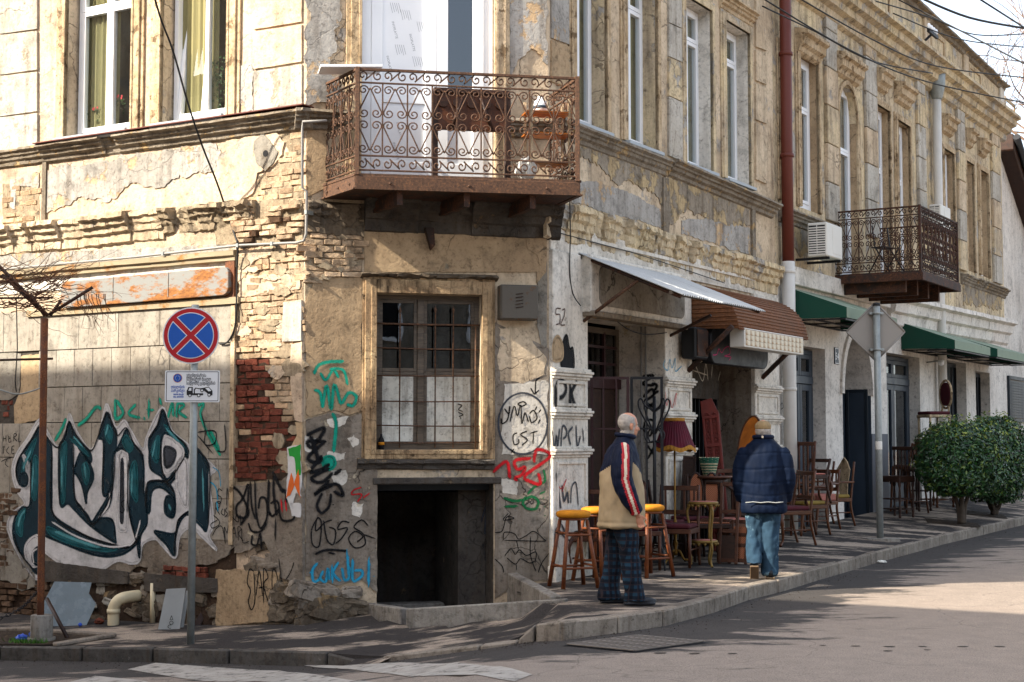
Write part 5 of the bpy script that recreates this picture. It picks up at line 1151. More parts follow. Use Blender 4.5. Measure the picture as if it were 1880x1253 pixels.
cornice('main_cornice', Rr, SEP, E2 + .18, zc_s, zc_b, PROF_TOP, M['yellow'], wall_u, .2, .004, .2, 51, .006)
zp_a, zp_b = Rr.loc(1690, 3, -.2)[1], Rr.loc(1840, 146, -.2)[1]
zp_s = zp_b - (zp_b - zp_a) / (RX(1840) - RX(1690)) * (E2 - SEP)
parapet = MB(Rr).prism([(SEP + .003, zc_s - .3), (E2, zc_b - .3), (E2, zp_b - .08), (SEP + .003, zp_s - .08)], -.05, .25).build('parapet', M['yellow'], wall_u)
cornice('parapet_coping', Rr, SEP, E2 + .1, zp_s, zp_b, [(0, .05), (.22, 0), (.22, -.04), (.12, -.06), (.1, -.12), (0, -.16)], M['ledge'], wall_u, .2, .005, .2, 52, .006)
for u in (1430, 1500, 1580, 1690, 1762, 1828):
    x = RX(u, 100); t_ = (x - SEP) / (E2 - SEP)
    MB(Rr).box(x, x + .35, -.10, -.05, zc_s + (zc_b - zc_s) * t_ + .02, zp_s + (zp_b - zp_s) * t_ - .10).build('parapet_pier', M['white' if u % 4 == 0 else 'cream'], wall_u, bev=.01)
    MB(Rr).ring(x + .5, x + 1.5, zc_s + (zc_b - zc_s) * t_ + .12, zp_s + (zp_b - zp_s) * t_ - .22, .07, -.075, -.05).build('parapet_panel', M['moulding'], wall_u)
# ledge, band, fascia
zla = wz(1460, 387); zlb = wz(1835, 505)
for a, b in ((SEP + .15, opH[2][0] - .6), (RX(1765), E2 + .05)):
    cornice('ledge', Rr, a, b, 4.86, 4.86, [(o * 1.3, d) for o, d in PROF_LEDGE], M['ledge'], wall_u, seed=int(a * 10), erode=.3)
patch('plaster_patch', Rr, [(1446, 398), (1498, 410), (1498, 460), (1470, 470), (1446, 440)], M['peel'], wall_u, -.012, .07, 150)
patch('plaster_patch', Rr, [(1768, 512), (1838, 535), (1838, 570), (1800, 560), (1768, 560)], M['peel'], wall_u, -.012, .07, 151)
MB(Rr).box(SEP + .2, RX(1625, 540), -.10, 0, ZF, wz(1445, 489)).build('fascia', M['white2'], wall_g, bev=.01)
cornice('fascia_cornice', Rr, RX(1628, 560), E2 + .12, wz(1740, 573), wz(1845, 590), [(0, .04), (.26, 0), (.27, -.08), (.17, -.12), (.15, -.28), (.08, -.32), (.06, -.5), (0, -.55)], M['white2'], wall_g, .2, .006, .1, 53)
# roof and back
q0, q1 = Rr.W(SEP + .01, .25, 0), Rr.W(E2, .25, 0)
MB().slab([(p.x, p.y) for p in (q0, q1, q1 + Rr.y * 8, q0 + Rr.y * 8)], zp_s - .5, zp_s - .3).build('roof', M['pipe_brown'], hb)
bk = MB(); bk.add([(p.x, p.y, z) for p in (q1, q1 + Rr.y * 8, q0 + Rr.y * 8) for z in (-.6, zp_s - .5)], [(0, 1, 3, 2), (2, 3, 5, 4)]); bk.build('rear_wall', M['cream'], hb)
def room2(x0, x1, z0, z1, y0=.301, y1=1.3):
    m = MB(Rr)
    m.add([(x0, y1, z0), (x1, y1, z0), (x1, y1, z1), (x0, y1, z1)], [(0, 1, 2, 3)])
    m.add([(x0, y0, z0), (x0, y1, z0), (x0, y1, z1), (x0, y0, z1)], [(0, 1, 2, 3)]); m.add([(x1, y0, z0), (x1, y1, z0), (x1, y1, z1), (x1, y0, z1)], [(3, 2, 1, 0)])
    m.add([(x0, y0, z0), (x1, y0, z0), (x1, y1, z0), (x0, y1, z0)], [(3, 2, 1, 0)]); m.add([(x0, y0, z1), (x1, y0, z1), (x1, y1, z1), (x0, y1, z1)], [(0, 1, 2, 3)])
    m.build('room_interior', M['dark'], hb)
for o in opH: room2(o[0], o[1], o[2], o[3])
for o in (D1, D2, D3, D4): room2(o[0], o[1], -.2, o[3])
# glazed doors
for o, nm in ((D1, 0), (D2, 1)):
    x0, x1, zt = o[0] + .02, o[1] - .01, o[3] - .02; zm = wz(1480, 703) if nm == 0 else wz(1650, 705)
    d = MB(Rr).ring(x0, x1, .12, zt, .07, .2, .28).build('glazed_door', M['navy_wood'], wall_g, bev=.005)
    MB(Rr).box(x0 + .07, x1 - .07, .17, .27, zm, zm + .12).build('transom', M['navy_wood'], d, bev=.005)
    n = 3 if nm == 0 else 2
    for k in range(n):
        a, b = x0 + .07 + (x1 - x0 - .14) * k / n, x0 + .07 + (x1 - x0 - .14) * (k + 1) / n
        MB(Rr).ring(a + .003, b - .003, .16, zm - .003, .10, .2, .26, wb=.55).build('door_leaf', M['navy_wood'], d, bev=.006)
        MB(Rr).ring(a + .003, b - .003, zm + .123, zt - .072, .07, .2, .26).build('transom_sash', M['navy_wood'], d, bev=.006)
        MB(Rr).box(a + .1, b - .1, .23, .236, .7, zm - .1).build('pane', M['glass_dark'], d)
        MB(Rr).box(a + .07, b - .07, .23, .236, zm + .19, zt - .14).build('pane', M['glass_dark'], d)
for o, nm in ((D3, 0), (D4, 1)):
    d = MB(Rr).ring(o[0] + .01, o[1] - .01, .12, o[3] - .02, .07, .2, .26).build('plain_door', M['navy_dark'], wall_g)
    MB(Rr).box(o[0] + .08, o[1] - .08, .22, .25, .15, o[3] - .09).build('door_leaf', M['navy_dark'], d)
    for k in range(5):
        x = o[0] + .12 + (o[1] - o[0] - .24) * k / 4; MB(Rr).box(x - .012, x + .012, .17, .2, .2, o[3] - .1).build('door_bar', M['black'], d)
    MB(Rr).box(o[0] + .05, o[1] - .05, .17, .21, 1.9, 1.95).build('door_bar', M['black'], d)
# portal: dark blue door and its leaf folded against the jamb
MB(Rr).box(AR[0], AR[1], .45, .5, -.2, AR[3]).build('portal_door', M['navy_wood'], wall_g)
MB(Rr).ring(AR[0] + .25, AR[1] - .2, .1, 2.4, .1, .42, .449).build('door_panel', M['navy_wood'], wall_g, bev=.006)
JF2 = Fr(Rr.W(AR[1] - .003, .45, 0), (-Rr.y.x, -Rr.y.y))
MB(JF2).ring(.02, .40, -.05, 2.35, .05, -.03, 0).build('folded_leaf', M['navy_dark'], wall_g, bev=.005)
MB(JF2).box(.07, .35, -.012, 0, .0, 2.3).build('folded_leaf_panel', M['navy_wood'], wall_g)
MB(Rr).box(AR[1] + .0, D2[0] - .0, -.012, 0, -.2, wz(1610, 797)).build('dado', M['dado'], wall_g)
# number plate beside the portal
hn = thing('number_plate', 'dark blue vertical number plate on the white wall left of the portal', 'number plate', Rr.W(RX(1533), 0, wz(1533, 669)), world=True)
x0, x1, z0, z1 = RX(1530), RX(1537.5), wz(1533, 669), wz(1533, 638.5)
MB(Rr).box(x0, x1, -.02, -.003, z0, z1).build('plate', M['navy_wood'], hn, bev=.003)
MB(Rr).ring(x0 + .01, x1 - .01, z0 + .01, z1 - .01, .008, -.0225, -.02).build('plate_border', M['upvc'], hn)
text('54', 'upvc', .16, Rr, (x0 + x1) / 2, (z0 + z1) / 2 - .06, -.023, hn, 'numerals', 0, 'CENTER')
# ------------------------------------------------------------------ white house at the end
wb = thing('white_gable_house', 'smooth white rendered house with a brown timber verge beyond the long facade', 'building', Rr.W(25, 1, .5), world=True)
WF = Rr.off(.5)
gp = [(WF.px(1836, 0, 300), .0), (WF.px(1836, 0, 300), WF.loc(1838, 262)[1]), (WF.loc(1880, 402)[0], WF.loc(1880, 402)[1]), (WF.loc(1880, 402)[0] + 3, 4.0), (WF.loc(1880, 402)[0] + 6, 0)]
MB(WF).prism(gp, 0, 6).build('gable_wall', M['white2'], wb)
a, b = gp[1], gp[2]; d = Vector((b[0] - a[0], b[1] - a[1])); 
MB(WF).prism([(a[0] - .1, a[1] + .15), (b[0] + d.x * .6, b[1] + d.y * .6 + .15), (b[0] + d.x * .6, b[1] + d.y * .6 - .25), (a[0] - .1, a[1] - .25)], -.35, 6.2).build('verge_board', M['wood_dark'], wb, bev=.02)
MB(WF).tube([(a[0] - .1, -.42, a[1] + .05), (b[0] + d.x * .6, -.42, b[1] + d.y * .6 + .05)], .09, 8).build('gutter', M['black'], wb)
sx0, sx1, sz0, sz1 = WF.px(1853, -.05, 720), WF.px(1853, -.05, 720) + 2.2, WF.loc(1853, 775, -.05)[1], WF.loc(1853, 690, -.05)[1]
sh = MB(WF).ring(sx0, sx1, sz0, sz1, .08, -.06, 0).build('shutter_frame', M['navy_dark'], wb)
for k in range(14):
    z = sz0 + .1 + (sz1 - sz0 - .2) * k / 14; MB(WF).prism([(sx0 + .08, z), (sx1 - .08, z), (sx1 - .08, z + .06), (sx0 + .08, z + .06)], -.045, -.01).build('shutter_slat', M['navy_dark'], sh)
# ------------------------------------------------------------------ houses across the side street (they shade the corner and show in the panes)
W_ = 10.0; ZE = 10.9
oh = thing('red_roofed_house', 'long red-roofed house standing across the side street', 'building', L.W(-12, -W_, -.5), world=True)
K0, K1 = -30.0, 1.6
MB(L).box(K0, K1, -W_ - 9, -W_, -1, ZE - .25).build('front_wall', M['cream'], oh)
M['rooftile'] = plain('red_roof_tile', '7a3326', .8, .25, 3, .2, coord='pos')
MB(L).prism([(K0 - .3, ZE - .25), (K1 + .3, ZE - .25), (K1 + .3, ZE), (K0 - .3, ZE)], -W_ - 9.2, -W_ + .35).build('eave', M['rooftile'], oh)
rf = MB(L); rf.add([(K0 - .3, -W_ + .3, ZE), (K1 + .3, -W_ + .3, ZE), (K1 + .3, -W_ - 9.2, ZE), (K0 - .3, -W_ - 9.2, ZE), (K0 + 4, -W_ - 4.5, ZE + 2.0), (K1 - 4, -W_ - 4.5, ZE + 2.0)], [(0, 1, 5, 4), (1, 2, 5), (2, 3, 4, 5), (3, 0, 4)]); rf.build('roof', M['rooftile'], oh)
for i in range(8):
    for z in (1.2, 5.4):
        w = MB(L).ring(K0 + 2 + i * 3.7, K0 + 3.2 + i * 3.7, z, z + 2.2, .08, -W_ - .02, -W_ + .05).build('window', M['upvc'], oh)
        MB(L).box(K0 + 2.08 + i * 3.7, K0 + 3.12 + i * 3.7, -W_ - .01, -W_ + .02, z + .08, z + 2.12).build('pane', M['dark'], w)
ch_ = thing('reflection_house', 'red-roofed house across the crossroads facing the corner building', 'building', (8, -18, -.2), world=True)  # unseen house added to darken pane reflections and cut skylight on the corner
MB().box(-9, 27, -26, -16, -1, 8.2).build('front_wall', M['grey'], ch_)
MB().prism([(-9.4, 8.2), (27.4, 8.2), (25, 10.4), (-7, 10.4)], -26.2, -15.5).build('roof', M['rooftile'], ch_)
for i in range(9):
    for z in (1.2, 4.8):
        w = MB().ring(-7.5 + i * 3.8, -6.2 + i * 3.8, z, z + 2.1, .1, -15.99, -15.9).build('window', M['upvc'], ch_); MB().box(-7.4 + i * 3.8, -6.3 + i * 3.8, -15.99, -15.96, z + .1, z + 2).build('pane', M['dark'], w)
# ------------------------------------------------------------------ balconies
def scroll_pts(r, turns=1.35, n=18, ccw=1, a0=0, shrink=.78):
    out = []
    for i in range(n + 1):
        t = i / n; a = a0 + ccw * turns * 2 * math.pi * t; q = r * (1 - shrink * t); out.append((q * math.cos(a), q * math.sin(a)))
    return out
def scroll_units(w, h, t=.0072, mt='rustbal'):
    """wrought iron pieces of one bay (x across, z up) as shared meshes"""
    U = {}
    def mk(nm, pts):
        m = MB(); m.tube([(x, 0, z) for x, z in pts], t, 5); me, _ = m.mesh('scroll', M[mt], 0, (0, 0, 0)); U[nm] = me; U['mt'] = M[mt]
    r = w * .24
    # leg from the top centre to the bay edge, then curling inwards
    for sgn in (1,):
        c = (w * .25, h * .53)
        leg = [(0.0, h * .93), (w * .22, h * .77), (w * .43, h * .62)]
        sp = [(w * .25 + x, h * .585 + z) for x, z in scroll_pts(r * .9, 1.3, 16, -1, R(20))]
        mk('leg', [tuple(p) for p in cat_rom([Vector(p) for p in leg], 3)] + sp)
        c2 = [(w * .27 + x, h * .78 + z) for x, z in scroll_pts(r * .85, 1.3, 16, -1, R(170))]
        mk('curl', [(w * .02, h * .80)] + c2[::1])
        s1 = scroll_pts(w * .17, 1.2, 12, 1, R(-60)); s2 = scroll_pts(w * .17, 1.2, 12, 1, R(120))
    a = [(-w * .3 + x, z) for x, z in scroll_pts(w * .19, 1.15, 12, -1, R(60))][::-1]; b = [(w * .3 + x, z) for x, z in scroll_pts(w * .19, 1.15, 12, -1, R(240))]
    mk('ess', a + b)
    return U
def railing(fr, x0, x1, y, zb, zt, n, parent, U, w, h):
    """one flat railing panel: rails, bars and scrolls"""
    mt = U['mt']; z1, z2 = zb + (zt - zb) * .15, zt - (zt - zb) * .14
    for z, q in ((zb + .01, .010), (z1, .010), (z2, .010), (zt - .012, .016)):
        MB(fr).box(x0, x1, y - q, y + q, z - q * .8, z + q * .8).build('rail', mt, parent, bev=.002)
    ang = math.atan2(fr.x.y, fr.x.x); bw = (x1 - x0) / n; hh = z2 - z1; sx = bw / w; sz = hh / h
    for i in range(n + 1):
        x = x0 + bw * i
        MB(fr).box(x - .007, x + .007, y - .007, y + .007, z1, z2).build('bar', mt, parent)
        if i == n: break
        xc = x + bw / 2
        for sg in (-1, 1):
            inst(U['leg'], 'scroll', parent, fr.W(xc, y, z1), ang, (sg * sx, 1, sz)); inst(U['leg'], 'scroll', parent, fr.W(xc, y, z2), ang, (sg * sx, 1, -sz))
            inst(U['curl'], 'scroll', parent, fr.W(xc, y, z1 + hh * .12), ang, (sg * sx, 1, sz)); inst(U['curl'], 'scroll', parent, fr.W(xc, y, z2 - hh * .12), ang, (sg * sx, 1, -sz))
        inst(U['ess'], 'scroll', parent, fr.W(xc, y, (zb + z1) / 2), ang, (sx, 1, (z1 - zb) / (w * .52))); inst(U['ess'], 'scroll', parent, fr.W(xc, y, (zt + z2) / 2), ang, (sx, 1, -(zt - z2) / (w * .52)))
UN = scroll_units(.24, .75)
# balcony 1: plan corners (splayed sides) from the photograph
def at_y(u, v, Y): r = ray(u, v); return CAM + r * (Y / r.y)
FL, FR_ = at_y(657, 125, 14.69), at_y(1060, 143, 15.09)
zt1 = (FL.z + FR_.z) / 2; zb1 = (at_y(655, 318, 14.69).z + at_y(1060, 330, 15.09).z) / 2
BL, BR = C.W(C.px(599, 0, 200), .0, 0), C.W(CL + .02, .0, 0)
b1 = thing('corner_balcony', 'large rusted wrought iron balcony with scrollwork on the chamfered corner', 'balcony', Vector(((FL.x + FR_.x) / 2, FL.y, zb1)), world=True)
def vfr(a, b): return Fr((a.x, a.y), (b.x - a.x, b.y - a.y)), (Vector((b.x, b.y)) - Vector((a.x, a.y))).length
f_, l_ = vfr(FL, FR_); railing(f_, 0, l_, 0, zb1 + .02, zt1, 9, b1, UN, .24, .75)
fs1, ls1 = vfr(BL, FL); railing(fs1, 0, ls1, 0, zb1 + .02, zt1, 4, b1, UN, .24, .75)
fs2, ls2 = vfr(FR_, BR); railing(fs2, 0, ls2, 0, zb1 + .02, zt1, 4, b1, UN, .24, .75)
for p in (FL, FR_): MB().box(p.x - .022, p.x + .022, p.y - .022, p.y + .022, zb1 - .02, zt1 + .01).build('corner_post', M['rustbal'], b1, bev=.003)
mmx = (BL + BR) / 2
outl = [FL, FR_, BR, BL]; cen = sum((Vector((p.x, p.y)) for p in outl), Vector((0, 0))) / 4
def grow(p, k): d = Vector((p.x, p.y)) - cen; return tuple(cen + d * k)
MB().slab([grow(p, 1.03) for p in outl], zb1 - .03, zb1 - .005).build('floor_plate', M['rustbal'], b1)
for a, b in ((FL, FR_), (BL, FL), (FR_, BR)):
    fq, lq = vfr(Vector((*grow(a, 1.015), 0)), Vector((*grow(b, 1.015), 0)))
    MB(fq).box(0, lq, -.01, .03, zb1 - .15, zb1 - .03).build('edge_channel', M['rustbal'], b1, bev=.004)
    MB(fq).box(-.01, lq + .01, -.03, .02, zb1 - .165, zb1 - .15).build('edge_flange', M['rustbal'], b1)
    for k in (.15, .5, .85): MB(fq).lathe((lq * k, -.012, zb1 - .1), [(0, -.012), (.012, -.008), (.012, .008), (0, .012)], 8).build('rivet', M['rustbal'], b1)
MB().slab([grow(p, .985) for p in outl], zb1 - .16, zb1 - .12).build('underside', M['rustdark'], b1)
for k in (.2, .5, .8):
    p = FL.lerp(FR_, k); q = BL.lerp(BR, k); fq, lq = vfr(p, q); MB(fq).box(.05, lq, -.03, .03, zb1 - .30, zb1 - .16).build('joist', M['rustdark'], b1)
# clutter on the balcony
board = thing('white_board', 'white board lying across the left end of the balcony railing', 'board', at_y(650, 128, 14.9) , 0)
board.location = FL + Vector((-.12, .25, .03)); board.rotation_euler = (0, R(-3), R(12))
MB().box(-.3, .32, -.22, .1, -.012, .014).build('board_sheet', M['upvc'], board, bev=.004)
tbx = thing('dark_wood_table', 'old dark wooden table with carved apron standing on the corner balcony', 'table', b1.location, world=False)
t0_, t1_ = at_y(797, 250, 15.15), at_y(933, 250, 15.25)
tbx.location = Vector(((t0_.x + t1_.x) / 2, 15.2, zb1)); tbx.rotation_euler = (0, 0, R(12))
tw = (t1_.x - t0_.x) / 2
MB().box(-tw, tw, -.02, .02, .52, .92).build('apron_board', M['wood_mid'], tbx, bev=.01)
MB().box(-tw - .02, tw + .02, -.05, .05, .9, .95).build('top', M['wood_dark'], tbx, bev=.008)
for s_ in (-1, 1):
    MB().box(s_ * tw - .03, s_ * tw + .03, -.03, .03, 0, .9).build('leg', M['wood_dark'], tbx, bev=.006)
    MB().rod((s_ * tw * .55, -.03, .54), (s_ * tw * .25, -.03, .86), .02, 6).build('brace', M['wood_dark'], tbx)
for k in range(5): MB().disc((-tw + .08 + k * (2 * tw - .16) / 4, .80), .05, -.045, -.02, 16).build('carved_roundel', M['wood_dark'], tbx)
stp = thing('wooden_shelf_steps', 'small slatted wooden shelf rack with clutter at the right end of the balcony', 'shelf', (0, 0, 0))
sp0 = at_y(1005, 250, 15.2); stp.location = Vector((sp0.x, 15.25, zb1)); stp.rotation_euler = (0, 0, R(14))
for s_ in (-1, 1):
    for y in (-.12, .14): MB().box(s_ * .2 - .012, s_ * .2 + .012, y - .012, y + .012, 0, .85).build('upright', M['moulding'], stp)
for z in (.18, .48, .70):
    for k in range(4): MB().box(-.24, .22, -.13 + k * .075, -.07 + k * .075, z, z + .014).build('shelf_slat', M['wood_orange'], stp)
can = thing('white_patterned_jug', 'white jug with blue pattern on the balcony shelf rack', 'jug', stp.location + Vector((0, 0, .714)))
MB().lathe((-.07, .02, 0), [(0, 0), (.06, 0), (.075, .06), (.06, .13), (.03, .15), (.035, .18), (0, .18)], 16).build('jug_body', M['upvc'], can)
MB().lathe((-.07, .02, 0), [(.0755, .05), (.0765, .06), (.0735, .08)], 16).build('blue_band', M['p_blue'] if False else M['navy_wood'], can)
SACK = Vector((sp0.x - .22, 15.1, zb1))
# balcony 2
xb0_ = RX(1527, 500); wB = 1.36
yB = -wB; c0 = Rr.loc(1688, 377, yB); c1 = Rr.loc(1756, 410, yB); cbm = Rr.loc(1688, 497, yB)
b2 = thing('street_balcony', 'dark rusted wrought iron balcony projecting over the green awnings', 'balcony', Rr.W((c0[0] + c1[0]) / 2, yB / 2, cbm[1]), world=True)
UN = scroll_units(.24, .75, .0085, 'rustdark')
LF = Fr(Rr.W(c0[0], 0, 0), (-Rr.y.x, -Rr.y.y))
railing(LF, 0, wB, 0, cbm[1] + .03, c0[1], 7, b2, UN, .24, .75)
railing(Rr, c0[0], c1[0], yB, cbm[1] + .03, c0[1], 10, b2, UN, .24, .75)
LF2 = Fr(Rr.W(c1[0], 0, 0), (-Rr.y.x, -Rr.y.y)); railing(LF2, 0, wB, 0, cbm[1] + .03, c0[1], 7, b2, UN, .24, .75)
for x in (c0[0], c1[0]): MB(Rr).box(x - .02, x + .02, yB - .02, yB + .02, cbm[1], c0[1] + .01).build('corner_post', M['rustdark'], b2)
MB(Rr).box(c0[0] - .03, c1[0] + .03, yB - .03, 0, cbm[1] - .02, cbm[1] + .01).build('floor_plate', M['rustdark'], b2)
MB(Rr).box(c0[0] - .04, c1[0] + .04, yB - .045, yB + .0, cbm[1] - .14, cbm[1] - .021).build('edge_channel', M['rustdark'], b2, bev=.004)
for x in (c0[0] - .04, c1[0] + .0): MB(Rr).box(x, x + .04, yB + .001, 0, cbm[1] - .14, cbm[1] - .021).build('edge_channel', M['rustdark'], b2, bev=.004)
for k in range(4):
    x = c0[0] + .15 + k * (c1[0] - c0[0] - .3) / 3; MB(Rr).prism([(0, 0)] * 0 or [(x - .04, cbm[1] - .3), (x + .04, cbm[1] - .3), (x + .04, cbm[1] - .021), (x - .04, cbm[1] - .021)], yB * .8, 0).build('joist', M['rustdark'], b2)
jk = thing('folded_metal_chair', 'folded dark metal chair and wire heap on the street balcony', 'chair', Rr.W(c0[0] + .5, -.7, cbm[1] + .012), R(40))
for s_ in (-1, 1):
    MB().tube([(s_ * .2, -.2, 0), (s_ * .2, .1, .45), (s_ * .2, .15, .8)], .012, 6).build('frame_leg', M['black'], jk); MB().tube([(s_ * .2, .25, 0), (s_ * .2, -.1, .5)], .012, 6).build('frame_leg', M['black'], jk)
for k in range(4): MB().box(-.2, .2, -.05 + k * .06, -.01 + k * .06, .44, .455).build('seat_slat', M['wood_dark'], jk)
# ------------------------------------------------------------------ awnings
aw = thing('corrugated_awning', 'pale corrugated sheet awning on steel struts over the first shop door', 'awning', Rr.W(1.8, -.6, 3.0), world=True)
m = MB(Rr); s0_, s1_, w_a, za, zb_ = .62, 2.97, 1.27, 3.56, 3.03; n = 240
vs = []
for i in range(n + 1):
    x = s0_ + (s1_ - s0_) * i / n; c = .010 * math.sin(i / n * 2 * math.pi * 40)
    vs += [(x, 0, za + c), (x, -w_a, zb_ + c + .01 * math.sin(i * .05)), (x, -w_a, zb_ + c - .003), (x, 0, za + c - .003)]
m.add(vs, [(i * 4 + k, i * 4 + (k + 1) % 4, (i + 1) * 4 + (k + 1) % 4, (i + 1) * 4 + k) for i in range(n) for k in range(4)])
m.build('corrugated_sheet', M['sheet'], aw)
for a in (0, 1):
    x = (.68, 2.9)[a]; MB(Rr).rod((x, -.05, 2.80 if a == 0 else 2.77), (x, -(.72 if a == 0 else .60), 3.22 if a == 0 else 3.0), .02, 6).build('strut', M['rustdark' if a else 'rustbal'], aw)
    MB(Rr).rod((x, 0, za - .03), (x, -w_a + .05, zb_ - .02), .02, 6).build('rafter', M['rustdark'], aw)
MB(Rr).box(s0_, s1_, -.05, 0, za - .08, za - .02).build('wall_batten', M['oldwood'], aw); MB(Rr).box(s0_, s1_, -w_a + .12, -w_a + .16, zb_ + .01, zb_ + .045).build('purlin', M['oldwood'], aw)
seam = MB(Rr).add([(2.1, -.02, za + .012), (2.115, -.02, za + .012), (2.115, -w_a, zb_ + .014), (2.1, -w_a, zb_ + .014)], [(0, 1, 2, 3)]); seam.build('sheet_seam', M['black'], aw)
ra = thing('rusty_barrel_awning', 'rounded rust-brown ribbed metal awning over the second shop', 'awning', Rr.W(4.8, -.3, 2.9), world=True)
prof = [(0, 3.46), (-.2, 3.43), (-.38, 3.36), (-.52, 3.26), (-.62, 3.13), (-.67, 3.0), (-.69, 2.88)]
prof = [tuple(p) for p in cat_rom([Vector(p) for p in prof], 3)]
s0_, s1_ = 3.55, 6.02; m = MB(Rr); k = len(prof)
vs = [(x, y, z) for x in (s0_, s1_) for y, z in prof] ; m.add(vs, [(i, i + 1, k + i + 1, k + i) for i in range(k - 1)])
vs = [(x, y + .012, z - .012) for x in (s0_, s1_) for y, z in prof]; m.add(vs, [(k + i, k + i + 1, i + 1, i) for i in range(k - 1)])
m.build('ribbed_sheet', M['rustroof'], ra)
for i in range(0, k, 1):
    y, z = prof[i]; MB(Rr).rod((s0_, y - .004, z + .003), (s1_, y - .004, z + .003), .008, 5).build('rib', M['rustroof'], ra)
for x in (s0_, s1_): MB(Rr).prism([(0, 0)] * 0 or [(x - .004, 2.9), (x + .004, 2.9), (x + .004, 2.91), (x - .004, 2.91)], -.69, 0).build('cheek_rail', M['rustroof'], ra)
CF = Fr(Rr.W(s0_, 0, 0), (-Rr.y.x, -Rr.y.y))
MB(CF).prism([(0, 2.9)] + [(-y, z) for y, z in prof], 0, .01).build('cheek', M['rustroof'], ra)
for i in range(9):
    z = 2.93 + i * .055; xm_ = max(-y for y, zz in prof if zz > z - .01) if z < 3.45 else .1
    MB(CF).rod((0, -.004, z), (xm_ - .01, -.004, z), .010, 5).build('rib', M['rustroof'], ra)
for x, dz in ((3.42, 2.36), (5.9, 2.36)): MB(Rr).box(0, 0, 0, 0, 0, 0) if False else MB(Rr).rod((x, -.06, dz), (x, -.66, 2.90), .035, 4).build('strut', M['rustdark'], ra)
lb = thing('peeling_lightbox', 'long cream lightbox sign with peeling grid panels hanging under the rusty awning', 'sign', Rr.W(4.8, -.7, 2.6), world=True)
x0, x1, z0, z1 = Rr.px(1367, -.7, 620), Rr.px(1475, -.7, 640), Rr.loc(1367, 637, -.7)[1], Rr.loc(1367, 602, -.7)[1]
M['lightbox'] = rust('peeled_lightbox_face', 'cfc6b0', '7a5434', 'a07a50', .5, 5, stretch=(1, 1, .4))
MB(Rr).box(x0, x1, -.70, -.5, z0, z1).build('box_case', M['ac'], lb, bev=.006)
for i in range(14):
    for j in range(3):
        a = x0 + .03 + (x1 - x0 - .06) * i / 14; c = z0 + .02 + (z1 - z0 - .04) * j / 3
        MB(Rr).box(a + .003, a + (x1 - x0 - .06) / 14 - .003, -.708, -.70, c + .003, c + (z1 - z0 - .04) / 3 - .003).build('face_panel', M['lightbox'], lb)
for i, (x, z) in enumerate(((x0 + .1, z1 - .09), (x0 + .26, z1 - .085), (x0 + .42, z1 - .09), (x0 + .1, z0 + .05), (x0 + .28, z0 + .06), (x0 + .4, z0 + .045))): MB(Rr).box(x, x + .12, -.7105, -.7085, z, z + .05).build('painted_letter', M['p_blue'], lb)
sbx = thing('black_wall_speaker', 'black box speaker mounted high on the middle shop pillar', 'speaker', Rr.W(3.35, -.1, 2.53), world=True)
MB(Rr).box(3.12, 3.50, -.30, -.1, 2.50, 2.89).build('speaker_cabinet', M['black'], sbx, bev=.02); MB(Rr).box(3.15, 3.47, -.315, -.30, 2.53, 2.86).build('speaker_front', M['rustdark'], sbx, bev=.006)
MB(Rr).box(3.28, 3.34, -.12, -.0, 2.66, 2.72).build('bracket', M['black'], sbx)
dbp = MB(Rr).prism(rrect(S2[0] + .05, S2[1] - .12, 2.46, 2.93, .14), -.30, -.16).build('dark_fascia_board', M['black'], wall_r, bev=.01)
tag(Rr, [[(1309, 652), (1316, 651), (1320, 641), (1325, 648), (1330, 640)], [(1330, 640), (1338, 637), (1340, 650), (1330, 654), (1342, 656), (1338, 662)]], 2.0, 'p_pink', wall_r, -.306)
def green(nm, s0_, s1_, w, zt, zb, zf, lab, c0='green_fabric'):
    g = thing('green_awning', lab, 'awning', Rr.W((s0_ + s1_) / 2, -w / 2, zf), world=True, group='green canvas awnings along the long facade')
    m = MB(Rr).add([(s0_, 0, zt), (s1_, 0, zt), (s1_, -w, zf + .15), (s0_, -w, zf + .15), (s0_, 0, zt - .012), (s1_, 0, zt - .012), (s1_, -w, zf + .138), (s0_, -w, zf + .138)], [(0, 1, 2, 3), (7, 6, 5, 4)])
    m.build('top_canvas', M['green_pale'], g)
    MB(Rr).box(s0_, s1_, -w - .004, -w + .004, zf, zf + .15).build('valance', M['green_pale'], g)
    for x in (s0_, s1_):
        f = Fr(Rr.W(x, 0, 0), (-Rr.y.x, -Rr.y.y)); MB(f).prism([(0, zb), (w, zf), (w, zf + .149), (0, zt - .001)], -.004, .004).build('cheek', M[c0], g)
    for y in (-.04, -w * .5, -w + .03): MB(Rr).box(s0_ + .01, s1_ - .01, y - .012, y + .012, zf - .03 if y < -.1 else zb - .03, (zf if y < -.1 else zb) - .004).build('frame_rail', M['black'], g)
    for k in range(4):
        x = s0_ + .02 + (s1_ - s0_ - .04) * k / 3; MB(Rr).tube([(x, -.02, zb - .02), (x, -w + .02, zf - .015)], .012, 5).build('frame_arm', M['black'], g)
    return g
green(0, 7.03, 9.45, .91, 3.74, 3.26, 3.25, 'green canvas awning nearest the rusty awning, left of the diamond sign')
green(1, 12.75, 15.3, .95, 3.60, 3.12, 3.10, 'green canvas awning above the glazed door right of the diamond sign')
green(2, 15.75, 19.2, .98, 3.58, 3.12, 3.10, 'farthest green canvas awning above the hedge bushes')
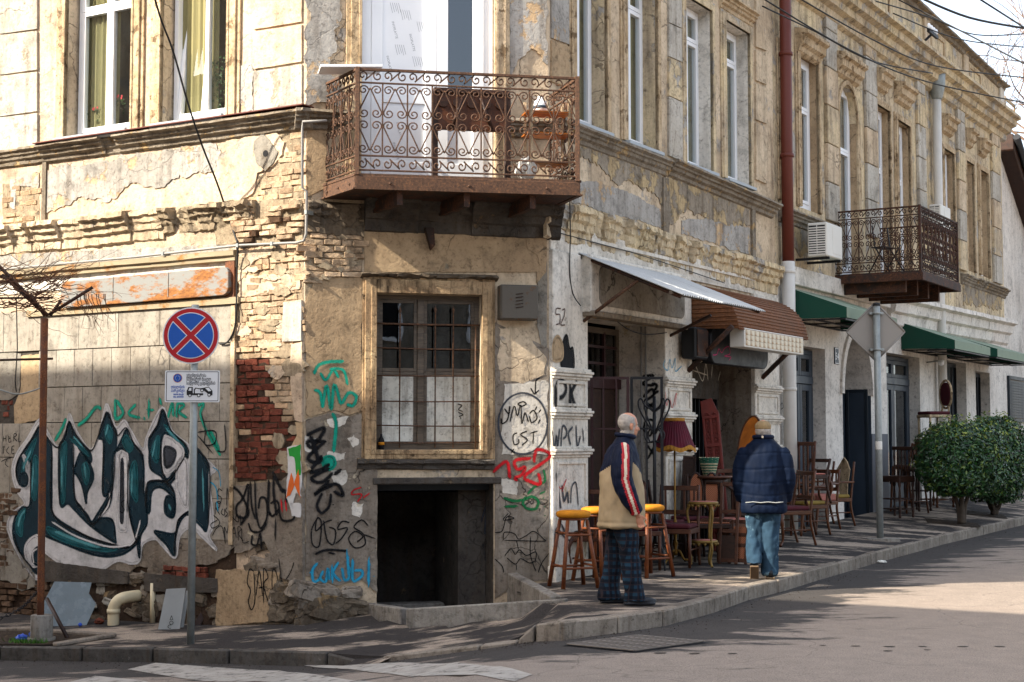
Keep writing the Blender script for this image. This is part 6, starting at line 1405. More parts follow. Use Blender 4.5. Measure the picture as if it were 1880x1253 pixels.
# ------------------------------------------------------------------ downpipes, cables, air conditioners
dp = thing('brown_downpipe', 'tall brown painted downpipe on the joint between the two houses', 'downpipe', Rr.W(SEP, -.12, 3), world=True)
xp = RX(1433, 300) - .08
MB(Rr).tube([(xp, -.13, 9.9), (xp, -.13, 6.0), (xp, -.13, wz(1437, 487))], .085, 14).build('upper_pipe', M['pipe_brown'], dp)
MB(Rr).tube([(xp, -.13, wz(1437, 487) + .03), (xp, -.13, .14)], .095, 14).build('lower_pipe', M['pipe_white'], dp)
for z in (5.6, 7.1, 3.9, 2.2): MB(Rr).lathe((xp, -.13, z), [(.088, 0), (.103, .005), (.103, .05), (.088, .055)], 14).build('pipe_clip', M['pipe_brown' if z > 4.2 else 'pipe_white'], dp)
tag(Rr, [[(1433, 745), (1436, 740), (1438, 748), (1434, 752)]], 2, 'p_black', dp, -.24)
dp2 = thing('white_downpipe', 'white downpipe with a grey hopper head on the long facade', 'downpipe', Rr.W(RX(1712), -.12, 3), world=True)
xq = RX(1709, 280)
MB(Rr).tube([(xq, -.13, wz(1709, 183)), (xq, -.13, 5.0), (xq, -.13, 4.2), (xq + .05, -.13, 3.6), (xq + .05, -.13, .2)], .085, 12).build('pipe', M['pipe_white'], dp2)
MB(Rr).lathe((xq, -.14, wz(1709, 186)), [(.09, 0), (.1, .02), (.16, .28), (.17, .55), (.15, .56), (0, .55)], 12).build('hopper_head', M['zinc'], dp2)
cd = thing('wall_conduit', 'grey conduit pipe running along and up the left wall', 'conduit', L.W(-2, -.05, 3.2), world=True)
def lp_(u, v, y=-.09): x, z = L.loc(u, v, y); return (x, y, z)
MB(L).tube([lp_(600, 222, -.05), lp_(556, 224, -.16), lp_(555, 240, -.16), lp_(555, 345, -.12), lp_(563, 352), lp_(562, 430), lp_(558, 442), lp_(545, 446), lp_(437, 451), lp_(250, 472), lp_(-30, 498)], .014, 8).build('conduit_run', M['wire_grey'], cd)
for u, v in ((500, 448), (437, 451), (300, 466), (563, 390)): MB(L).box(lp_(u, v)[0] - .015, lp_(u, v)[0] + .015, -.11, -.0, lp_(u, v)[2] - .02, lp_(u, v)[2] + .02).build('clip', M['zinc'], cd)
cbl = thing('hanging_cable', 'black cable slanting down from the top edge to the conduit on the left wall', 'cable', L.W(L.px(437), -.1, 3), world=True)
pts = [(283, -6, 14.6), (297, 40, 14.8), (318, 95, 15.0), (345, 190, 15.2), (372, 270, 15.4), (398, 335, 15.6), (420, 400, 15.75)]
P = [at_y(*p) for p in pts] + [L.W(*lp_(437, 449, -.1))]
MB().tube(cat_rom(P, 5), .011, 6).build('cable_span', M['cable'], cbl)
MB(L).tube(cat_rom([Vector(lp_(437, 449, -.1)), Vector(lp_(435, 500, -.06)), Vector(lp_(434, 570, -.06)), Vector(lp_(430, 605, -.06)), Vector(lp_(418, 628, -.06)), Vector(lp_(404, 632, -.05))], 5), .010, 6).build('cable_drop', M['cable'], cbl)
def rp_(u, v, y=-.06): x, z = Rr.loc(u, v, y); return Vector((x, y, z))
cc2 = thing('shopfront_cable', 'thin black cable hanging down the first shop pillar and under the transom', 'cable', Rr.W(.6, -.1, 3), world=True)
MB(Rr).tube(cat_rom([rp_(1046, 368, -.12), rp_(1047, 430, -.08), rp_(1046, 500), rp_(1052, 540), rp_(1066, 562, -.17)], 5), .007, 5).build('cable_run', M['cable'], cc2)
MB(Rr).tube(cat_rom([rp_(1128, 586, -.03), rp_(1150, 603, -.05), rp_(1175, 613, -.06), rp_(1200, 614, -.08), rp_(1224, 611, -.08)], 5), .007, 5).build('cable_run', M['cable'], cc2)
MB(Rr).tube(cat_rom([rp_(1012, 424, -.03), rp_(1100, 448, -.06), rp_(1180, 470, -.06), rp_(1330, 520, -.06)], 5), .006, 5).build('cable_run', M['cable'], cc2)
def ac(nm, s0_, s1_, w0, w1, z0, z1, lab):
    a = thing('ac_unit', lab, 'air conditioner', Rr.W((s0_ + s1_) / 2, -(w0 + w1) / 2, z0), world=True)
    MB(Rr).box(s0_, s1_, -w1, -w0, z0, z1).build('housing', M['ac'], a, bev=.015)
    f = Fr(Rr.W(s0_, -w0, 0), (-Rr.y.x, -Rr.y.y)); d = w1 - w0
    MB(f).box(.02, d - .03, -.004, .0, z0 + .04, z1 - .04).build('grille_shade', M['dark'], a)  # near-black plate behind the slats; recess shade put into its colour
    for k in range(11): MB(f).box(.02, d - .03, -.014, -.002, z0 + .05 + k * (z1 - z0 - .1) / 11, z0 + .05 + k * (z1 - z0 - .1) / 11 + .02).build('grille_slat', M['ac'], a)
    MB(f).box(d / 2 - .006, d / 2 + .006, -.016, -.014, z0 + .04, z1 - .04).build('grille_post', M['ac'], a)
    MB(Rr).box(s0_ + .25, s1_ - .06, -w1 - .004, -w1, z0 + .06, z1 - .05).build('service_panel', M['ac'], a, bev=.003)
    for x in (s0_ + .1, s1_ - .1): MB(Rr).box(x - .015, x + .015, -w1, -.0, z0 - .04, z0 - .004).build('bracket_arm', M['black'], a)
    return a
ac(0, 7.36, 8.05, .22, .52, 4.20, 4.70, 'white air conditioner with slatted grille left of the street balcony')
z0 = Rr.loc(1735, 405, -.5)[1]
ac(1, Rr.px(1725, -.4, 380), Rr.px(1743, -.4, 380), .2, .42, z0 - .1, z0 + .32, 'pale air conditioner behind the railing of the street balcony')
pc = thing('security_light', 'small lamp bracket under the middle green awning', 'lamp', Rr.W(RX(1700), -.2, 2.9), world=True)
MB(Rr).rod((RX(1700), 0, 2.95), (RX(1700), -.25, 2.98), .015, 6).build('arm', M['zinc'], pc); MB(Rr).lathe((RX(1700), -.27, 2.88), [(0, 0), (.05, .02), (.06, .1), (0, .13)], 10).build('lamp_head', M['upvc'], pc)
ins = thing('insulator_bracket', 'dark iron bracket with cable insulators on the parapet of the long facade', 'bracket', Rr.W(RX(1705, 60), -.4, wz(1705, 60)), world=True)
ib = Rr.loc(1710, 62, -.4)
MB(Rr).box(ib[0] - .3, ib[0] + .3, -.45, -.40, ib[1] - .04, ib[1] + .02).build('cross_arm', M['black'], ins); MB(Rr).rod((ib[0], -.42, ib[1]), (ib[0], -.0, ib[1] - .35), .025, 6).build('stay', M['black'], ins)
for k in range(4): MB(Rr).lathe((ib[0] - .24 + k * .16, -.42, ib[1] + .02), [(.02, 0), (.04, .04), (.03, .1), (0, .12)], 8).build('insulator', M['upvc'], ins)
WIRES = [([(1385, -12), (1560, 92), (1700, 150), (1890, 191)], (20, 27)), ([(1455, -10), (1600, 72), (1720, 122), (1890, 144)], (21, 28)), ([(1570, -8), (1700, 30), (1790, 64), (1890, 62)], (24, 30)),
         ([(1680, -8), (1780, 33), (1890, 54)], (20, 22)), ([(1785, -10), (1890, 57)], (18, 20)), ([(1650, 0), (1760, 55), (1890, 122)], (24, 22)), ([(1640, 25), (1760, 72), (1890, 88)], (26, 30)), ([(1400, 12), (1500, 60), (1600, 112), (1712, 135)], (20.5, 26))]
WLAB = ['overhead wire crossing the downpipe highest and sagging to the right edge', 'overhead wire passing just above the insulator bracket', 'thin overhead wire running level into the right edge', 'thickest overhead cable from the top edge over the sky', 'steep short overhead wire in the top right corner', 'overhead wire from the roof edge dropping steeply to the right', 'sagging overhead wire ending below the thick cable', 'lowest overhead wire ending at the hopper head']
for i, (w, (y0, y1)) in enumerate(WIRES):
    P = [at_y(u, v, y0 + (y1 - y0) * k / (len(w) - 1)) for k, (u, v) in enumerate(w)]
    o = MB().tube(cat_rom(P, 6), .012 if i != 3 else .018, 5).build('overhead_wire', M['cable'], None, label=WLAB[i], cat='wire', group='overhead wires at the upper right')
# ------------------------------------------------------------------ street signs
g = G(350, 1182); YS = g.y
def sz(v, Y=None): return at_y(350, v, Y or YS).z
sg = thing('no_stopping_sign', 'round blue and red no-stopping sign with a tow-away plate on a grey pole', 'road sign', g)
def q(u, v, Y): p = at_y(u, v, Y); return (p.x - g.x, p.z - g.z)
k_ = YS / F
MB().tube([(0, 0, -.05), (0, 0, sz(560) - g.z)], 7 * k_, 12).build('pole', M['zinc'], sg)
M['sign_red'] = plain('sign_red', 'a80f1c', .4, .06, 5, 0); M['sign_blue'] = plain('sign_blue', '0d4fa6', .4, .06, 5, 0); M['sign_white'] = plain('sign_white', 'd4d6d8', .45, .04, 5, 0); M['sign_black'] = plain('sign_print', '15171b', .5, .1, 5, 0)
c = q(352.5, 617, YS); r = 52 * k_; yo = -7 * k_ - .012
pl = MB().disc(c, r, yo, yo + .008, 48).build('sign_disc', M['sign_white'], sg)
MB().disc(c, r * .955, yo - .003, yo - .0002, 48).build('red_face', M['sign_red'], sg)
wf = MB(); wb2 = MB()
for a0 in (0, 90, 180, 270):
    for mb_, ro, gap, yy in ((wf, .815, .088, yo - .0055), (wb2, .785, .118, yo - .008)):
        pts = []; lim = math.degrees(math.asin(gap / ro)); n = 14
        for k in range(n + 1):
            a = R(a0 + 45 + lim + (90 - 2 * lim) * k / n); pts.append((c[0] + r * ro * math.cos(a), c[1] + r * ro * math.sin(a)))
        a = R(a0 + 90); d_ = gap / math.sin(R(45)); pts.append((c[0] + r * d_ * math.cos(a), c[1] + r * d_ * math.sin(a)))
        m1 = MB().prism(pts, yy, yy + .0022); m1.build('white_edge' if mb_ is wf else 'blue_sector', M['sign_white' if mb_ is wf else 'sign_blue'], sg)
# plate
p0, p1 = q(304.5, 739, YS), q(405.5, 681, YS)
MB().prism(rrect(p0[0], p1[0], p0[1], p1[1], .012), yo, yo + .006).build('plate', M['sign_white'], sg)
def ringp(x0, x1, z0, z1, w, y, nm, mat):
    m = MB(); o_ = rrect(x0, x1, z0, z1, .01, 4); i_ = rrect(x0 + w, x1 - w, z0 + w, z1 - w, .007, 4); n = len(o_)
    m.add([(x, y, z) for x, z in o_] + [(x, y, z) for x, z in i_], [(k, (k + 1) % n, n + (k + 1) % n, n + k) for k in range(n)]); return m.build(nm, mat, sg)
w_ = p1[0] - p0[0]; ringp(p0[0] + .012, p1[0] - .012, p0[1] + .010, p1[1] - .010, .006, yo - .001, 'plate_border', M['sign_black'])
def pt(fx, fz): return (p0[0] + w_ * fx, p0[1] + (p1[1] - p0[1]) * fz)
x, z = pt(.23, .76); MB().disc((x, z), w_ * .083, yo - .0015, yo - .0002, 24).build('emblem_ring', M['wood_orange'], sg); MB().disc((x, z), w_ * .073, yo - .003, yo - .0016, 24).build('emblem', M['sign_blue'], sg)
for s_, a0 in ((-1, 100), (1, -80)):
    m = MB(); m.tube([(x + w_ * .042 * math.cos(R(a0 + k * 16)), yo - .0035, z + w_ * .042 * math.sin(R(a0 + k * 16))) for k in range(11)], w_ * .010, 5, flat=.2); m.build('emblem_mark', M['sign_white'], sg)
def gl_font(): return any(ord(c_) for c_ in 'ა')
for t_, fx, fz, s_, mt, ft in (('ექვემდებარება', .39, .80, .085, 'sign_black', .36), ('სპეციალურ დაცულ', .39, .68, .085, 'sign_black', .45), ('სადგომზე გადაყვანას', .39, .555, .085, 'sign_black', .53), ('თბილისის', .11, .44, .075, 'sign_blue', .25), ('პარკინგი', .11, .325, .075, 'sign_blue', .25), ('www.tp.ge', .155, .225, .055, 'sign_blue', .19), ('032 2934444', .155, .14, .045, 'sign_blue', .19)):
    x, z = pt(fx, fz); text(t_, mt, w_ * s_, ID, x, z, yo - .0015, sg, 'plate_lettering', fit=w_ * ft, bold=.0007)
def pxl(*a): return [pt(fx, fz) for fx, fz in a]
MB().prism(pxl((.40, .22), (.40, .36), (.43, .48), (.51, .48), (.51, .28), (.70, .28), (.70, .22)), yo - .003, yo - .001).build('truck_pictogram', M['sign_black'], sg)
MB().prism(pxl((.43, .36), (.45, .45), (.485, .45), (.485, .36)), yo - .0035, yo - .003).build('truck_window', M['sign_white'], sg)
MB().prism(pxl((.53, .40), (.56, .46), (.68, .42), (.68, .39), (.57, .43), (.55, .38), (.55, .28), (.53, .28)), yo - .003, yo - .001).build('crane_pictogram', M['sign_black'], sg)
MB().prism(pxl((.63, .46), (.66, .44), (.72, .46), (.80, .49), (.87, .36), (.87, .22), (.83, .20), (.72, .36)), yo - .0035, yo - .001).build('car_pictogram', M['sign_black'], sg)
MB().prism(pxl((.74, .44), (.80, .46), (.85, .36), (.80, .34)), yo - .004, yo - .0035).build('car_window', M['sign_white'], sg)
for fx, fz in ((.46, .21), (.62, .21), (.81, .23), (.68, .37)):
    MB().disc(pt(fx, fz), w_ * .032, yo - .0042, yo - .0036, 16).build('wheel_pictogram', M['sign_black'], sg); MB().disc(pt(fx, fz), w_ * .018, yo - .0047, yo - .0043, 14).build('wheel_hub', M['sign_white'], sg)
for z in (c[1] + r * .5, c[1] - r * .5, (p0[1] + p1[1]) / 2): MB().box(-.05, .05, yo + .007, .0, z - .012, z + .012).build('clamp', M['zinc'], sg)
# the diamond sign seen from behind
g = G(1616, 991); Y = g.y; k_ = Y / F
ds = thing('diamond_sign', 'diamond road sign seen from its bare metal back on a rusty pole', 'road sign', g)
zt = at_y(1616, 562, Y).z - g.z; zc = at_y(1616, 609, Y).z - g.z
MB().tube([(0, 0, -.02), (.0, 0, zt * .45), (.0, 0, zt)], 6.2 * k_, 10).build('pole', M['zinc'], ds)
MB().lathe((0, 0, zt), [(7 * k_, 0), (7 * k_, .04), (0, .05)], 10).build('pole_cap', M['black'], ds)
MB().lathe((0, 0, zt * .40), [(6.3 * k_, -.06), (6.6 * k_, -.05), (6.6 * k_, .05), (6.3 * k_, .06)], 10).build('sticker_band', M['ac'], ds)
hd = 54 * k_; yb = 7 * k_ + .02
m = MB(); n4 = []
for a in range(4):
    for da in (-6, 0, 6): n4.append((hd * (1 if da == 0 else .985) * math.cos(R(90 * a + da * .6)), zc + hd * (1 if da == 0 else .985) * math.sin(R(90 * a + da * .6))))
m.prism(n4, yb, yb + .006).build('diamond_plate', M['greymetal'], ds)
for a in range(4):
    b_, c_ = (hd * math.cos(R(90 * a)), zc + hd * math.sin(R(90 * a))), (hd * math.cos(R(90 * a + 90)), zc + hd * math.sin(R(90 * a + 90)))
    MB().rod((b_[0], yb - .004, b_[1]), (c_[0], yb - .004, c_[1]), .009, 6).build('folded_rim', M['greymetal'], ds)
for dz in (.62, -.62):
    MB().box(-.10, .10, -.0, yb - .001, zc + hd * dz - .018, zc + hd * dz + .018).build('clamp', M['zinc'], ds, bev=.004); MB().lathe((0, 0, zc + hd * dz - .014), [(6.5 * k_, 0), (8 * k_, .004), (8 * k_, .026), (6.5 * k_, .03)], 10).build('clamp_ring', M['zinc'], ds)
MB().slab(jag([(-.2, -.12), (.24, -.14), (.28, .06), (.1, .12), (-.22, .1)], .03, .05, 3), -.06, .02).build('concrete_foot', M['concrete'], ds)
# ------------------------------------------------------------------ vine trellis with its chain, debris along the left wall
g = G(76, 1178); Y = g.y; k_ = Y / F
def T(u, v, dy=0): p = at_y(u, v, Y + dy); return (p.x - g.x, dy, p.z - g.z)
tr = thing('vine_trellis', 'rusted steel pole trellis on a round concrete block at the left kerb', 'trellis', g)
MB().tube([T(74, 1140), T(75, 1085), T(80, 700), T(82, 585)], 6.5 * k_, 10).build('post', M['rustpipe'], tr)
MB().lathe((0, 0, 0), [(0, -.05), (20.5 * k_, -.05), (19.5 * k_, 48 * k_), (0, 48 * k_)], 18).build('concrete_block', M['concrete'], tr, bev=.006)
MB().slab([( .14 * math.cos(a * .52) , .14 * math.sin(a * .52)) for a in range(12)], -.05, .04).build('block_skirt', M['concrete'], tr)
for a, b, w in (((84, 578), (4, 505), 3.5), ((88, 580), (-20, 470), 3.5), ((82, 580), (56, 540), 3.2), ((90, 578), (170, 528), 3.2), ((92, 580), (112, 552), 3.0), ((-20, 548), (97, 547), 2.2), ((-20, 662), (97, 659), 2.4)):
    MB().rod(T(*a), T(*b, .35 if a[1] < 560 and False else 0), w * k_, 6).build('angle_bar', M['rustdark'], tr)
MB().tube([T(30, 548), T(32, 640), T(28, 700), T(30, 720)], .006, 5).build('hanging_wire', M['cable'], tr)
MB().tube(cat_rom([Vector(T(-5, 714)), Vector(T(30, 724)), Vector(T(60, 718)), Vector(T(84, 708))], 5), .008, 5).build('tie_wire', M['zinc'], tr)
vn = thing('bare_vine', 'leafless tangled vine twigs spread over the trellis bars at the left edge', 'vine', g)
M['twig'] = plain('vine_twig', '5a3a26', .8, .3, 12, .2)
rg = random.Random(5)
for i in range(105):
    u, v = rg.uniform(-30, 95), rg.uniform(500, 575); dy = rg.uniform(-.25, .5); pts = []
    du = rg.uniform(.5, 1) * rg.choice((1, 1, 1, -1)); dv = rg.uniform(-.55, .35); n = rg.randint(6, 13)
    for k in range(n):
        pts.append(Vector(T(u, v, dy))); u += du * 11; v += dv * 11 + rg.uniform(-5, 5); dy += rg.uniform(-.04, .05); dv += rg.uniform(-.22, .24); du += rg.uniform(-.2, .2)
    r0 = rg.choice((.008, .006, .005, .004)); P = cat_rom(pts, 2)
    MB().tube(P, [r0 * (1 - .8 * k / len(P)) for k in range(len(P))], 4).build('vine_twig', M['twig'], vn)
for i in range(12):
    u = rg.uniform(130, 210); P = [Vector(T(u, 540, .2))]
    for k in range(6): P.append(Vector(T(u + k * rg.uniform(1, 7), 548 + k * rg.uniform(8, 15), .2)))
    MB().tube(P, [.005 * (1 - .12 * k) for k in range(7)], 4).build('vine_twig', M['twig'], vn)
chn = thing('chain', 'dark iron chain hanging from the trellis post towards the left', 'chain', g)
P = [Vector(T(*p)) for p in ((73, 1085), (62, 1094), (45, 1112), (25, 1125), (-15, 1142))]; P = cat_rom(P, 6)
for i, p in enumerate(P[:-1]):
    d_ = (P[i + 1] - p); L2 = d_.length * .72; d_.normalize(); s_ = d_.cross(Vector((0, 1, 0))).normalized() if i % 2 else Vector((0, 1, 0)); md = (p + P[i + 1]) / 2
    MB().tube([md + d_ * (L2 * math.cos(a)) + s_ * (.014 * math.sin(a)) for a in [k * math.pi / 5 for k in range(11)]], .005, 5).build('chain_link', M['black'], chn)
# planting strip at the kerb
gs = [G(-40, 1186), G(105, 1186), G(215, 1169), G(60, 1161), G(-40, 1160)]
pb = MB(); P2 = jag([(p.x, p.y) for p in gs], .03, .06, 4)
pb.add([(x, y, zp(x, y) + .012) for x, y in P2], [list(range(len(P2)))]); M['soil'] = stucco('dry_soil', '3b3026', '2a221b', '5a4a38', k=5, pth=.6, crack=0, bump=1.2, seed=31)
soil = pb.build('planting_bed', M['soil'], kind='structure')
for i, (a, b) in enumerate((((100, 1187), (208, 1170)), ((208, 1170), (60, 1160)), ((60, 1160), (-40, 1158)))):
    p, q_ = G(*a), G(*b); d_ = (q_ - p); n_ = Vector((-d_.y, d_.x, 0)).normalized() * .05
    m = MB().add([p - n_, p + n_, q_ + n_, q_ - n_] + [w + Vector((0, 0, .035)) for w in (p - n_, p + n_, q_ + n_, q_ - n_)], [(0, 1, 2, 3), (4, 7, 6, 5), (0, 4, 5, 1), (1, 5, 6, 2), (2, 6, 7, 3), (3, 7, 4, 0)], raw=True)
    m.build('edging_stone', M['kerb'], soil, bev=.008)
M['grass'] = plain('weed_green', '3f6a1e', .7, .4, 20, .1); M['bluebag'] = plain('blue_plastic', '2f55c0', .4, .2, 12, .3)
m = MB(); rg = random.Random(3)
for i in range(420):
    p = G(rg.choice((38, 60, 68)) + rg.gauss(0, 9), 1182 + rg.uniform(-4, 2)); a = rg.uniform(0, 6.28); h = rg.uniform(.02, .07); s_ = .006
    m.add([(p.x - s_, p.y, p.z), (p.x + s_, p.y, p.z), (p.x + .03 * math.cos(a), p.y + .03 * math.sin(a), p.z + h)], [(0, 1, 2)])
m.build('weeds', M['grass'], None, label='small green weeds at the foot of the concrete block', cat='weeds', kind='stuff')
def crumple(name, c, r, mat, lab, cat, sd=1):
    bm = bmesh.new(); bmesh.ops.create_icosphere(bm, subdivisions=3, radius=1); m = MB()
    m.add([(c.x + v.co.x * r[0] * (1 + .45 * noise.noise(v.co * 2.4 + Vector((sd, 0, 0)))), c.y + v.co.y * r[1] * (1 + .4 * noise.noise(v.co * 2.6 + Vector((0, sd, 0)))), c.z + r[2] * .8 + v.co.z * r[2] * (1 + .5 * noise.noise(v.co * 2.2 + Vector((0, 0, sd))))) for v in bm.verts], [[v.index for v in f.verts] for f in bm.faces])
    bm.free(); return m.build(name, M[mat], None, label=lab, cat=cat)
crumple('plastic_bag', G(40, 1178), (.06, .05, .04), 'bluebag', 'crumpled blue plastic bag on the soil beside the concrete block', 'bag')
crumple('plastic_scrap', G(56, 1172), (.02, .02, .035), 'bluebag', 'small blue scrap against the concrete block', 'scrap', 4)
crumple('litter_scrap', G(1619, 1034, zr), (.06, .05, .02), 'ac', 'pale crumpled litter scrap on the road beyond the kerb', 'litter', 6)
crumple('plastic_sack', SACK, (.10, .08, .13), 'ac', 'crumpled pale plastic sack on the balcony floor by the shelf rack', 'sack', 3)
crumple('litter_lump', G(147, 1150), (.02, .02, .02), 'bluebag', 'small dark blue litter lump on the ground by the glass sheet', 'litter', 8)
def lean(name, px, u0, mat, lab, cat, tilt=.16, th=.012, dz=0.0):
    """a sheet traced from the photograph standing on the ground and leaning on the wall"""
    b = G(*u0); Yb = b.y; P = []
    for u, v in px:
        Yv = Yb
        for _ in range(3):
            p = at_y(u, v, Yv); Yv = Yb + max(0, p.z - b.z) * tilt
        P.append(at_y(u, v, Yv))
    n_ = Vector((0, -1, .0)); o = thing(name, lab, cat, b, world=True)
    m = MB().add([p for p in P] + [p + Vector((0, th, 0)) for p in P], [list(range(len(P))), list(range(len(P), 2 * len(P)))[::-1]] + [(i, (i + 1) % len(P), len(P) + (i + 1) % len(P), len(P) + i) for i in range(len(P))], raw=True)
    m.build('sheet', M[mat], o); return o
M['frosted'] = plain('dusty_glass_sheet', '74828a', .25, .2, 5, .03, spec=.6, dirt='8b9090', dth=.6); M['board_grey'] = plain('grey_board', '8e908e', .7, .12, 4, .05, dirt='6e6a62', dth=.62)
lean('glass_sheet', [(78, 1140), (79, 1108), (100, 1068), (168, 1070), (163, 1090), (176, 1110), (158, 1150), (92, 1150)], (120, 1150), 'frosted', 'broken dusty sheet of glass leaning on the rubble wall', 'glass sheet', .35)
bd1 = lean('grey_board', [(290, 1156), (305, 1082), (341, 1080), (330, 1156)], (312, 1156), 'board_grey', 'grey board with scribbled letters leaning on the wall left of the sign pole', 'board', .3)
lean('board_offcut', [(325, 1156), (342, 1085), (347, 1088), (336, 1155)], (330, 1153), 'board_grey', 'narrow grey board behind the scribbled board', 'board', .3, .03)
lean('dark_plank', [(354, 1150), (372, 1118), (381, 1122), (366, 1152)], (362, 1148), 'wood_dark', 'short dark plank lying against the wall right of the sign pole', 'plank', .3, .05)
b = G(312, 1156)
for k, (t_, u, v) in enumerate((('Δ', 312, 1138), ('O', 311, 1147), ('C', 308, 1154))):
    p = at_y(u, v, b.y + .02); text(t_, 'sign_black', .06, ID, p.x, p.z, p.y - .02, bd1, 'scribbled_letter')
p = G(125, 1174); s0 = G(86, 1104, lambda x, y: zp(x, y))
stk = thing('dark_stick', 'dark stick slanting from the planting strip to the glass sheet', 'stick', p)
q_ = at_y(86, 1100, p.y + .35) - p; MB().tube([(0, 0, 0), tuple(q_)], .022, 6).build('stick_shaft', M['wood_dark'], stk)
# drain pipes at the foot of the wall
g = G(208, 1147); e1 = thing('elbow_drainpipe', 'cream plastic drain elbow coming out of the broken wall', 'drainpipe', g); k_ = g.y / F
def E(u, v, dy=0): p = at_y(u, v, g.y + dy); return Vector((p.x - g.x, dy, p.z - g.z))
P = cat_rom([Vector(p) for p in ((0, 0, -.03), (0, 0, .1), (.003, 0, .18), (.045, .0, .25), (.12, .03, .285), (.27, .25, .29))], 6)
MB().tube(P, 10.5 * k_, 16).build('elbow', M['pvc'], e1); MB().tube([(0, 0, .12), (0, 0, .165)], 12 * k_, 16).build('collar', M['pvc'], e1)
g = G(280, 1143); e2 = thing('pipe_stub', 'short upright white pipe stub in front of the rubble wall', 'pipe', g); k_ = g.y / F
MB().tube([(0, 0, -.03), (0, 0, (1143 - 1072) * k_)], 5 * k_, 12).build('stub', M['pvc'], e2)
crumple('brick_lump', G(182, 1146), (.05, .04, .035), 'brick_red', 'broken lump of brick between the glass sheet and the elbow pipe', 'brick lump', 9)
crumple('concrete_lump', G(500, 1135), (.07, .06, .05), 'concrete', 'squarish grey concrete lump at the foot of the wall corner', 'lump', 11)
# drain grate and road marks
gd = [G(u, v, zr) for u, v in ((1042, 1186), (1170, 1170), (1290, 1181), (1165, 1198))]
dg = thing('drain_grate', 'rusted iron drain grate in the road below the kerb', 'drain grate', sum(gd, Vector()) / 4, world=True)
up_ = Vector((0, 0, 1))
def gq(a, b): return gd[0].lerp(gd[1], a).lerp(gd[3].lerp(gd[2], a), b)
m = MB().add([gq(-.04, -.06) + up_ * .004, gq(1.04, -.06) + up_ * .004, gq(1.04, 1.06) + up_ * .004, gq(-.04, 1.06) + up_ * .004], [(0, 1, 2, 3)], raw=True); m.build('pit_shade', M['dark'], dg)  # flat near-black sheet under the bars; shade of the pit put into its colour
M['grate'] = plain('worn_grate_iron', '6a625a', .7, .3, 12, .2)
def gbar(a0, b0, a1, b1, w):
    p, q_ = gq(a0, b0) + up_ * .012, gq(a1, b1) + up_ * .012; d_ = (q_ - p).normalized(); n_ = Vector((-d_.y, d_.x, 0)) * w
    MB().add([p - n_, q_ - n_, q_ + n_, p + n_] + [x_ + up_ * .008 for x_ in (p - n_, q_ - n_, q_ + n_, p + n_)], [(4, 5, 6, 7), (0, 1, 5, 4), (1, 2, 6, 5), (2, 3, 7, 6), (3, 0, 4, 7)], raw=True).build('grate_bar', M['grate'], dg)
for k in range(6): gbar(k / 5, 0, k / 5, 1, .016)
for k in range(13): gbar(0, k / 12, 1, k / 12, .013)
for i, (u, v) in enumerate(((1212, 1200), (1275, 1201), (1345, 1201), (1510, 1186), (1571, 1187), (1633, 1188), (1630, 1196), (1694, 1188), (1703, 1194), (1768, 1188), (1836, 1188))):
    p = G(u, v, zr); w = rnd.uniform(.018, .035); m = MB(); P2 = jag([(p.x + w * 1.5 * math.cos(a * .5), p.y + w * .8 * math.sin(a * .5)) for a in range(12)], .012, .03, i)
    m.add([(x, y, zr(x, y) + .004) for x, y in P2], [list(range(len(P2)))]); m.build('tar_spot', M['sooty'], road)

m = MB(); rg = random.Random(12)                # grit in the gutter and on the pavement edge
for i in range(1500):
    j = rg.randint(3, len(KL) - 6); a, b = KL[j], KL[j + 1]; p = a.lerp(b, rg.random()); d = (b - a).normalized(); n_ = Vector((d.y, -d.x, 0)); p = p + n_ * abs(rg.gauss(.03, .22)); z = zr(p.x, p.y); s_ = rg.uniform(.003, .009)
    v = [Vector((p.x + s_ * rg.uniform(-1.2, 1.2), p.y + s_ * rg.uniform(-1.2, 1.2), z + (s_ * rg.uniform(.6, 1.2) if k == 3 else .001))) for k in range(4)]
    m.add(v, [(0, 1, 3), (1, 2, 3), (2, 0, 3)], raw=True)
m.build('gravel', M['soil'], None, label='loose grit and leaf bits lying along the gutter', cat='grit', kind='stuff')
# ------------------------------------------------------------------ people
def rings(m, R_, n=20, mt=0):
    vs = [(cx + rx * math.cos(2 * math.pi * j / n), cy + ry * math.sin(2 * math.pi * j / n), cz) for cx, cy, cz, rx, ry in R_ for j in range(n)]
    k = len(R_); b = len(m.v)
    m.add(vs, [(i * n + j, i * n + (j + 1) % n, (i + 1) * n + (j + 1) % n, (i + 1) * n + j) for i in range(k - 1) for j in range(n)] + [list(range(n))[::-1], [(k - 1) * n + j for j in range(n)]], mt)
def ell(m, c, r, rot=None, n=16):
    vs = []; k = n // 2 + 1
    for i in range(k):
        a = math.pi * i / (k - 1)
        for j in range(n):
            b = 2 * math.pi * j / n; p = Vector((r[0] * math.sin(a) * math.cos(b), r[1] * math.sin(a) * math.sin(b), -r[2] * math.cos(a)))
            if rot: p = rot @ p
            vs.append(Vector(c) + p)
    m.add(vs, [(i * n + j, i * n + (j + 1) % n, (i + 1) * n + (j + 1) % n, (i + 1) * n + j) for i in range(k - 1) for j in range(n)], raw=True)
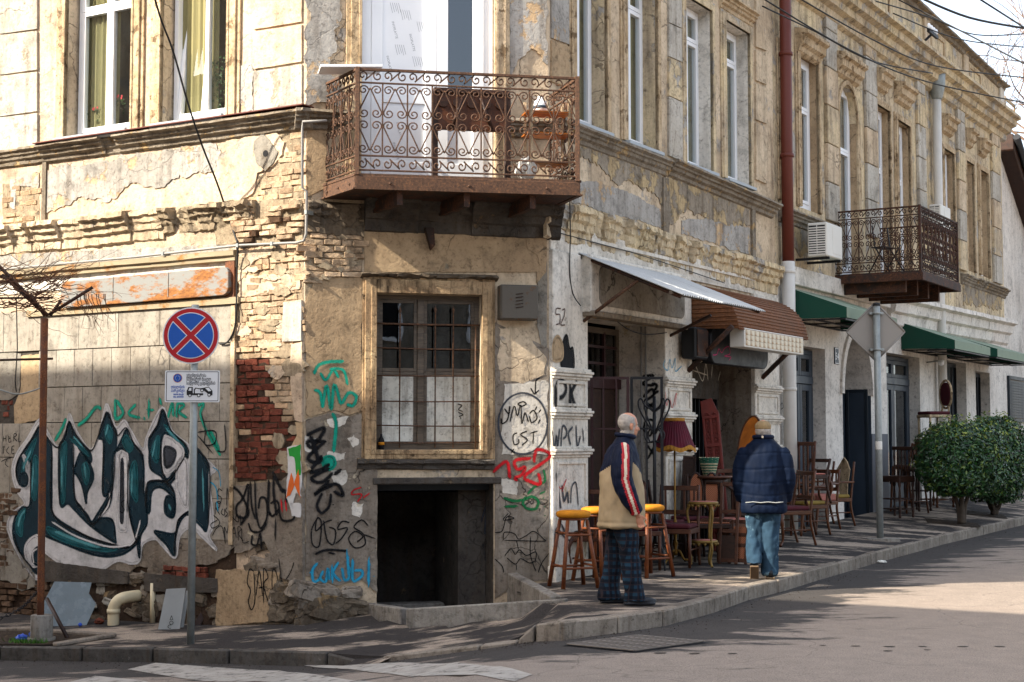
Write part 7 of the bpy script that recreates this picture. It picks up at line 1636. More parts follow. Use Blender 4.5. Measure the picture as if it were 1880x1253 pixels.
def remesh(m, name, mats, parent, vox=.012, smooth=5, disp=None, matfn=None):
    me, o = m.mesh(name, [], 0, (0, 0, 0))
    t = bpy.data.objects.new('tmp', me); COL.objects.link(t)
    r = t.modifiers.new('r', 'REMESH'); r.mode = 'VOXEL'; r.voxel_size = vox
    if smooth: s_ = t.modifiers.new('s', 'SMOOTH'); s_.factor = .5; s_.iterations = smooth
    bpy.context.view_layer.update(); dg = bpy.context.evaluated_depsgraph_get(); dg.update()
    nm = bpy.data.meshes.new_from_object(t.evaluated_get(dg)); bpy.data.objects.remove(t); bpy.data.meshes.remove(me)
    nm.name = name; nm.materials.clear()
    for x in (mats if isinstance(mats, list) else [mats]): nm.materials.append(x)
    if disp:
        ns = [Vector(v.normal) for v in nm.vertices]
        for v, n_ in zip(nm.vertices, ns): v.co = v.co + n_ * disp(v.co, n_)
    for p in nm.polygons:
        p.use_smooth = True; p.material_index = matfn(Vector(p.center), p.normal) if matfn else 0
    lo = [min(v.co[i] for v in nm.vertices) for i in range(3)]; hi = [max(v.co[i] for v in nm.vertices) for i in range(3)]
    o = Vector(((lo[0] + hi[0]) / 2, (lo[1] + hi[1]) / 2, lo[2]))
    nm.transform(Matrix.Translation(-o)); nm.update()
    ob = bpy.data.objects.new(name, nm); COL.objects.link(ob); ob.parent = parent; ob.location = o - BASE.get(parent.name, Vector()); BASE[ob.name] = o
    return ob
M['skin'] = plain('skin', 'b98368', .55, .12, 14, .05); M['hair'] = plain('grey_hair', 'a39b92', .85, .35, 30, .3); M['navy'] = plain('navy_nylon', '0c152a', .6, .25, 8, .12, spec=.12)
M['tan'] = plain('tan_nylon', 'a08c6e', .75, .18, 6, .15, spec=.12); M['stripe_red'] = plain('red_stripe', 'a31420', .6, .1, 8, .05); M['stripe_white'] = plain('white_stripe', 'd2c3ab', .6, .1, 8, .05)
M['shoe'] = plain('black_leather_shoe', '12151a', .4, .2, 8, .1); M['jeans'] = plain('faded_denim', '2c4152', .9, .3, 7, .2, spec=.08, dirt='5a7380', dth=.54); M['sole'] = plain('worn_sole', '6e5a44', .8, .2, 8, .1)
M['cap'] = plain('beige_cap', '8c7654', .85, .25, 18, .15); M['navy2'] = plain('navy_padded_nylon', '091529', .7, .25, 6, .12, spec=.1)
def plaid():
    t = NT('dark_plaid_cloth'); co = t.coord('obj'); sp = t.N('SeparateXYZ'); t.K(co, sp.inputs[0])
    def band(o, k, w): 
        a = t.math('FRACT', t.math('MULTIPLY', o, k)); return t.math('LESS_THAN', a, w)
    xy = t.math('ADD', sp.outputs[0], t.math('MULTIPLY', sp.outputs[1], .8))
    b1_, b2_ = band(xy, 17, .45), band(sp.outputs[2], 15, .45); l1, l2 = band(t.math('ADD', xy, .03), 17, .1), band(t.math('ADD', sp.outputs[2], .035), 15, .1)
    c = t.mix(t.math('MULTIPLY', t.math('ADD', b1_, b2_), .5), H('0a0f18'), H('10202f')); c = t.mix(t.math('MULTIPLY', t.math('MULTIPLY', b1_, b2_), .8), c, H('1c384a'))
    c = t.mix(t.math('MULTIPLY', t.math('MAXIMUM', l1, l2), .5), c, H('3a2c2e'))
    return t.fin(c, .85, t.bump(t.noise(co, 14, 5), .25, .01), spec=.2)
M['plaid'] = plaid()
def wr(k=6, a=.012, s=0): return lambda co, n: a * noise.noise(Vector((co.x * k + s, co.y * k, co.z * k * .55))) + a * .5 * noise.noise(Vector((co.x * k * 2.3, co.y * k * 2.3 + s, co.z * k * 1.6)))
def hand(m, w, d, side, curl=.6, s=1.0):
    """palm and five fingers: w wrist, d pointing direction, side = thumb direction"""
    w, d, side = Vector(w), Vector(d).normalized(), Vector(side).normalized(); side = (side - d * side.dot(d)).normalized(); nn = d.cross(side)
    rot = Matrix((side, nn, d)).transposed()
    ell(m, w + d * .045 * s, (.040 * s, .017 * s, .052 * s), rot)
    m.tube([w - d * .04, w + d * .02], .026 * s, 8)
    for i, (o_, l) in enumerate(((.028, .068), (.010, .078), (-.009, .072), (-.027, .056))):
        p = w + d * .075 * s + side * o_ * s; P = [p, p + d * l * .4 * s, p + (d * (.75 - .1 * curl) + nn * curl * .25) * l * s, p + (d * (.9 - .35 * curl) + nn * curl * .6) * l * s]
        m.tube(P, [.0095 * s, .009 * s, .0085 * s, .007 * s], 7)
    p = w + d * .02 * s + side * .03 * s; m.tube([p, p + (side * .03 + d * .03) * s, p + (side * .035 + d * .062 + nn * .012) * s], [.012 * s, .011 * s, .008 * s], 7)
def head_geo(m, c, yaw, s=1.0):
    rz = Matrix.Rotation(yaw, 3, 'Z'); P = lambda x, y, z: Vector(c) + rz @ (Vector((x, y, z)) * s)
    ell(m, P(-.012, 0, .035), (.098 * s, .076 * s, .092 * s), rz); ell(m, P(.018, 0, -.035), (.072 * s, .062 * s, .085 * s), rz)
    ell(m, P(.05, 0, -.085), (.032 * s, .035 * s, .025 * s), rz); ell(m, P(.062, 0, .018), (.026 * s, .052 * s, .018 * s), rz)
    m.tube([P(.075, 0, .012), P(.100, 0, -.022), P(.108, 0, -.034), P(.084, 0, -.044)], [.010 * s, .014 * s, .016 * s, .012 * s], 8)
    ell(m, P(.080, 0, -.066), (.012 * s, .024 * s, .010 * s), rz)
    for y in (-1, 1):
        ell(m, P(.052, y * .04, -.03), (.024 * s, .02 * s, .024 * s), rz)
        ell(m, P(-.010, y * .077, -.012), (.020 * s, .010 * s, .034 * s), rz); ell(m, P(-.006, y * .083, .004), (.013 * s, .008 * s, .016 * s), rz)
    return P
def face_bits(parent, P, s=1.0):
    for y in (-1, 1):
        MB().lathe(tuple(P(.073, y * .031, -.004)), [(0, -.008), (.010, -.004), (.011, .0), (.010, .004), (0, .008)], 10).build('eye', M['sign_black'] if False else M['stripe_white'], parent)
        MB().lathe(tuple(P(.083, y * .031, -.004)), [(0, -.004), (.005, 0), (0, .004)], 8).build('iris', M['black'], parent)
        MB().tube([P(.078, y * .014, .020), P(.080, y * .032, .024), P(.066, y * .05, .018)], .0045, 5).build('eyebrow', M['hair'], parent)
    MB().tube([P(.081, -.02, -.0665), P(.091, 0, -.066), P(.081, .02, -.0665)], .003, 5).build('mouth_line', M['burg_seat'], parent)
# --- man in the striped jacket
g = G(1147, 1109); k_ = g.y / F
pa = thing('person', 'balding older man in a navy and tan jacket with red-white sleeve stripe and plaid trousers', 'person', g, R(6))
m = MB()
rings(m, [(-.02, 0, .70, .15, .17), (-.02, 0, .9, .16, .18), (-.025, 0, 1.2, .14, .18), (-.02, 0, 1.38, .11, .18), (-.01, 0, 1.47, .07, .11), (.01, 0, 1.52, .055, .055), (.03, 0, 1.60, .052, .052)])
for sy in (-1, 1):
    m.tube([(-.04, sy * .16, 1.40), (-.06, sy * .23, 1.15), (.03, sy * .235, .93), (.085, sy * .22, .83)], [.06, .05, .042, .03], 10)
hand(m, (.085, -.225, .82), (.28, .02, -1), (.9, -.2, .2), .9, .95); hand(m, (.085, .22, .82), (.25, 0, -1), (1, .2, 0), .7, .95)
for sx, hx, sy in ((1, .07, -.09), (-1, -.11, .09)): m.tube([(-.01, sy, .85), (.02 if sx > 0 else -.07, sy, .46), (hx - .02, sy, .09)], [.09, .06, .045], 12)
PH = head_geo(m, (.045, 0, 1.625), R(18), .97)
body = remesh(m, 'body', M['skin'], pa, .0065, 3)
face_bits(pa, PH, .97)
# cropped grey hair round the back and sides
hm = MB(); q0 = body.data; inv = body.location
for p in q0.polygons:
    c = p.center + Vector(BASE[body.name]); l = Matrix.Rotation(-R(18), 3, 'Z') @ (c - Vector((.045, 0, 1.625)))
    if l.x < .03 + .02 * noise.noise(l * 30) and -.075 < l.z < .115 - .42 * max(0, l.x + .07) and not (abs(l.y) > .07 and -.05 < l.z < .025 and l.x > -.035) and l.x < .06 and c.z > 1.5:
        vs = [q0.vertices[i].co + q0.vertices[i].normal * .0035 + Vector(BASE[body.name]) for i in p.vertices]
        hm.add(vs, [list(range(len(vs)))], 0, True, raw=True)
hm.build('hair', M['hair'], pa)
# jacket
m = MB(); rings(m, [(-.015, 0, .695, .212, .225), (-.015, 0, .73, .218, .235), (-.018, 0, .95, .212, .235), (-.026, 0, 1.18, .19, .225), (-.02, 0, 1.36, .155, .21), (-.012, 0, 1.44, .12, .165), (.0, 0, 1.50, .085, .10), (.015, 0, 1.555, .078, .08)], 28)
def jm(c, n): return 0 if c.z > 1.22 + .10 * math.cos((c.x + .03) * 9) - .2 * max(0, c.x - .02) or c.z > 1.33 else 1
def jd(co, n): return wr(6, .020, 3)(co, n) + wr(14, .006, 8)(co, n) - .006 * math.exp(-((co.z - .745) / .010) ** 2) + .010 * math.exp(-((co.z - .715) / .02) ** 2)
remesh(m, 'jacket', [M['navy'], M['tan']], pa, .012, 4, jd, jm)
m = MB()
for sy in (-1, 1): m.tube(cat_rom([Vector((-.035, sy * .165, 1.435)), Vector((-.055, sy * .225, 1.28)), Vector((-.055, sy * .255, 1.12)), Vector((-.0, sy * .26, .97)), Vector((.075, sy * .235, .84))], 4), [.075, .085, .094, .098, .1, .1, .1, .098, .097, .095, .092, .088, .083, .078, .07, .062, .056], 14)
def sm(c, n):
    if c.y > 0: return 0
    t = max(0, min(1, (1.44 - c.z) / .6)); xc = -.045 - .02 * math.sin(t * 2.2) + .115 * max(0, t - .5) ** 1.1 * 1.9
    d_ = abs(c.x - xc - .012)
    return 2 if d_ < .013 and n.y < .2 else (1 if d_ < .036 and n.y < .2 else 0)
remesh(m, 'sleeves', [M['navy'], M['stripe_red'], M['stripe_white']], pa, .009, 3, wr(9, .016, 1), sm)
MB().tube([Vector((.012 + .082 * math.cos(a), .085 * math.sin(a), 1.535 - .012 * math.cos(a))) for a in [k * math.pi / 10 for k in range(21)]], .022, 8).build('collar', M['navy'], pa)
m = MB()
for hx, kx, sy in ((.075, .02, -.10), (-.12, -.075, .10)):
    rings(m, [(hx, sy, .035, .105, .085), (hx - .004, sy, .12, .098, .08), ((hx + kx) / 2, sy, .28, .09, .08), (kx, sy, .46, .092, .085), (kx * .6 - .005, sy * .95, .62, .108, .1), (-.012, sy * .8, .78, .135, .12), (-.015, sy * .6, .9, .14, .12)], 18)
remesh(m, 'trousers', M['plaid'], pa, .012, 3, wr(7, .022, 7))
for hx, sy in ((.06, -.10), (-.125, .10)):
    m = MB(); ell(m, (hx + .07, sy, .038), (.15, .048, .036)); ell(m, (hx - .02, sy, .055), (.07, .045, .05)); m.box(hx - .09, hx + .2, sy - .045, sy + .045, .002, .02)
    remesh(m, 'shoe', M['shoe'], pa, .008, 3)
# --- man in the padded jacket, walking away
g = G(1404, 1062); k_ = g.y / F
pb_ = thing('person', 'man seen from behind in a navy padded jacket, pale jeans and beige cap', 'person', g, R(-8))
m = MB()
rings(m, [(0, 0, .75, .17, .12), (0, 0, 1.0, .17, .13), (0, 0, 1.3, .2, .13), (0, 0, 1.42, .15, .1), (0, 0, 1.48, .07, .07), (0, .02, 1.54, .055, .055), (0, .03, 1.6, .055, .055)])
for sx in (-1, 1): m.tube([(sx * .19, 0, 1.38), (sx * .28, -.02, 1.12), (sx * .26, .06, .92), (sx * .22, .12, .84)], [.06, .05, .042, .032], 10); hand(m, (sx * .22, .12, .84), (-sx * .3, .5, -.8), (-sx, .3, .2), .8, .95)
for hx, z0_, y0_ in ((-.11, .16, -.14), (.055, .10, .0)): m.tube([(hx * .8, 0, .85), (hx, .04 if z0_ > .12 else .0, .47), (hx, y0_, z0_)], [.09, .062, .045], 12)
PH = head_geo(m, (0, .045, 1.585), R(90), .97)
remesh(m, 'body', M['skin'], pb_, .0075, 3); face_bits(pb_, PH, .97)
m = MB(); ell(m, (0, .03, 1.64), (.088, .108, .062)); rings(m, [(0, .025, 1.605, .086, .106), (0, .028, 1.65, .09, .109)], 20); ell(m, (0, .14, 1.625), (.07, .06, .012))
remesh(m, 'cap', M['cap'], pb_, .008, 3, wr(25, .003))
m = MB(); rings(m, [(0, .01, 1.53, .066, .07), (0, .012, 1.57, .082, .092), (0, .018, 1.606, .088, .104)], 20); remesh(m, 'hair', M['hair'], pb_, .008, 2, wr(40, .005))
def qd(co, n):
    s_ = 0
    for z0 in (1.34, 1.18, 1.03, .90, .80): s_ += math.exp(-((co.z - z0 - .012 * math.sin(co.x * 9 + z0 * 5)) / .010) ** 2)
    return -.006 * s_ + wr(7, .010, 2)(co, n) + .006 * noise.noise(Vector((co.x * 25, co.y * 25, co.z * 9)))
m = MB(); rings(m, [(0, 0, .70, .24, .175), (0, 0, .74, .25, .185), (0, 0, .95, .24, .185), (0, 0, 1.2, .24, .18), (0, 0, 1.36, .225, .155), (0, 0, 1.44, .175, .135), (0, .005, 1.49, .115, .11), (0, .012, 1.54, .098, .10)], 30)
for sx in (-1, 1): m.tube(cat_rom([Vector((sx * .185, 0, 1.40)), Vector((sx * .232, -.01, 1.25)), Vector((sx * .258, -.02, 1.08)), Vector((sx * .252, .03, .94)), Vector((sx * .228, .10, .84))], 4), [.058, .074, .082, .087, .088, .087, .086, .084, .082, .08, .078, .076, .074, .072, .07, .066, .062], 14)
remesh(m, 'jacket', M['navy2'], pb_, .011, 9, qd)
MB().tube([Vector((.098 * math.cos(a), .01 + .10 * math.sin(a), 1.52)) for a in [k * math.pi / 10 for k in range(21)]], .024, 8).build('collar', M['navy'], pb_)
MB().box(-.02, .0, -.125, -.118, 1.51, 1.535).build('collar_tag', M['stripe_white'], pb_)
MB().tube([Vector((x, -.192 + abs(x) * .05, .822 + .004 * math.sin(x * 40))) for x in [-.2 + .04 * i for i in range(11)]], .006, 5).build('hem_scuff', M['board_grey'], pb_)
m = MB()
rings(m, [(-.112, -.13, .17, .082, .085), (-.112, -.10, .24, .085, .085), (-.105, .02, .47, .09, .092), (-.09, .02, .65, .105, .11), (-.07, 0, .8, .12, .135), (-.04, 0, .9, .14, .14)], 18)
rings(m, [(.058, .0, .045, .092, .10), (.058, .0, .12, .088, .092), (.062, .0, .3, .088, .088), (.068, .0, .47, .094, .092), (.075, 0, .65, .11, .112), (.065, 0, .8, .125, .135), (.04, 0, .9, .14, .14)], 18)
remesh(m, 'jeans', M['jeans'], pb_, .011, 3, wr(9, .024, 9))
m = MB(); ell(m, (.058, .05, .042), (.05, .14, .04)); ell(m, (.058, -.04, .06), (.046, .06, .055)); remesh(m, 'shoe', M['shoe'], pb_, .008, 3)
MB().box(.058 - .048, .058 + .048, -.10, .18, .0, .018).build('shoe_sole', M['sole'], pb_, bev=.006)
rt = Matrix.Rotation(R(-48), 3, 'X'); m = MB(); cc = Vector((-.112, -.10, .10))
ell(m, cc + rt @ Vector((0, .05, 0)), (.05, .135, .04), rt); ell(m, cc + rt @ Vector((0, -.05, .02)), (.046, .06, .05), rt); remesh(m, 'shoe', M['shoe'], pb_, .008, 3)
m = MB(); vs = [cc + rt @ Vector((x, y, z)) for x in (-.047, .047) for y in (-.10, .17) for z in (-.05, -.032)]; m.add(vs, [(0, 1, 3, 2), (4, 6, 7, 5), (0, 4, 5, 1), (2, 3, 7, 6), (0, 2, 6, 4), (1, 5, 7, 3)], raw=True); m.build('shoe_sole', M['sole'], pb_, bev=.006)
# ------------------------------------------------------------------ furniture for sale on the pavement
def caneM():
    t = NT('woven_cane'); co = t.coord('obj', sc_=(90, 90, 90)); ch = t.N('TexChecker'); t.K(co, ch.inputs[0]); ch.inputs['Scale'].default_value = 1
    ch.inputs[1].default_value = H('a86a48'); ch.inputs[2].default_value = H('6e3c28'); return t.fin(ch.outputs[0], .7, t.bump(ch.outputs[1], .4, .004))
M['cane'] = caneM()
def PW(u, dist):                             # a spot on the pavement the given distance in front of the long facade
    p = Rr.W(Rr.px(u, -dist, 850), -dist, 0); return Vector((p.x, p.y, zp(p.x, p.y)))
def stool(lab, u, v, rot=0, wood_='stool_wood', h=.775):
    g = G(u, v); t = thing('bar_stool', lab, 'stool', g, rot, 'yellow velvet bar stools on the pavement')
    MB().lathe((0, 0, h - .075), [(0, 0), (.155, 0), (.172, .012), (.178, .035), (.172, .058), (.13, .072), (0, .076)], 28).build('cushion', M['yellow_velvet'], t)
    MB().lathe((0, 0, h - .10), [(0, 0), (.15, 0), (.15, .024), (0, .024)], 24).build('seat_ring', M[wood_], t)
    for sx in (-1, 1):
        for sy in (-1, 1): MB().tube([(sx * .105, sy * .105, h - .10), (sx * .19, sy * .19, 0)], [.019, .023], 10).build('leg', M[wood_], t)
    for z, k in ((.53, .134), (.20, .171)):
        for a in range(4):
            c, s_ = math.cos(a * math.pi / 2), math.sin(a * math.pi / 2); dz = .02 * (a % 2)
            p = lambda x, y: (x * c - y * s_, x * s_ + y * c, z + dz)
            MB().rod(p(-k, -k), p(k, -k), .012, 8).build('rung', M[wood_], t)
    return t
stool('nearest yellow velvet bar stool, by the corner pillar left of the striped-jacket man', 1053, 1078, R(20))
stool('yellow velvet bar stool half hidden behind the striped-jacket man', 1098, 1066, R(50))
stool('yellow velvet bar stool just right of the striped-jacket man', 1191, 1058, R(35))
def chair(lab, u, v, rot, w=.46, d=.44, sh=.44, bh=.95, mat='wood_mid', seat='olive_seat', back='slats', arms=None, front='straight', dz=0, name='wooden_chair', at=None, group=None, cat='chair', tilt=None, pad=.05):
    g = (G(u, v) if at is None else Vector(at)) + Vector((0, 0, dz)); t = thing(name, lab, cat, g, rot, group)
    if tilt: t.rotation_euler = tilt
    W2, D2 = w / 2, d / 2; mt = M[mat]
    MB().box(-W2, W2, -D2, D2, sh - .06, sh - .005).build('seat_frame', mt, t, bev=.008)
    MB().box(-W2 + .02, W2 - .02, -D2 + .015, D2 - .02, sh - .004, sh + pad).build('seat_pad', M[seat], t, bev=.018)
    for s_ in (-1, 1):
        if front == 'cabriole': P = [(s_ * (W2 - .02), -D2 + .02, sh - .03), (s_ * (W2 + .03), -D2 - .02, sh * .72), (s_ * (W2 + .01), -D2 + .01, sh * .35), (s_ * (W2 - .02), -D2 + .02, .06), (s_ * (W2 + .01), -D2 - .03, .0)]; rr = [.028, .03, .02, .016, .02]
        elif front == 'sabre': P = [(s_ * (W2 - .02), -D2 + .02, sh - .03), (s_ * (W2 - .02), -D2 - .01, sh * .6), (s_ * (W2 - .015), -D2 - .05, .0)]; rr = [.026, .022, .018]
        else: P = [(s_ * (W2 - .02), -D2 + .02, sh - .03), (s_ * (W2 - .02), -D2 + .02, .0)]; rr = [.022, .017]
        Pc = cat_rom([Vector(p) for p in P], 4); k = len(Pc); MB().tube(Pc, [rr[min(len(rr) - 1, int(i / (k - 1) * (len(rr) - 1) + .5))] for i in range(k)], 8).build('leg', mt, t)
        MB().tube(cat_rom([Vector((s_ * (W2 - .02), D2 + .06, 0)), Vector((s_ * (W2 - .02), D2 - .01, sh * .6)), Vector((s_ * (W2 - .02), D2 - .01, sh)), Vector((s_ * (W2 - .03), D2 + .07, bh))], 4), .018, 8).build('back_post', mt, t)
        if arms == 'loop': MB().tube(cat_rom([Vector((s_ * (W2 - .01), D2 + .02, sh + .24)), Vector((s_ * (W2 + .02), 0, sh + .25)), Vector((s_ * (W2 + .03), -D2 + .02, sh + .22)), Vector((s_ * (W2 + .02), -D2 - .02, sh + .12)), Vector((s_ * (W2), -D2 + .06, sh + .02)), Vector((s_ * (W2 - .02), -D2 + .10, sh - .05))], 4), .017, 8).build('arm', mt, t)
        if arms == 'square':
            MB().box(s_ * W2 - .02, s_ * W2 + .02, -D2 - .04, D2 + .03, sh + .22, sh + .25).build('arm', mt, t, bev=.006); MB().box(s_ * W2 - .015, s_ * W2 + .015, -D2 + .0, -D2 + .03, sh, sh + .22).build('arm_post', mt, t, bev=.004)
    MB().rod((-W2 + .02, -D2 + .02, .2), (-W2 + .02, D2 + .02, .2), .010, 6).build('stretcher', mt, t); MB().rod((W2 - .02, -D2 + .02, .2), (W2 - .02, D2 + .02, .2), .010, 6).build('stretcher', mt, t)
    yb = D2 + .055
    if back == 'slats':
        for z in (bh - .04, sh + .16): MB().box(-W2 + .03, W2 - .03, yb - .012, yb + .012, z - .025, z + .03).build('back_rail', mt, t, bev=.006)
        for k in range(4): x = -W2 + .08 + k * (w - .16) / 3; MB().box(x - .012, x + .012, yb - .008, yb + .008, sh + .18, bh - .06).build('back_slat', mt, t)
    if back == 'ladder':
        for z in (bh - .03, bh - .2): MB().box(-W2 + .02, W2 - .02, yb - .012, yb + .012, z - .02, z + .03).build('back_rail', mt, t, bev=.005)
    if back == 'shield': MB().prism([(-.09, sh + .02), (.09, sh + .02), (.10, sh + .2), (.16, bh - .12), (.10, bh), (.02, bh + .07), (-.06, bh - .02), (-.15, bh - .12), (-.10, sh + .2)], yb - .012, yb + .006).build('shield_back', M['moulding'], t, bev=.005)
    if back == 'cane':
        for s_ in (-.5, .5):
            c = (s_ * w * .42, (sh + bh) / 2 + .06); n = 18; o_ = [(c[0] + w * .19 * math.cos(k * 2 * math.pi / n), c[1] + (bh - sh) * .42 * math.sin(k * 2 * math.pi / n)) for k in range(n)]
            MB().prism(o_, yb - .004, yb + .004).build('cane_panel', M['cane'], t); MB().tube([(x, yb, z) for x, z in o_ + o_[:2]], .014, 6).build('back_hoop', mt, t)
    if back == 'hoop':
        MB().tube(cat_rom([Vector((-W2 + .03, yb, sh + .1)), Vector((-W2 + .0, yb + .02, bh - .15)), Vector((0, yb + .03, bh)), Vector((W2 - .0, yb + .02, bh - .15)), Vector((W2 - .03, yb, sh + .1))], 5), .02, 8).build('back_hoop', mt, t)
    return t
chair('armchair with olive seat and looping arms under the upturned stack by the glazed door', 1474, 982, R(-55), .52, .48, .43, .86, 'wood_mid', 'olive_seat', 'hoop', 'loop', 'sabre', name='armchair', cat='armchair')
chair('armchair with a bulging pink cushion between the olive and the shield-back armchairs', 1497, 972, R(-50), .5, .46, .42, .88, 'wood_mid', 'pink_seat', 'slats', 'loop', 'sabre', name='armchair', cat='armchair', pad=.10)
chair('square-armed armchair with a pale shield-shaped back beside the white wall', 1522, 965, R(-62), .52, .48, .42, .96, 'wood_mid', 'olive_seat', 'shield', 'square', 'straight', name='armchair', cat='armchair')
g0 = G(1478, 985)
chair('low dark ladder-back chair stacked on top of the armchairs', 0, 0, R(-60), .46, .42, .40, .62, 'wood_dark', 'pink_seat', 'ladder', None, 'straight', at=g0 + Vector((.03, .05, .46)), pad=.02)
chair('dark cabriole-legged chair half hidden behind the padded-jacket man', 1446, 1000, R(-70), .5, .46, .46, .98, 'wood_mid', 'burg_seat', 'slats', None, 'cabriole')
chair('tall narrow slat-back chair rising behind the padded-jacket man', 1455, 990, R(-60), .44, .42, .5, 1.32, 'wood_red', 'wood_red', 'slats', None, 'straight', name='tall_chair', at=G(1450, 985) + Vector((.1, .35, .0)))
chair('chair with a burgundy seat behind the brass floor lamp', 1238, 1040, R(-20), .5, .46, .44, .92, 'wood_red', 'burg_seat', 'slats', None, 'straight')
chair('chair with twin oval cane back panels behind the gilded table', 1302, 1030, R(5), .46, .42, .45, 1.02, 'wood_dark', 'cane', 'cane', None, 'straight', pad=.012)
chair('rosy oval-backed chair between the yellow stools and the coat rack', 1168, 1046, R(15), .46, .42, .44, .96, 'wood_red', 'burg_seat', 'hoop', None, 'straight')
chair('old chair with a square framed back behind the nearest yellow stool', 1092, 1058, R(-10), .46, .42, .44, .92, 'wood_red', 'wood_dark', 'ladder', None, 'cabriole')
for a_ in (('worn slat-back chair squeezed behind the brass lamp pole', 1262, 1022, R(30), 'wood_dark', 'burg_seat', 'slats', .98), ('dark hoop-backed chair under the tall basket table', 1318, 1028, R(-15), 'wood_dark', 'wood_red', 'hoop', .9),
           ('ladder-back chair leaning into the dark doorway behind the oval board', 1366, 1018, R(40), 'wood_red', 'wood_dark', 'ladder', 1.05), ('dark chair seen between the coat rack and the burgundy seat', 1218, 1032, R(60), 'wood_dark', 'burg_seat', 'hoop', .95),
           ('brown slat chair beside the tall folding frame', 1345, 1026, R(-70), 'wood_mid', 'pink_seat', 'slats', .92)):
    chair(a_[0], a_[1], a_[2], a_[3], .44, .42, .44, a_[7], a_[4], a_[5], a_[6])
def frame_panel(lab, u, v, w, h, mat, inner, rot, lean_, name='folding_frame', cat='frame', sect=((.04, .35),), at=None, th=.03):
    g = G(u, v) if at is None else Vector(at); t = thing(name, lab, cat, g); t.rotation_euler = (-R(lean_), 0, rot)
    for s_ in (-1, 1): MB().box(s_ * w / 2 - .018, s_ * w / 2 + .018, -th / 2, th / 2, 0, h).build('side_rail', M[mat], t, bev=.005)
    for z in (.02, h * .38, h * .62, h - .04): MB().box(-w / 2 + .018, w / 2 - .018, -th / 2 + .004, th / 2 - .004, z, z + .045).build('cross_rail', M[mat], t, bev=.004)
    for a, b in sect: MB().box(-w / 2 + .02, w / 2 - .02, -.006, .006, h * a, h * b).build('infill_panel', M[inner], t)
    return t
frame_panel('tall wooden folding frame leaning beside the gilded table', 1336, 1036, .20, .95, 'wood_red', 'wood_dark', R(-25), 8)
frame_panel('low frame with a woven cane panel leaning at the feet of the other furniture', 1354, 1036, .20, .52, 'wood_red', 'cane', R(-30), 14, sect=((.1, .85),), name='cane_frame')
frame_panel('small slatted wooden rack leaning under the red-brown table', 1328, 1033, .12, .5, 'wood_red', 'moulding', R(-20), 6, sect=((.15, .9),), name='slatted_rack', cat='rack')
# leaning boards, carved panel, oval board
def boards(lab, u, v, n, w, h, mat, name, cat, group=None):
    for k in range(n):
        g = G(u + k * 7, v - 1.5 * k); t = thing(name, lab[k] if isinstance(lab, list) else lab, cat, g, 0, group); t.rotation_euler = (-R(7 + k), R(3 - 2 * k), R(-12 + 5 * k))
        MB().box(-w / 2, w / 2, -.012, .012, 0, h - .05 * k).build('board', M[mat], t, bev=.004)
        MB().ring(-w / 2, w / 2, 0, h - .05 * k, .03, -.02, -.0121).build('board_frame', M['wood_red' if k % 2 else mat], t, bev=.003)
boards(['tall dark framed board leaning under the burgundy lampshade', 'second dark framed board leaning behind the brass lamp', 'slimmer framed board nearest the wicker basket', 'lowest framed board of the leaning stack by the basket'], 1256, 1022, 4, .16, 1.22, 'wood_dark', 'leaning_board', 'board')
g = G(1318, 1020); t = thing('carved_panel', 'tall red carved wooden panel standing before the dark shop gate', 'carved panel', g + Vector((.12, .45, 0)), R(-15))
t.rotation_euler = (-R(3), R(-5), R(-15)); m = MB(); hh = 1.95
MB().prism([(-.11, 0), (.11, 0), (.11, hh - .2), (.03, hh), (-.11, hh - .03)], 0, .03).build('panel_board', M['carved'], t)
for s_ in (-.09, 0, .09): MB().box(s_ - .015, s_ + .015, -.02, 0, .02, hh - .2).build('panel_stile', M['carved'], t, bev=.004)
for k in range(5): MB().box(-.105, .105, -.024, -.001, .25 + k * .36, .29 + k * .36).build('panel_rail', M['carved'], t, bev=.004)
for k in range(22):
    for s_ in (-.045, .045): MB().tube([(s_ + .022 * math.cos(a * .9), -.008, .1 + k * .078 + .026 * math.sin(a * .9)) for a in range(8)], .006, 4).build('carved_scroll', M['carved'], t)
g = G(1352, 1020); t = thing('oval_board', 'long orange veneered oval board leaning in the second shop doorway', 'board', g + Vector((.0, .4, 0))); t.rotation_euler = (-R(4), R(9), R(-35))
n = 28; o_ = [(.15 * math.cos(k * 2 * math.pi / n), 1.38 + .36 * math.sin(k * 2 * math.pi / n)) for k in range(n)]
MB().prism(o_, 0, .015).build('oval_face', M['wood_orange'], t); MB().tube([(x, .007, z) for x, z in o_ + o_[:2]], .014, 6).build('oval_rim', M['wood_mid'], t); MB().box(-.05, .05, 0, .03, 0, 1.04).build('support', M['wood_dark'], t)
# tables
def table(lab, u, v, r, h, mat, at=None, name='round_table', group=None):
    g = G(u, v) if at is None else at; t = thing(name, lab, 'table', g, R(20), group)
    MB().lathe((0, 0, h - .03), [(0, 0), (r - .012, 0), (r, .008), (r, .022), (r - .01, .03), (0, .03)], 30).build('tabletop', M[mat], t)
    MB().lathe((0, 0, h - .10), [(r * .75, 0), (r * .78, 0), (r * .78, .068), (r * .75, .068)], 24).build('apron', M['wood_dark'], t)
    for a in range(4):
        c, s_ = math.cos(a * 1.571 + .4) * r * .7, math.sin(a * 1.571 + .4) * r * .7; MB().tube([(c, s_, h - .05), (c * 1.02, s_ * 1.02, h * .5), (c * 1.15, s_ * 1.15, 0)], [.022, .018, .014], 8).build('leg', M[mat], t)
    return t
T1 = table('tall red-brown round table carrying the wicker basket', 1305, 1022, .27, .98, 'wood_red')
T2 = table('second red-brown round table pushed behind the basket table', 1322, 1012, .25, 1.02, 'wood_red', at=G(1322, 1012) + Vector((.1, .35, 0)))
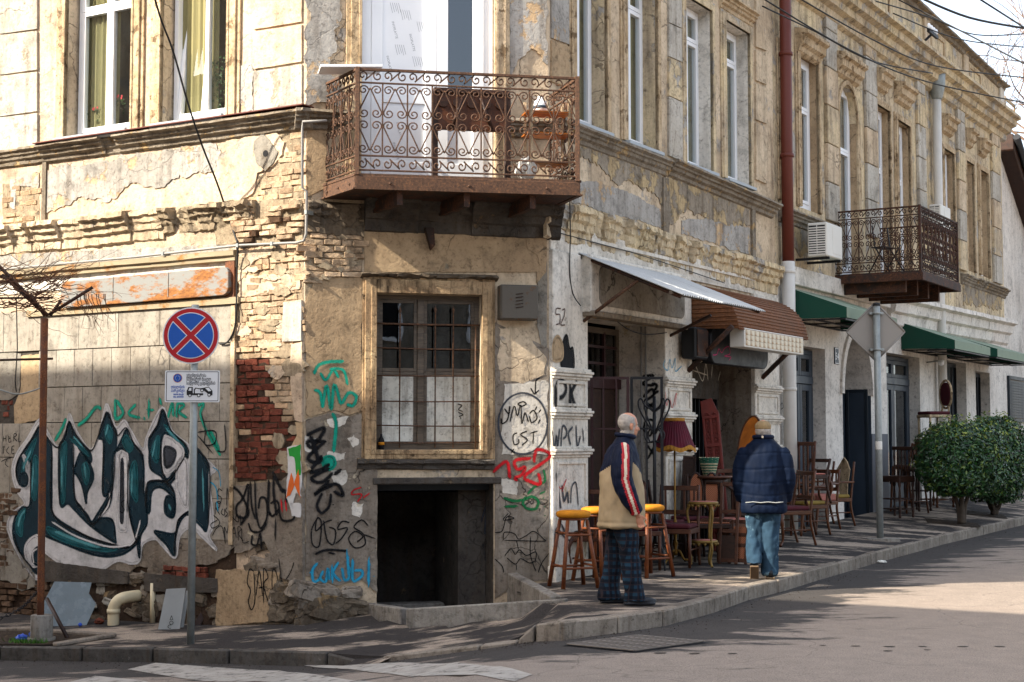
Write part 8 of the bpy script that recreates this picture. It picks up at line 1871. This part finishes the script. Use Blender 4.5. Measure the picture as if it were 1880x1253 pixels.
g = G(1292, 1040); gt = thing('gilded_table', 'small two-tier gilded side table with curved legs', 'side table', g, R(12)); hh = .66 * 0 + .74
for z, r in ((hh, .175), (.30, .165)):
    MB().lathe((0, 0, z - .03), [(0, 0), (r - .01, 0), (r, .01), (r, .02), (r - .008, .03), (0, .03)], 28).build('tabletop' if z > .5 else 'lower_shelf', M['pink_seat'] if False else M['gold'], gt)
    MB().lathe((0, 0, z + .0005), [(0, 0), (r - .02, 0), (r - .02, .003), (0, .003)], 28).build('marble_inset', M['pink_seat'], gt)
    for k in range(14): a = k * 2 * math.pi / 14; MB().lathe((r * .97 * math.cos(a), r * .97 * math.sin(a), z - .065), [(0, 0), (.012, .01), (.02, .035), (0, .036)], 6).build('apron_drop', M['gold'], gt)
for a in range(3):
    an = a * 2.094 - 1.3; P = [(.15, hh - .03), (.185, hh - .12), (.16, hh * .62), (.155, .31), (.17, .2), (.14, .08), (.17, 0)]
    MB().tube(cat_rom([Vector((r * math.cos(an), r * math.sin(an), z)) for r, z in P], 4), .014, 8).build('leg', M['gold'], gt)
g = BASE and T1.location; bk_ = thing('wicker_basket', 'green and cream woven wicker basket on the tall red-brown table', 'basket', T1.location + Vector((-.02, -.06, .981)))
M['wick_g'] = plain('green_wicker', '1f5a44', .7, .3, 20, .2); M['wick_c'] = plain('cream_wicker', 'b3a888', .7, .25, 20, .2)
for i in range(13):
    z = .01 + i * .0165; r = .065 + .05 * (i / 12) ** .8
    MB().tube([(r * math.cos(a), r * math.sin(a), z + .002 * math.sin(a * 7 + i * 3)) for a in [k * math.pi / 10 for k in range(21)]], .009, 6).build('wicker_hoop', M['wick_g' if (i % 2 or i > 9) else 'wick_c'], bk_)
for k in range(14): a = k * 2 * math.pi / 14; MB().tube([(.068 * math.cos(a), .068 * math.sin(a), 0), (.118 * math.cos(a), .118 * math.sin(a), .225)], .006, 5).build('wicker_stake', M['wick_c'], bk_)
MB().lathe((0, 0, 0), [(0, 0), (.066, 0), (.066, .008), (0, .008)], 18).build('basket_base', M['wick_c'], bk_)
g = G(1240, 1006); wc = thing('white_card', 'blank white card propped against the middle pillar', 'card', Vector((g.x - .06, g.y + .1, 0)))
wc.location.z = at_y(1239, 866, wc.location.y).z; MB().box(-.10, .08, -.003, .003, 0, .14).build('card_sheet', M['sign_white'], wc)
cst = MB().rod((0, .02, -.95), (0, .02, .02), .012, 6).build('card_stand', M['black'], wc)
# floor lamp
g = G(1240, 1036); lm = thing('floor_lamp', 'brass floor lamp with a fringed burgundy pleated shade', 'floor lamp', g, R(10)); k_ = g.y / F
zs = at_y(1243, 822, g.y).z - g.z; zt = at_y(1243, 772, g.y).z - g.z
n = 72; m = MB(); vs = []; rows = [(0, .115), (.12, .13), (.4, .165), (.75, .205), (1, .235)]
for t_, r in rows:
    for j in range(n): a = 2 * math.pi * j / n; rr = r + .004 * (1 if j % 2 else -1); vs.append((rr * math.cos(a), rr * math.sin(a), zt - (zt - zs) * t_ + (.018 * math.cos(a * 6) if t_ == 1 else 0)))
m.add(vs, [(i * n + j, i * n + (j + 1) % n, (i + 1) * n + (j + 1) % n, (i + 1) * n + j) for i in range(4) for j in range(n)]); m.build('shade', M['burgundy'], lm)
m = MB(); vs = []
for dz, r in ((.012, .240), (-.038, .244)):
    for j in range(n): a = 2 * math.pi * j / n; vs.append(((r + .004 * (j % 2)) * math.cos(a), (r + .004 * (j % 2)) * math.sin(a), zs + .018 * math.cos(a * 6) + dz))
m.add(vs, [(j, (j + 1) % n, n + (j + 1) % n, n + j) for j in range(n)]); m.build('fringe', M['fringe'], lm)
MB().lathe((0, 0, zt - .012), [(.112, 0), (.121, 0), (.121, .04), (.112, .04)], 40).build('top_braid', M['fringe'], lm)
MB().lathe((0, 0, 0), [(0, .1), (.022, .1), (.03, .14), (.018, .18), (.034, .24), (.016, .28), (.026, .36), (.014, .42), (.02, .5), (.011, .53), (.011, zs * .66), (.012, zs + .05), (.0, zs + .05)], 14).build('stem', M['brass'], lm)
for a in range(3):
    an = a * 2.094 - .5; MB().tube(cat_rom([Vector((r * math.cos(an), r * math.sin(an), z)) for r, z in ((.015, .16), (.06, .14), (.10, .06), (.15, .05), (.19, .0))], 4), .014, 8).build('foot', M['brass'], lm)
for a in range(3): an = a * 2.094; MB().rod((0, 0, zt - .01), (.115 * math.cos(an), .115 * math.sin(an), zt), .004, 5).build('shade_arm', M['brass'], lm)
# coat rack
g = G(1203, 1046); cr = thing('coat_rack', 'black bentwood coat rack with looped hooks beside the lamp', 'coat rack', g, R(10)); k_ = g.y / F; hh = at_y(1203, 728, g.y).z - g.z
MB().tube([(0, 0, .3), (0, 0, hh)], .019, 10).build('pole', M['black'], cr)
for a in range(4):
    an = a * 1.571 + .3; c, s_ = math.cos(an), math.sin(an)
    MB().tube(cat_rom([Vector((r * c, r * s_, z)) for r, z in ((.015, .62), (.05, .5), (.1, .3), (.17, .2), (.2, 0))], 4), .012, 8).build('foot', M['black'], cr)
    MB().tube(cat_rom([Vector((r * c, r * s_, z)) for r, z in ((.016, hh - .42), (.08, hh - .33), (.19, hh - .16), (.21, hh - .06), (.17, hh - .03), (.13, hh - .1), (.06, hh - .14), (.016, hh - .17))], 4), .010, 8).build('hook_loop', M['black'], cr)
    MB().tube(cat_rom([Vector((r * c, r * s_, z)) for r, z in ((.016, hh - .5), (.08, hh - .52), (.13, hh - .46), (.12, hh - .40), (.06, hh - .36), (.016, hh - .4))], 4), .009, 8).build('hook_loop', M['black'], cr)
MB().tube([(.13 * math.cos(a), .13 * math.sin(a), .52) for a in [k * math.pi / 10 for k in range(21)]], .007, 6).build('umbrella_ring', M['black'], cr)
# metal gate of the first shop, swung open onto the pavement
gt0 = Rr.W(S1[1] - .05, .05, .08); mg = thing('metal_gate', 'dark maroon metal grille door swung open beside the first shop entrance', 'gate', gt0); 
def gate(u0, u1, v0, v1, Yd, mat, bars, name):
    a, b = at_y(u0, v0, Yd), at_y(u1, v0, Yd); z0, z1 = g_z, a.z
    f = Fr((a.x, a.y), (b.x - a.x, b.y - a.y)); l = (b - a).length
    m = MB(f).ring(0, l, z0, z1, .03, -.014, .014); m.v = [p - gt0 for p in m.v]; m.build(name, M[mat], mg)
    for k in range(1, bars): m = MB(f).box(l * k / bars - .009, l * k / bars + .009, -.008, .008, z0 + .03, z1 - .03); m.v = [p - gt0 for p in m.v]; m.build('gate_bar', M[mat], mg)
    m = MB(f).box(.03, l - .03, -.01, .01, (z0 + z1) / 2 + .45, (z0 + z1) / 2 + .47); m.v = [p - gt0 for p in m.v]; m.build('gate_rail', M[mat], mg)
g_z = .12
gate(1084, 1155, 692, 0, 16.9, 'maroon', 3, 'gate_frame'); gate(1157, 1217, 692, 0, 17.0, 'black', 2, 'gate_frame')
# dark bar furniture at the second glazed door
def spindle_stool(lab, u, v, rot, h, w, mat='wood_dark', at=None, name='spindle_table', cat='table', top=True, backh=0):
    g = G(u, v) if at is None else at; t = thing(name, lab, cat, g, rot)
    prof = [(.018, 0), (.026, .03), (.016, .06), (.026, .1), (.026, .16), (.014, .2), (.024, h * .5), (.014, h * .72), (.026, h * .78), (.026, h - .03), (0, h - .03)]
    for sx in (-1, 1):
        for sy in (-1, 1): MB().lathe((sx * (w / 2 - .03), sy * (w / 2 - .03), 0), prof, 10).build('turned_leg', M[mat], t)
    MB().box(-w / 2, w / 2, -w / 2, w / 2, h - .10, h).build('top', M[mat], t, bev=.01)
    for z in (.14, h * .45):
        for s_ in (-1, 1): MB().rod((-w / 2 + .03, s_ * (w / 2 - .03), z), (w / 2 - .03, s_ * (w / 2 - .03), z), .012, 6).build('stretcher', M[mat], t); MB().rod((s_ * (w / 2 - .03), -w / 2 + .03, z), (s_ * (w / 2 - .03), w / 2 - .03, z), .012, 6).build('stretcher', M[mat], t)
    if backh:
        for k in range(6): x = -w / 2 + .03 + k * (w - .06) / 5; MB().lathe((x, w / 2 - .02, h), [(.012, 0), (.018, backh * .3), (.01, backh * .5), (.018, backh * .7), (.012, backh)], 8).build('back_spindle', M[mat], t)
        MB().box(-w / 2, w / 2, w / 2 - .05, w / 2 + .01, h + backh, h + backh + .06).build('back_rail', M[mat], t, bev=.008)
    return t
spindle_stool('dark high stool with a spindle back in front of the second glazed door', 1640, 921, R(-50), .68, .42, backh=.42, at=PW(1646, .5), name='spindle_stool', cat='stool')
spindle_stool('small dark table with turned legs right of the spindle stool', 1682, 917, R(-55), .78, .36, at=PW(1684, .42))
chair('brown wooden bar chair with curved legs before the second glazed door', 1664, 920, R(-60), .4, .4, .8, 1.18, 'wood_mid', 'wood_mid', 'slats', None, 'sabre', name='bar_chair', pad=.012, at=PW(1668, .42))
cab = spindle_stool('brown cabinet with turned legs hidden behind the hedge bush', 1712, 922, R(-55), 1.22, .5, 'wood_mid', at=PW(1716, .42), name='cabinet', cat='cabinet')
md = thing('medallion_chair', 'cream chair with a burgundy oval back raised above the hedge bush', 'chair', cab.location + Vector((0, 0, 1.222)), R(-75))
MB().box(-.23, .23, -.22, .22, .38, .43).build('seat_frame', M['moulding'], md, bev=.01); MB().box(-.22, .22, -.21, .21, .431, .49).build('seat_pad', M['burg_seat'], md, bev=.02)
for sx in (-1, 1):
    for sy in (-1, 1): MB().tube([(sx * .2, sy * .19, .38), (sx * .19, sy * .19, 0)], [.022, .014], 8).build('leg', M['moulding'], md)
o_ = [(.19 * math.cos(k * 2 * math.pi / 24), .80 + .25 * math.sin(k * 2 * math.pi / 24)) for k in range(24)]
MB().prism([(x * .85, .8 + (z - .8) * .85) for x, z in o_], .225, .275).build('back_pad', M['burg_seat'], md, bev=.01); MB().tube([(x, .25, z) for x, z in o_ + o_[:2]], .022, 8).build('oval_frame', M['moulding'], md)
for s_ in (-1, 1): MB().tube([(s_ * .12, .22, .42), (s_ * .1, .25, .60)], .018, 8).build('back_post', M['moulding'], md)
# ------------------------------------------------------------------ clipped bushes in their tree pits
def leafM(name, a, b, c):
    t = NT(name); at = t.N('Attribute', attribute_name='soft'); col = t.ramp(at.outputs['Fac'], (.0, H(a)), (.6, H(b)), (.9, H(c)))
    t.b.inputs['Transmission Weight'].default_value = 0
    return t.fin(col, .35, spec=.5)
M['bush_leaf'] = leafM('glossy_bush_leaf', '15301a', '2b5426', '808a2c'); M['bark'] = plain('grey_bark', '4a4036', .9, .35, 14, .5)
def bush(lab, g, w, d_, z0, z1, n, seed):
    t = thing('clipped_bush', lab, 'bush', g, R(rnd.uniform(0, 40)), 'clipped evergreen bushes along the kerb'); rg = random.Random(seed)
    m = MB(); H2 = (z1 - z0) / 2; zc = (z0 + z1) / 2
    for i in range(n):
        while True:
            p = Vector((rg.uniform(-1, 1), rg.uniform(-1, 1), rg.uniform(-1, 1))); e = (abs(p.x) ** 2.6 + abs(p.y) ** 2.6 + abs(p.z) ** 2.8)
            lump = 1 + .22 * noise.noise(p * 2.6 + Vector((seed, 0, 0))) + .3 * noise.noise(p * 6 + Vector((seed, 0, 0)))
            if e < lump and (e > .45 or rg.random() < .25): break
        c = Vector((p.x * w / 2, p.y * w / 2 * d_, zc + p.z * H2)); nrm = (Vector((p.x, p.y, p.z * .8)) + Vector((rg.gauss(0, .5), rg.gauss(0, .5), rg.gauss(.25, .5)))).normalized()
        a = nrm.cross(Vector((rg.gauss(0, 1), rg.gauss(0, 1), rg.gauss(0, 1)))).normalized(); b = nrm.cross(a); l, wd_ = rg.uniform(.02, .06), rg.uniform(.010, .024)
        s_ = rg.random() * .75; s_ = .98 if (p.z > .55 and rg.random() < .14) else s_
        m.add([c - a * l, c - b * wd_ + nrm * .006, c + a * l, c + b * wd_ + nrm * .006], [(0, 1, 2, 3)], 0, False, [s_] * 4, raw=True)
    for i in range(70):                      # stray shoots
        a = rg.uniform(0, 6.28); el_ = rg.uniform(-.2, 1.4); d = Vector((math.cos(a) * math.cos(el_), math.sin(a) * math.cos(el_), math.sin(el_)))
        c = Vector((d.x * w * .46, d.y * w * .46 * d_, zc + d.z * H2 * .95))
        for k in range(6):
            q = c + d * .03 * k + Vector((rg.gauss(0, .012), rg.gauss(0, .012), rg.gauss(0, .012))); b = d.cross(Vector((rg.gauss(0, 1), rg.gauss(0, 1), rg.gauss(0, 1)))).normalized()
            m.add([q, q + b * .03 + d * .012, q + b * .055 + d * .03, q + b * .02 + d * .03], [(0, 1, 2, 3)], 0, False, [rg.uniform(.4, .98)] * 4, raw=True)
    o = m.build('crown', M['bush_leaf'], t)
    for k in range(4):
        a = k * 1.6 + seed; MB().tube(cat_rom([Vector((.02 * math.cos(a), .02 * math.sin(a), 0)), Vector((.04 * math.cos(a), .04 * math.sin(a), z0 * .5)), Vector((.10 * math.cos(a), .10 * math.sin(a), z0)), Vector((.3 * math.cos(a), .3 * math.sin(a), zc))], 4), [.055 - .003 * i for i in range(13)], 8).build('trunk', M['bark'], t)
    return t
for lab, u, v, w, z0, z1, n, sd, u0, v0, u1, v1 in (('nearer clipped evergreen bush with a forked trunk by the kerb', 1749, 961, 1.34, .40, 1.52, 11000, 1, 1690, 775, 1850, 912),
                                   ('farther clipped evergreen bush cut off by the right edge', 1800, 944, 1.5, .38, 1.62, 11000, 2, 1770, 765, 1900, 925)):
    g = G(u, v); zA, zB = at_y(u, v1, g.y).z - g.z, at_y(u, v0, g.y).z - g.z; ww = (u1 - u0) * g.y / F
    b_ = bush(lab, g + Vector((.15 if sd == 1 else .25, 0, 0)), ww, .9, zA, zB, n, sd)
    m = MB(); P2 = [(g.x - .5, g.y - .32), (g.x + .35, g.y - .42), (g.x + .5, g.y + .3), (g.x - .35, g.y + .4)]; m.add([(x, y, zp(x, y) + .006) for x, y in jag(P2, .01, .1, 2)], [list(range(len(jag(P2, .01, .1, 2))))]); m.build('tree_pit', M['soil'], None, kind='structure')
# ------------------------------------------------------------------ budding trees beyond the roofs
M['tree_twig'] = plain('tree_twig', '6a5646', .9, .3, 10, .2); M['bud'] = plain('ochre_bud', '9a6a30', .7, .3, 10, .1)
def tree(lab, base, h, seed, spread=.5, name='budding_tree'):
    t = thing(name, lab, 'tree', base); rg = random.Random(seed); tm, bm_, lf = MB(), MB(), MB()
    def br(p, d, l, r, lev):
        n = 4; P = [p]; 
        for k in range(n):
            d = (d + Vector((rg.gauss(0, .13), rg.gauss(0, .13), rg.gauss(.03, .09)))).normalized(); P.append(P[-1] + d * l / n)
        (tm if lev == 0 else bm_).tube(P, [r * (1 - .45 * k / n) for k in range(n + 1)], 7 if lev == 0 else (5 if lev < 3 else 3), smooth=lev < 3)
        if lev >= 4:
            for k in range(2):
                if rg.random() < .7:
                    c = P[rg.randint(1, n)]; s_ = rg.uniform(.02, .05); a = Vector((rg.gauss(0, 1), rg.gauss(0, 1), rg.gauss(0, 1))).normalized(); b = a.orthogonal()
                    lf.add([c, c + a * s_ + b * s_ * .4, c + a * s_ * 1.8, c + a * s_ - b * s_ * .4], [(0, 1, 2, 3)], raw=True)
            if lev > 4: return
        k = (4, 4, 3, 3, 3)[lev]
        for i in range(k):
            q = P[rg.randint(2, n)] if i else P[-1]; a = Vector((rg.gauss(0, 1), rg.gauss(0, 1), rg.gauss(.15, .6))).normalized()
            br(q, (d * .62 + a * spread).normalized(), l * rg.uniform(.58, .78), r * .55, lev + 1)
    br(Vector((0, 0, 0)), Vector((0, 0, 1)), h * .36, h * .014, 0)
    tm.build('trunk', M['bark'], t); bm_.build('branches', M['tree_twig'], t); lf.build('buds', M['bud'], t, kind='stuff'); return t
tree('bare tree with ochre buds showing over the long facade roof at the upper right', Vector((12.7, 36, .4)), 17, 3, .66)
tree('second budding tree behind the white gable house at the right edge', Vector((15.6, 42, .5)), 17, 8, .62)
tree('third budding tree farther down the street at the upper right corner', Vector((17.2, 52, .5)), 20, 12, .6)
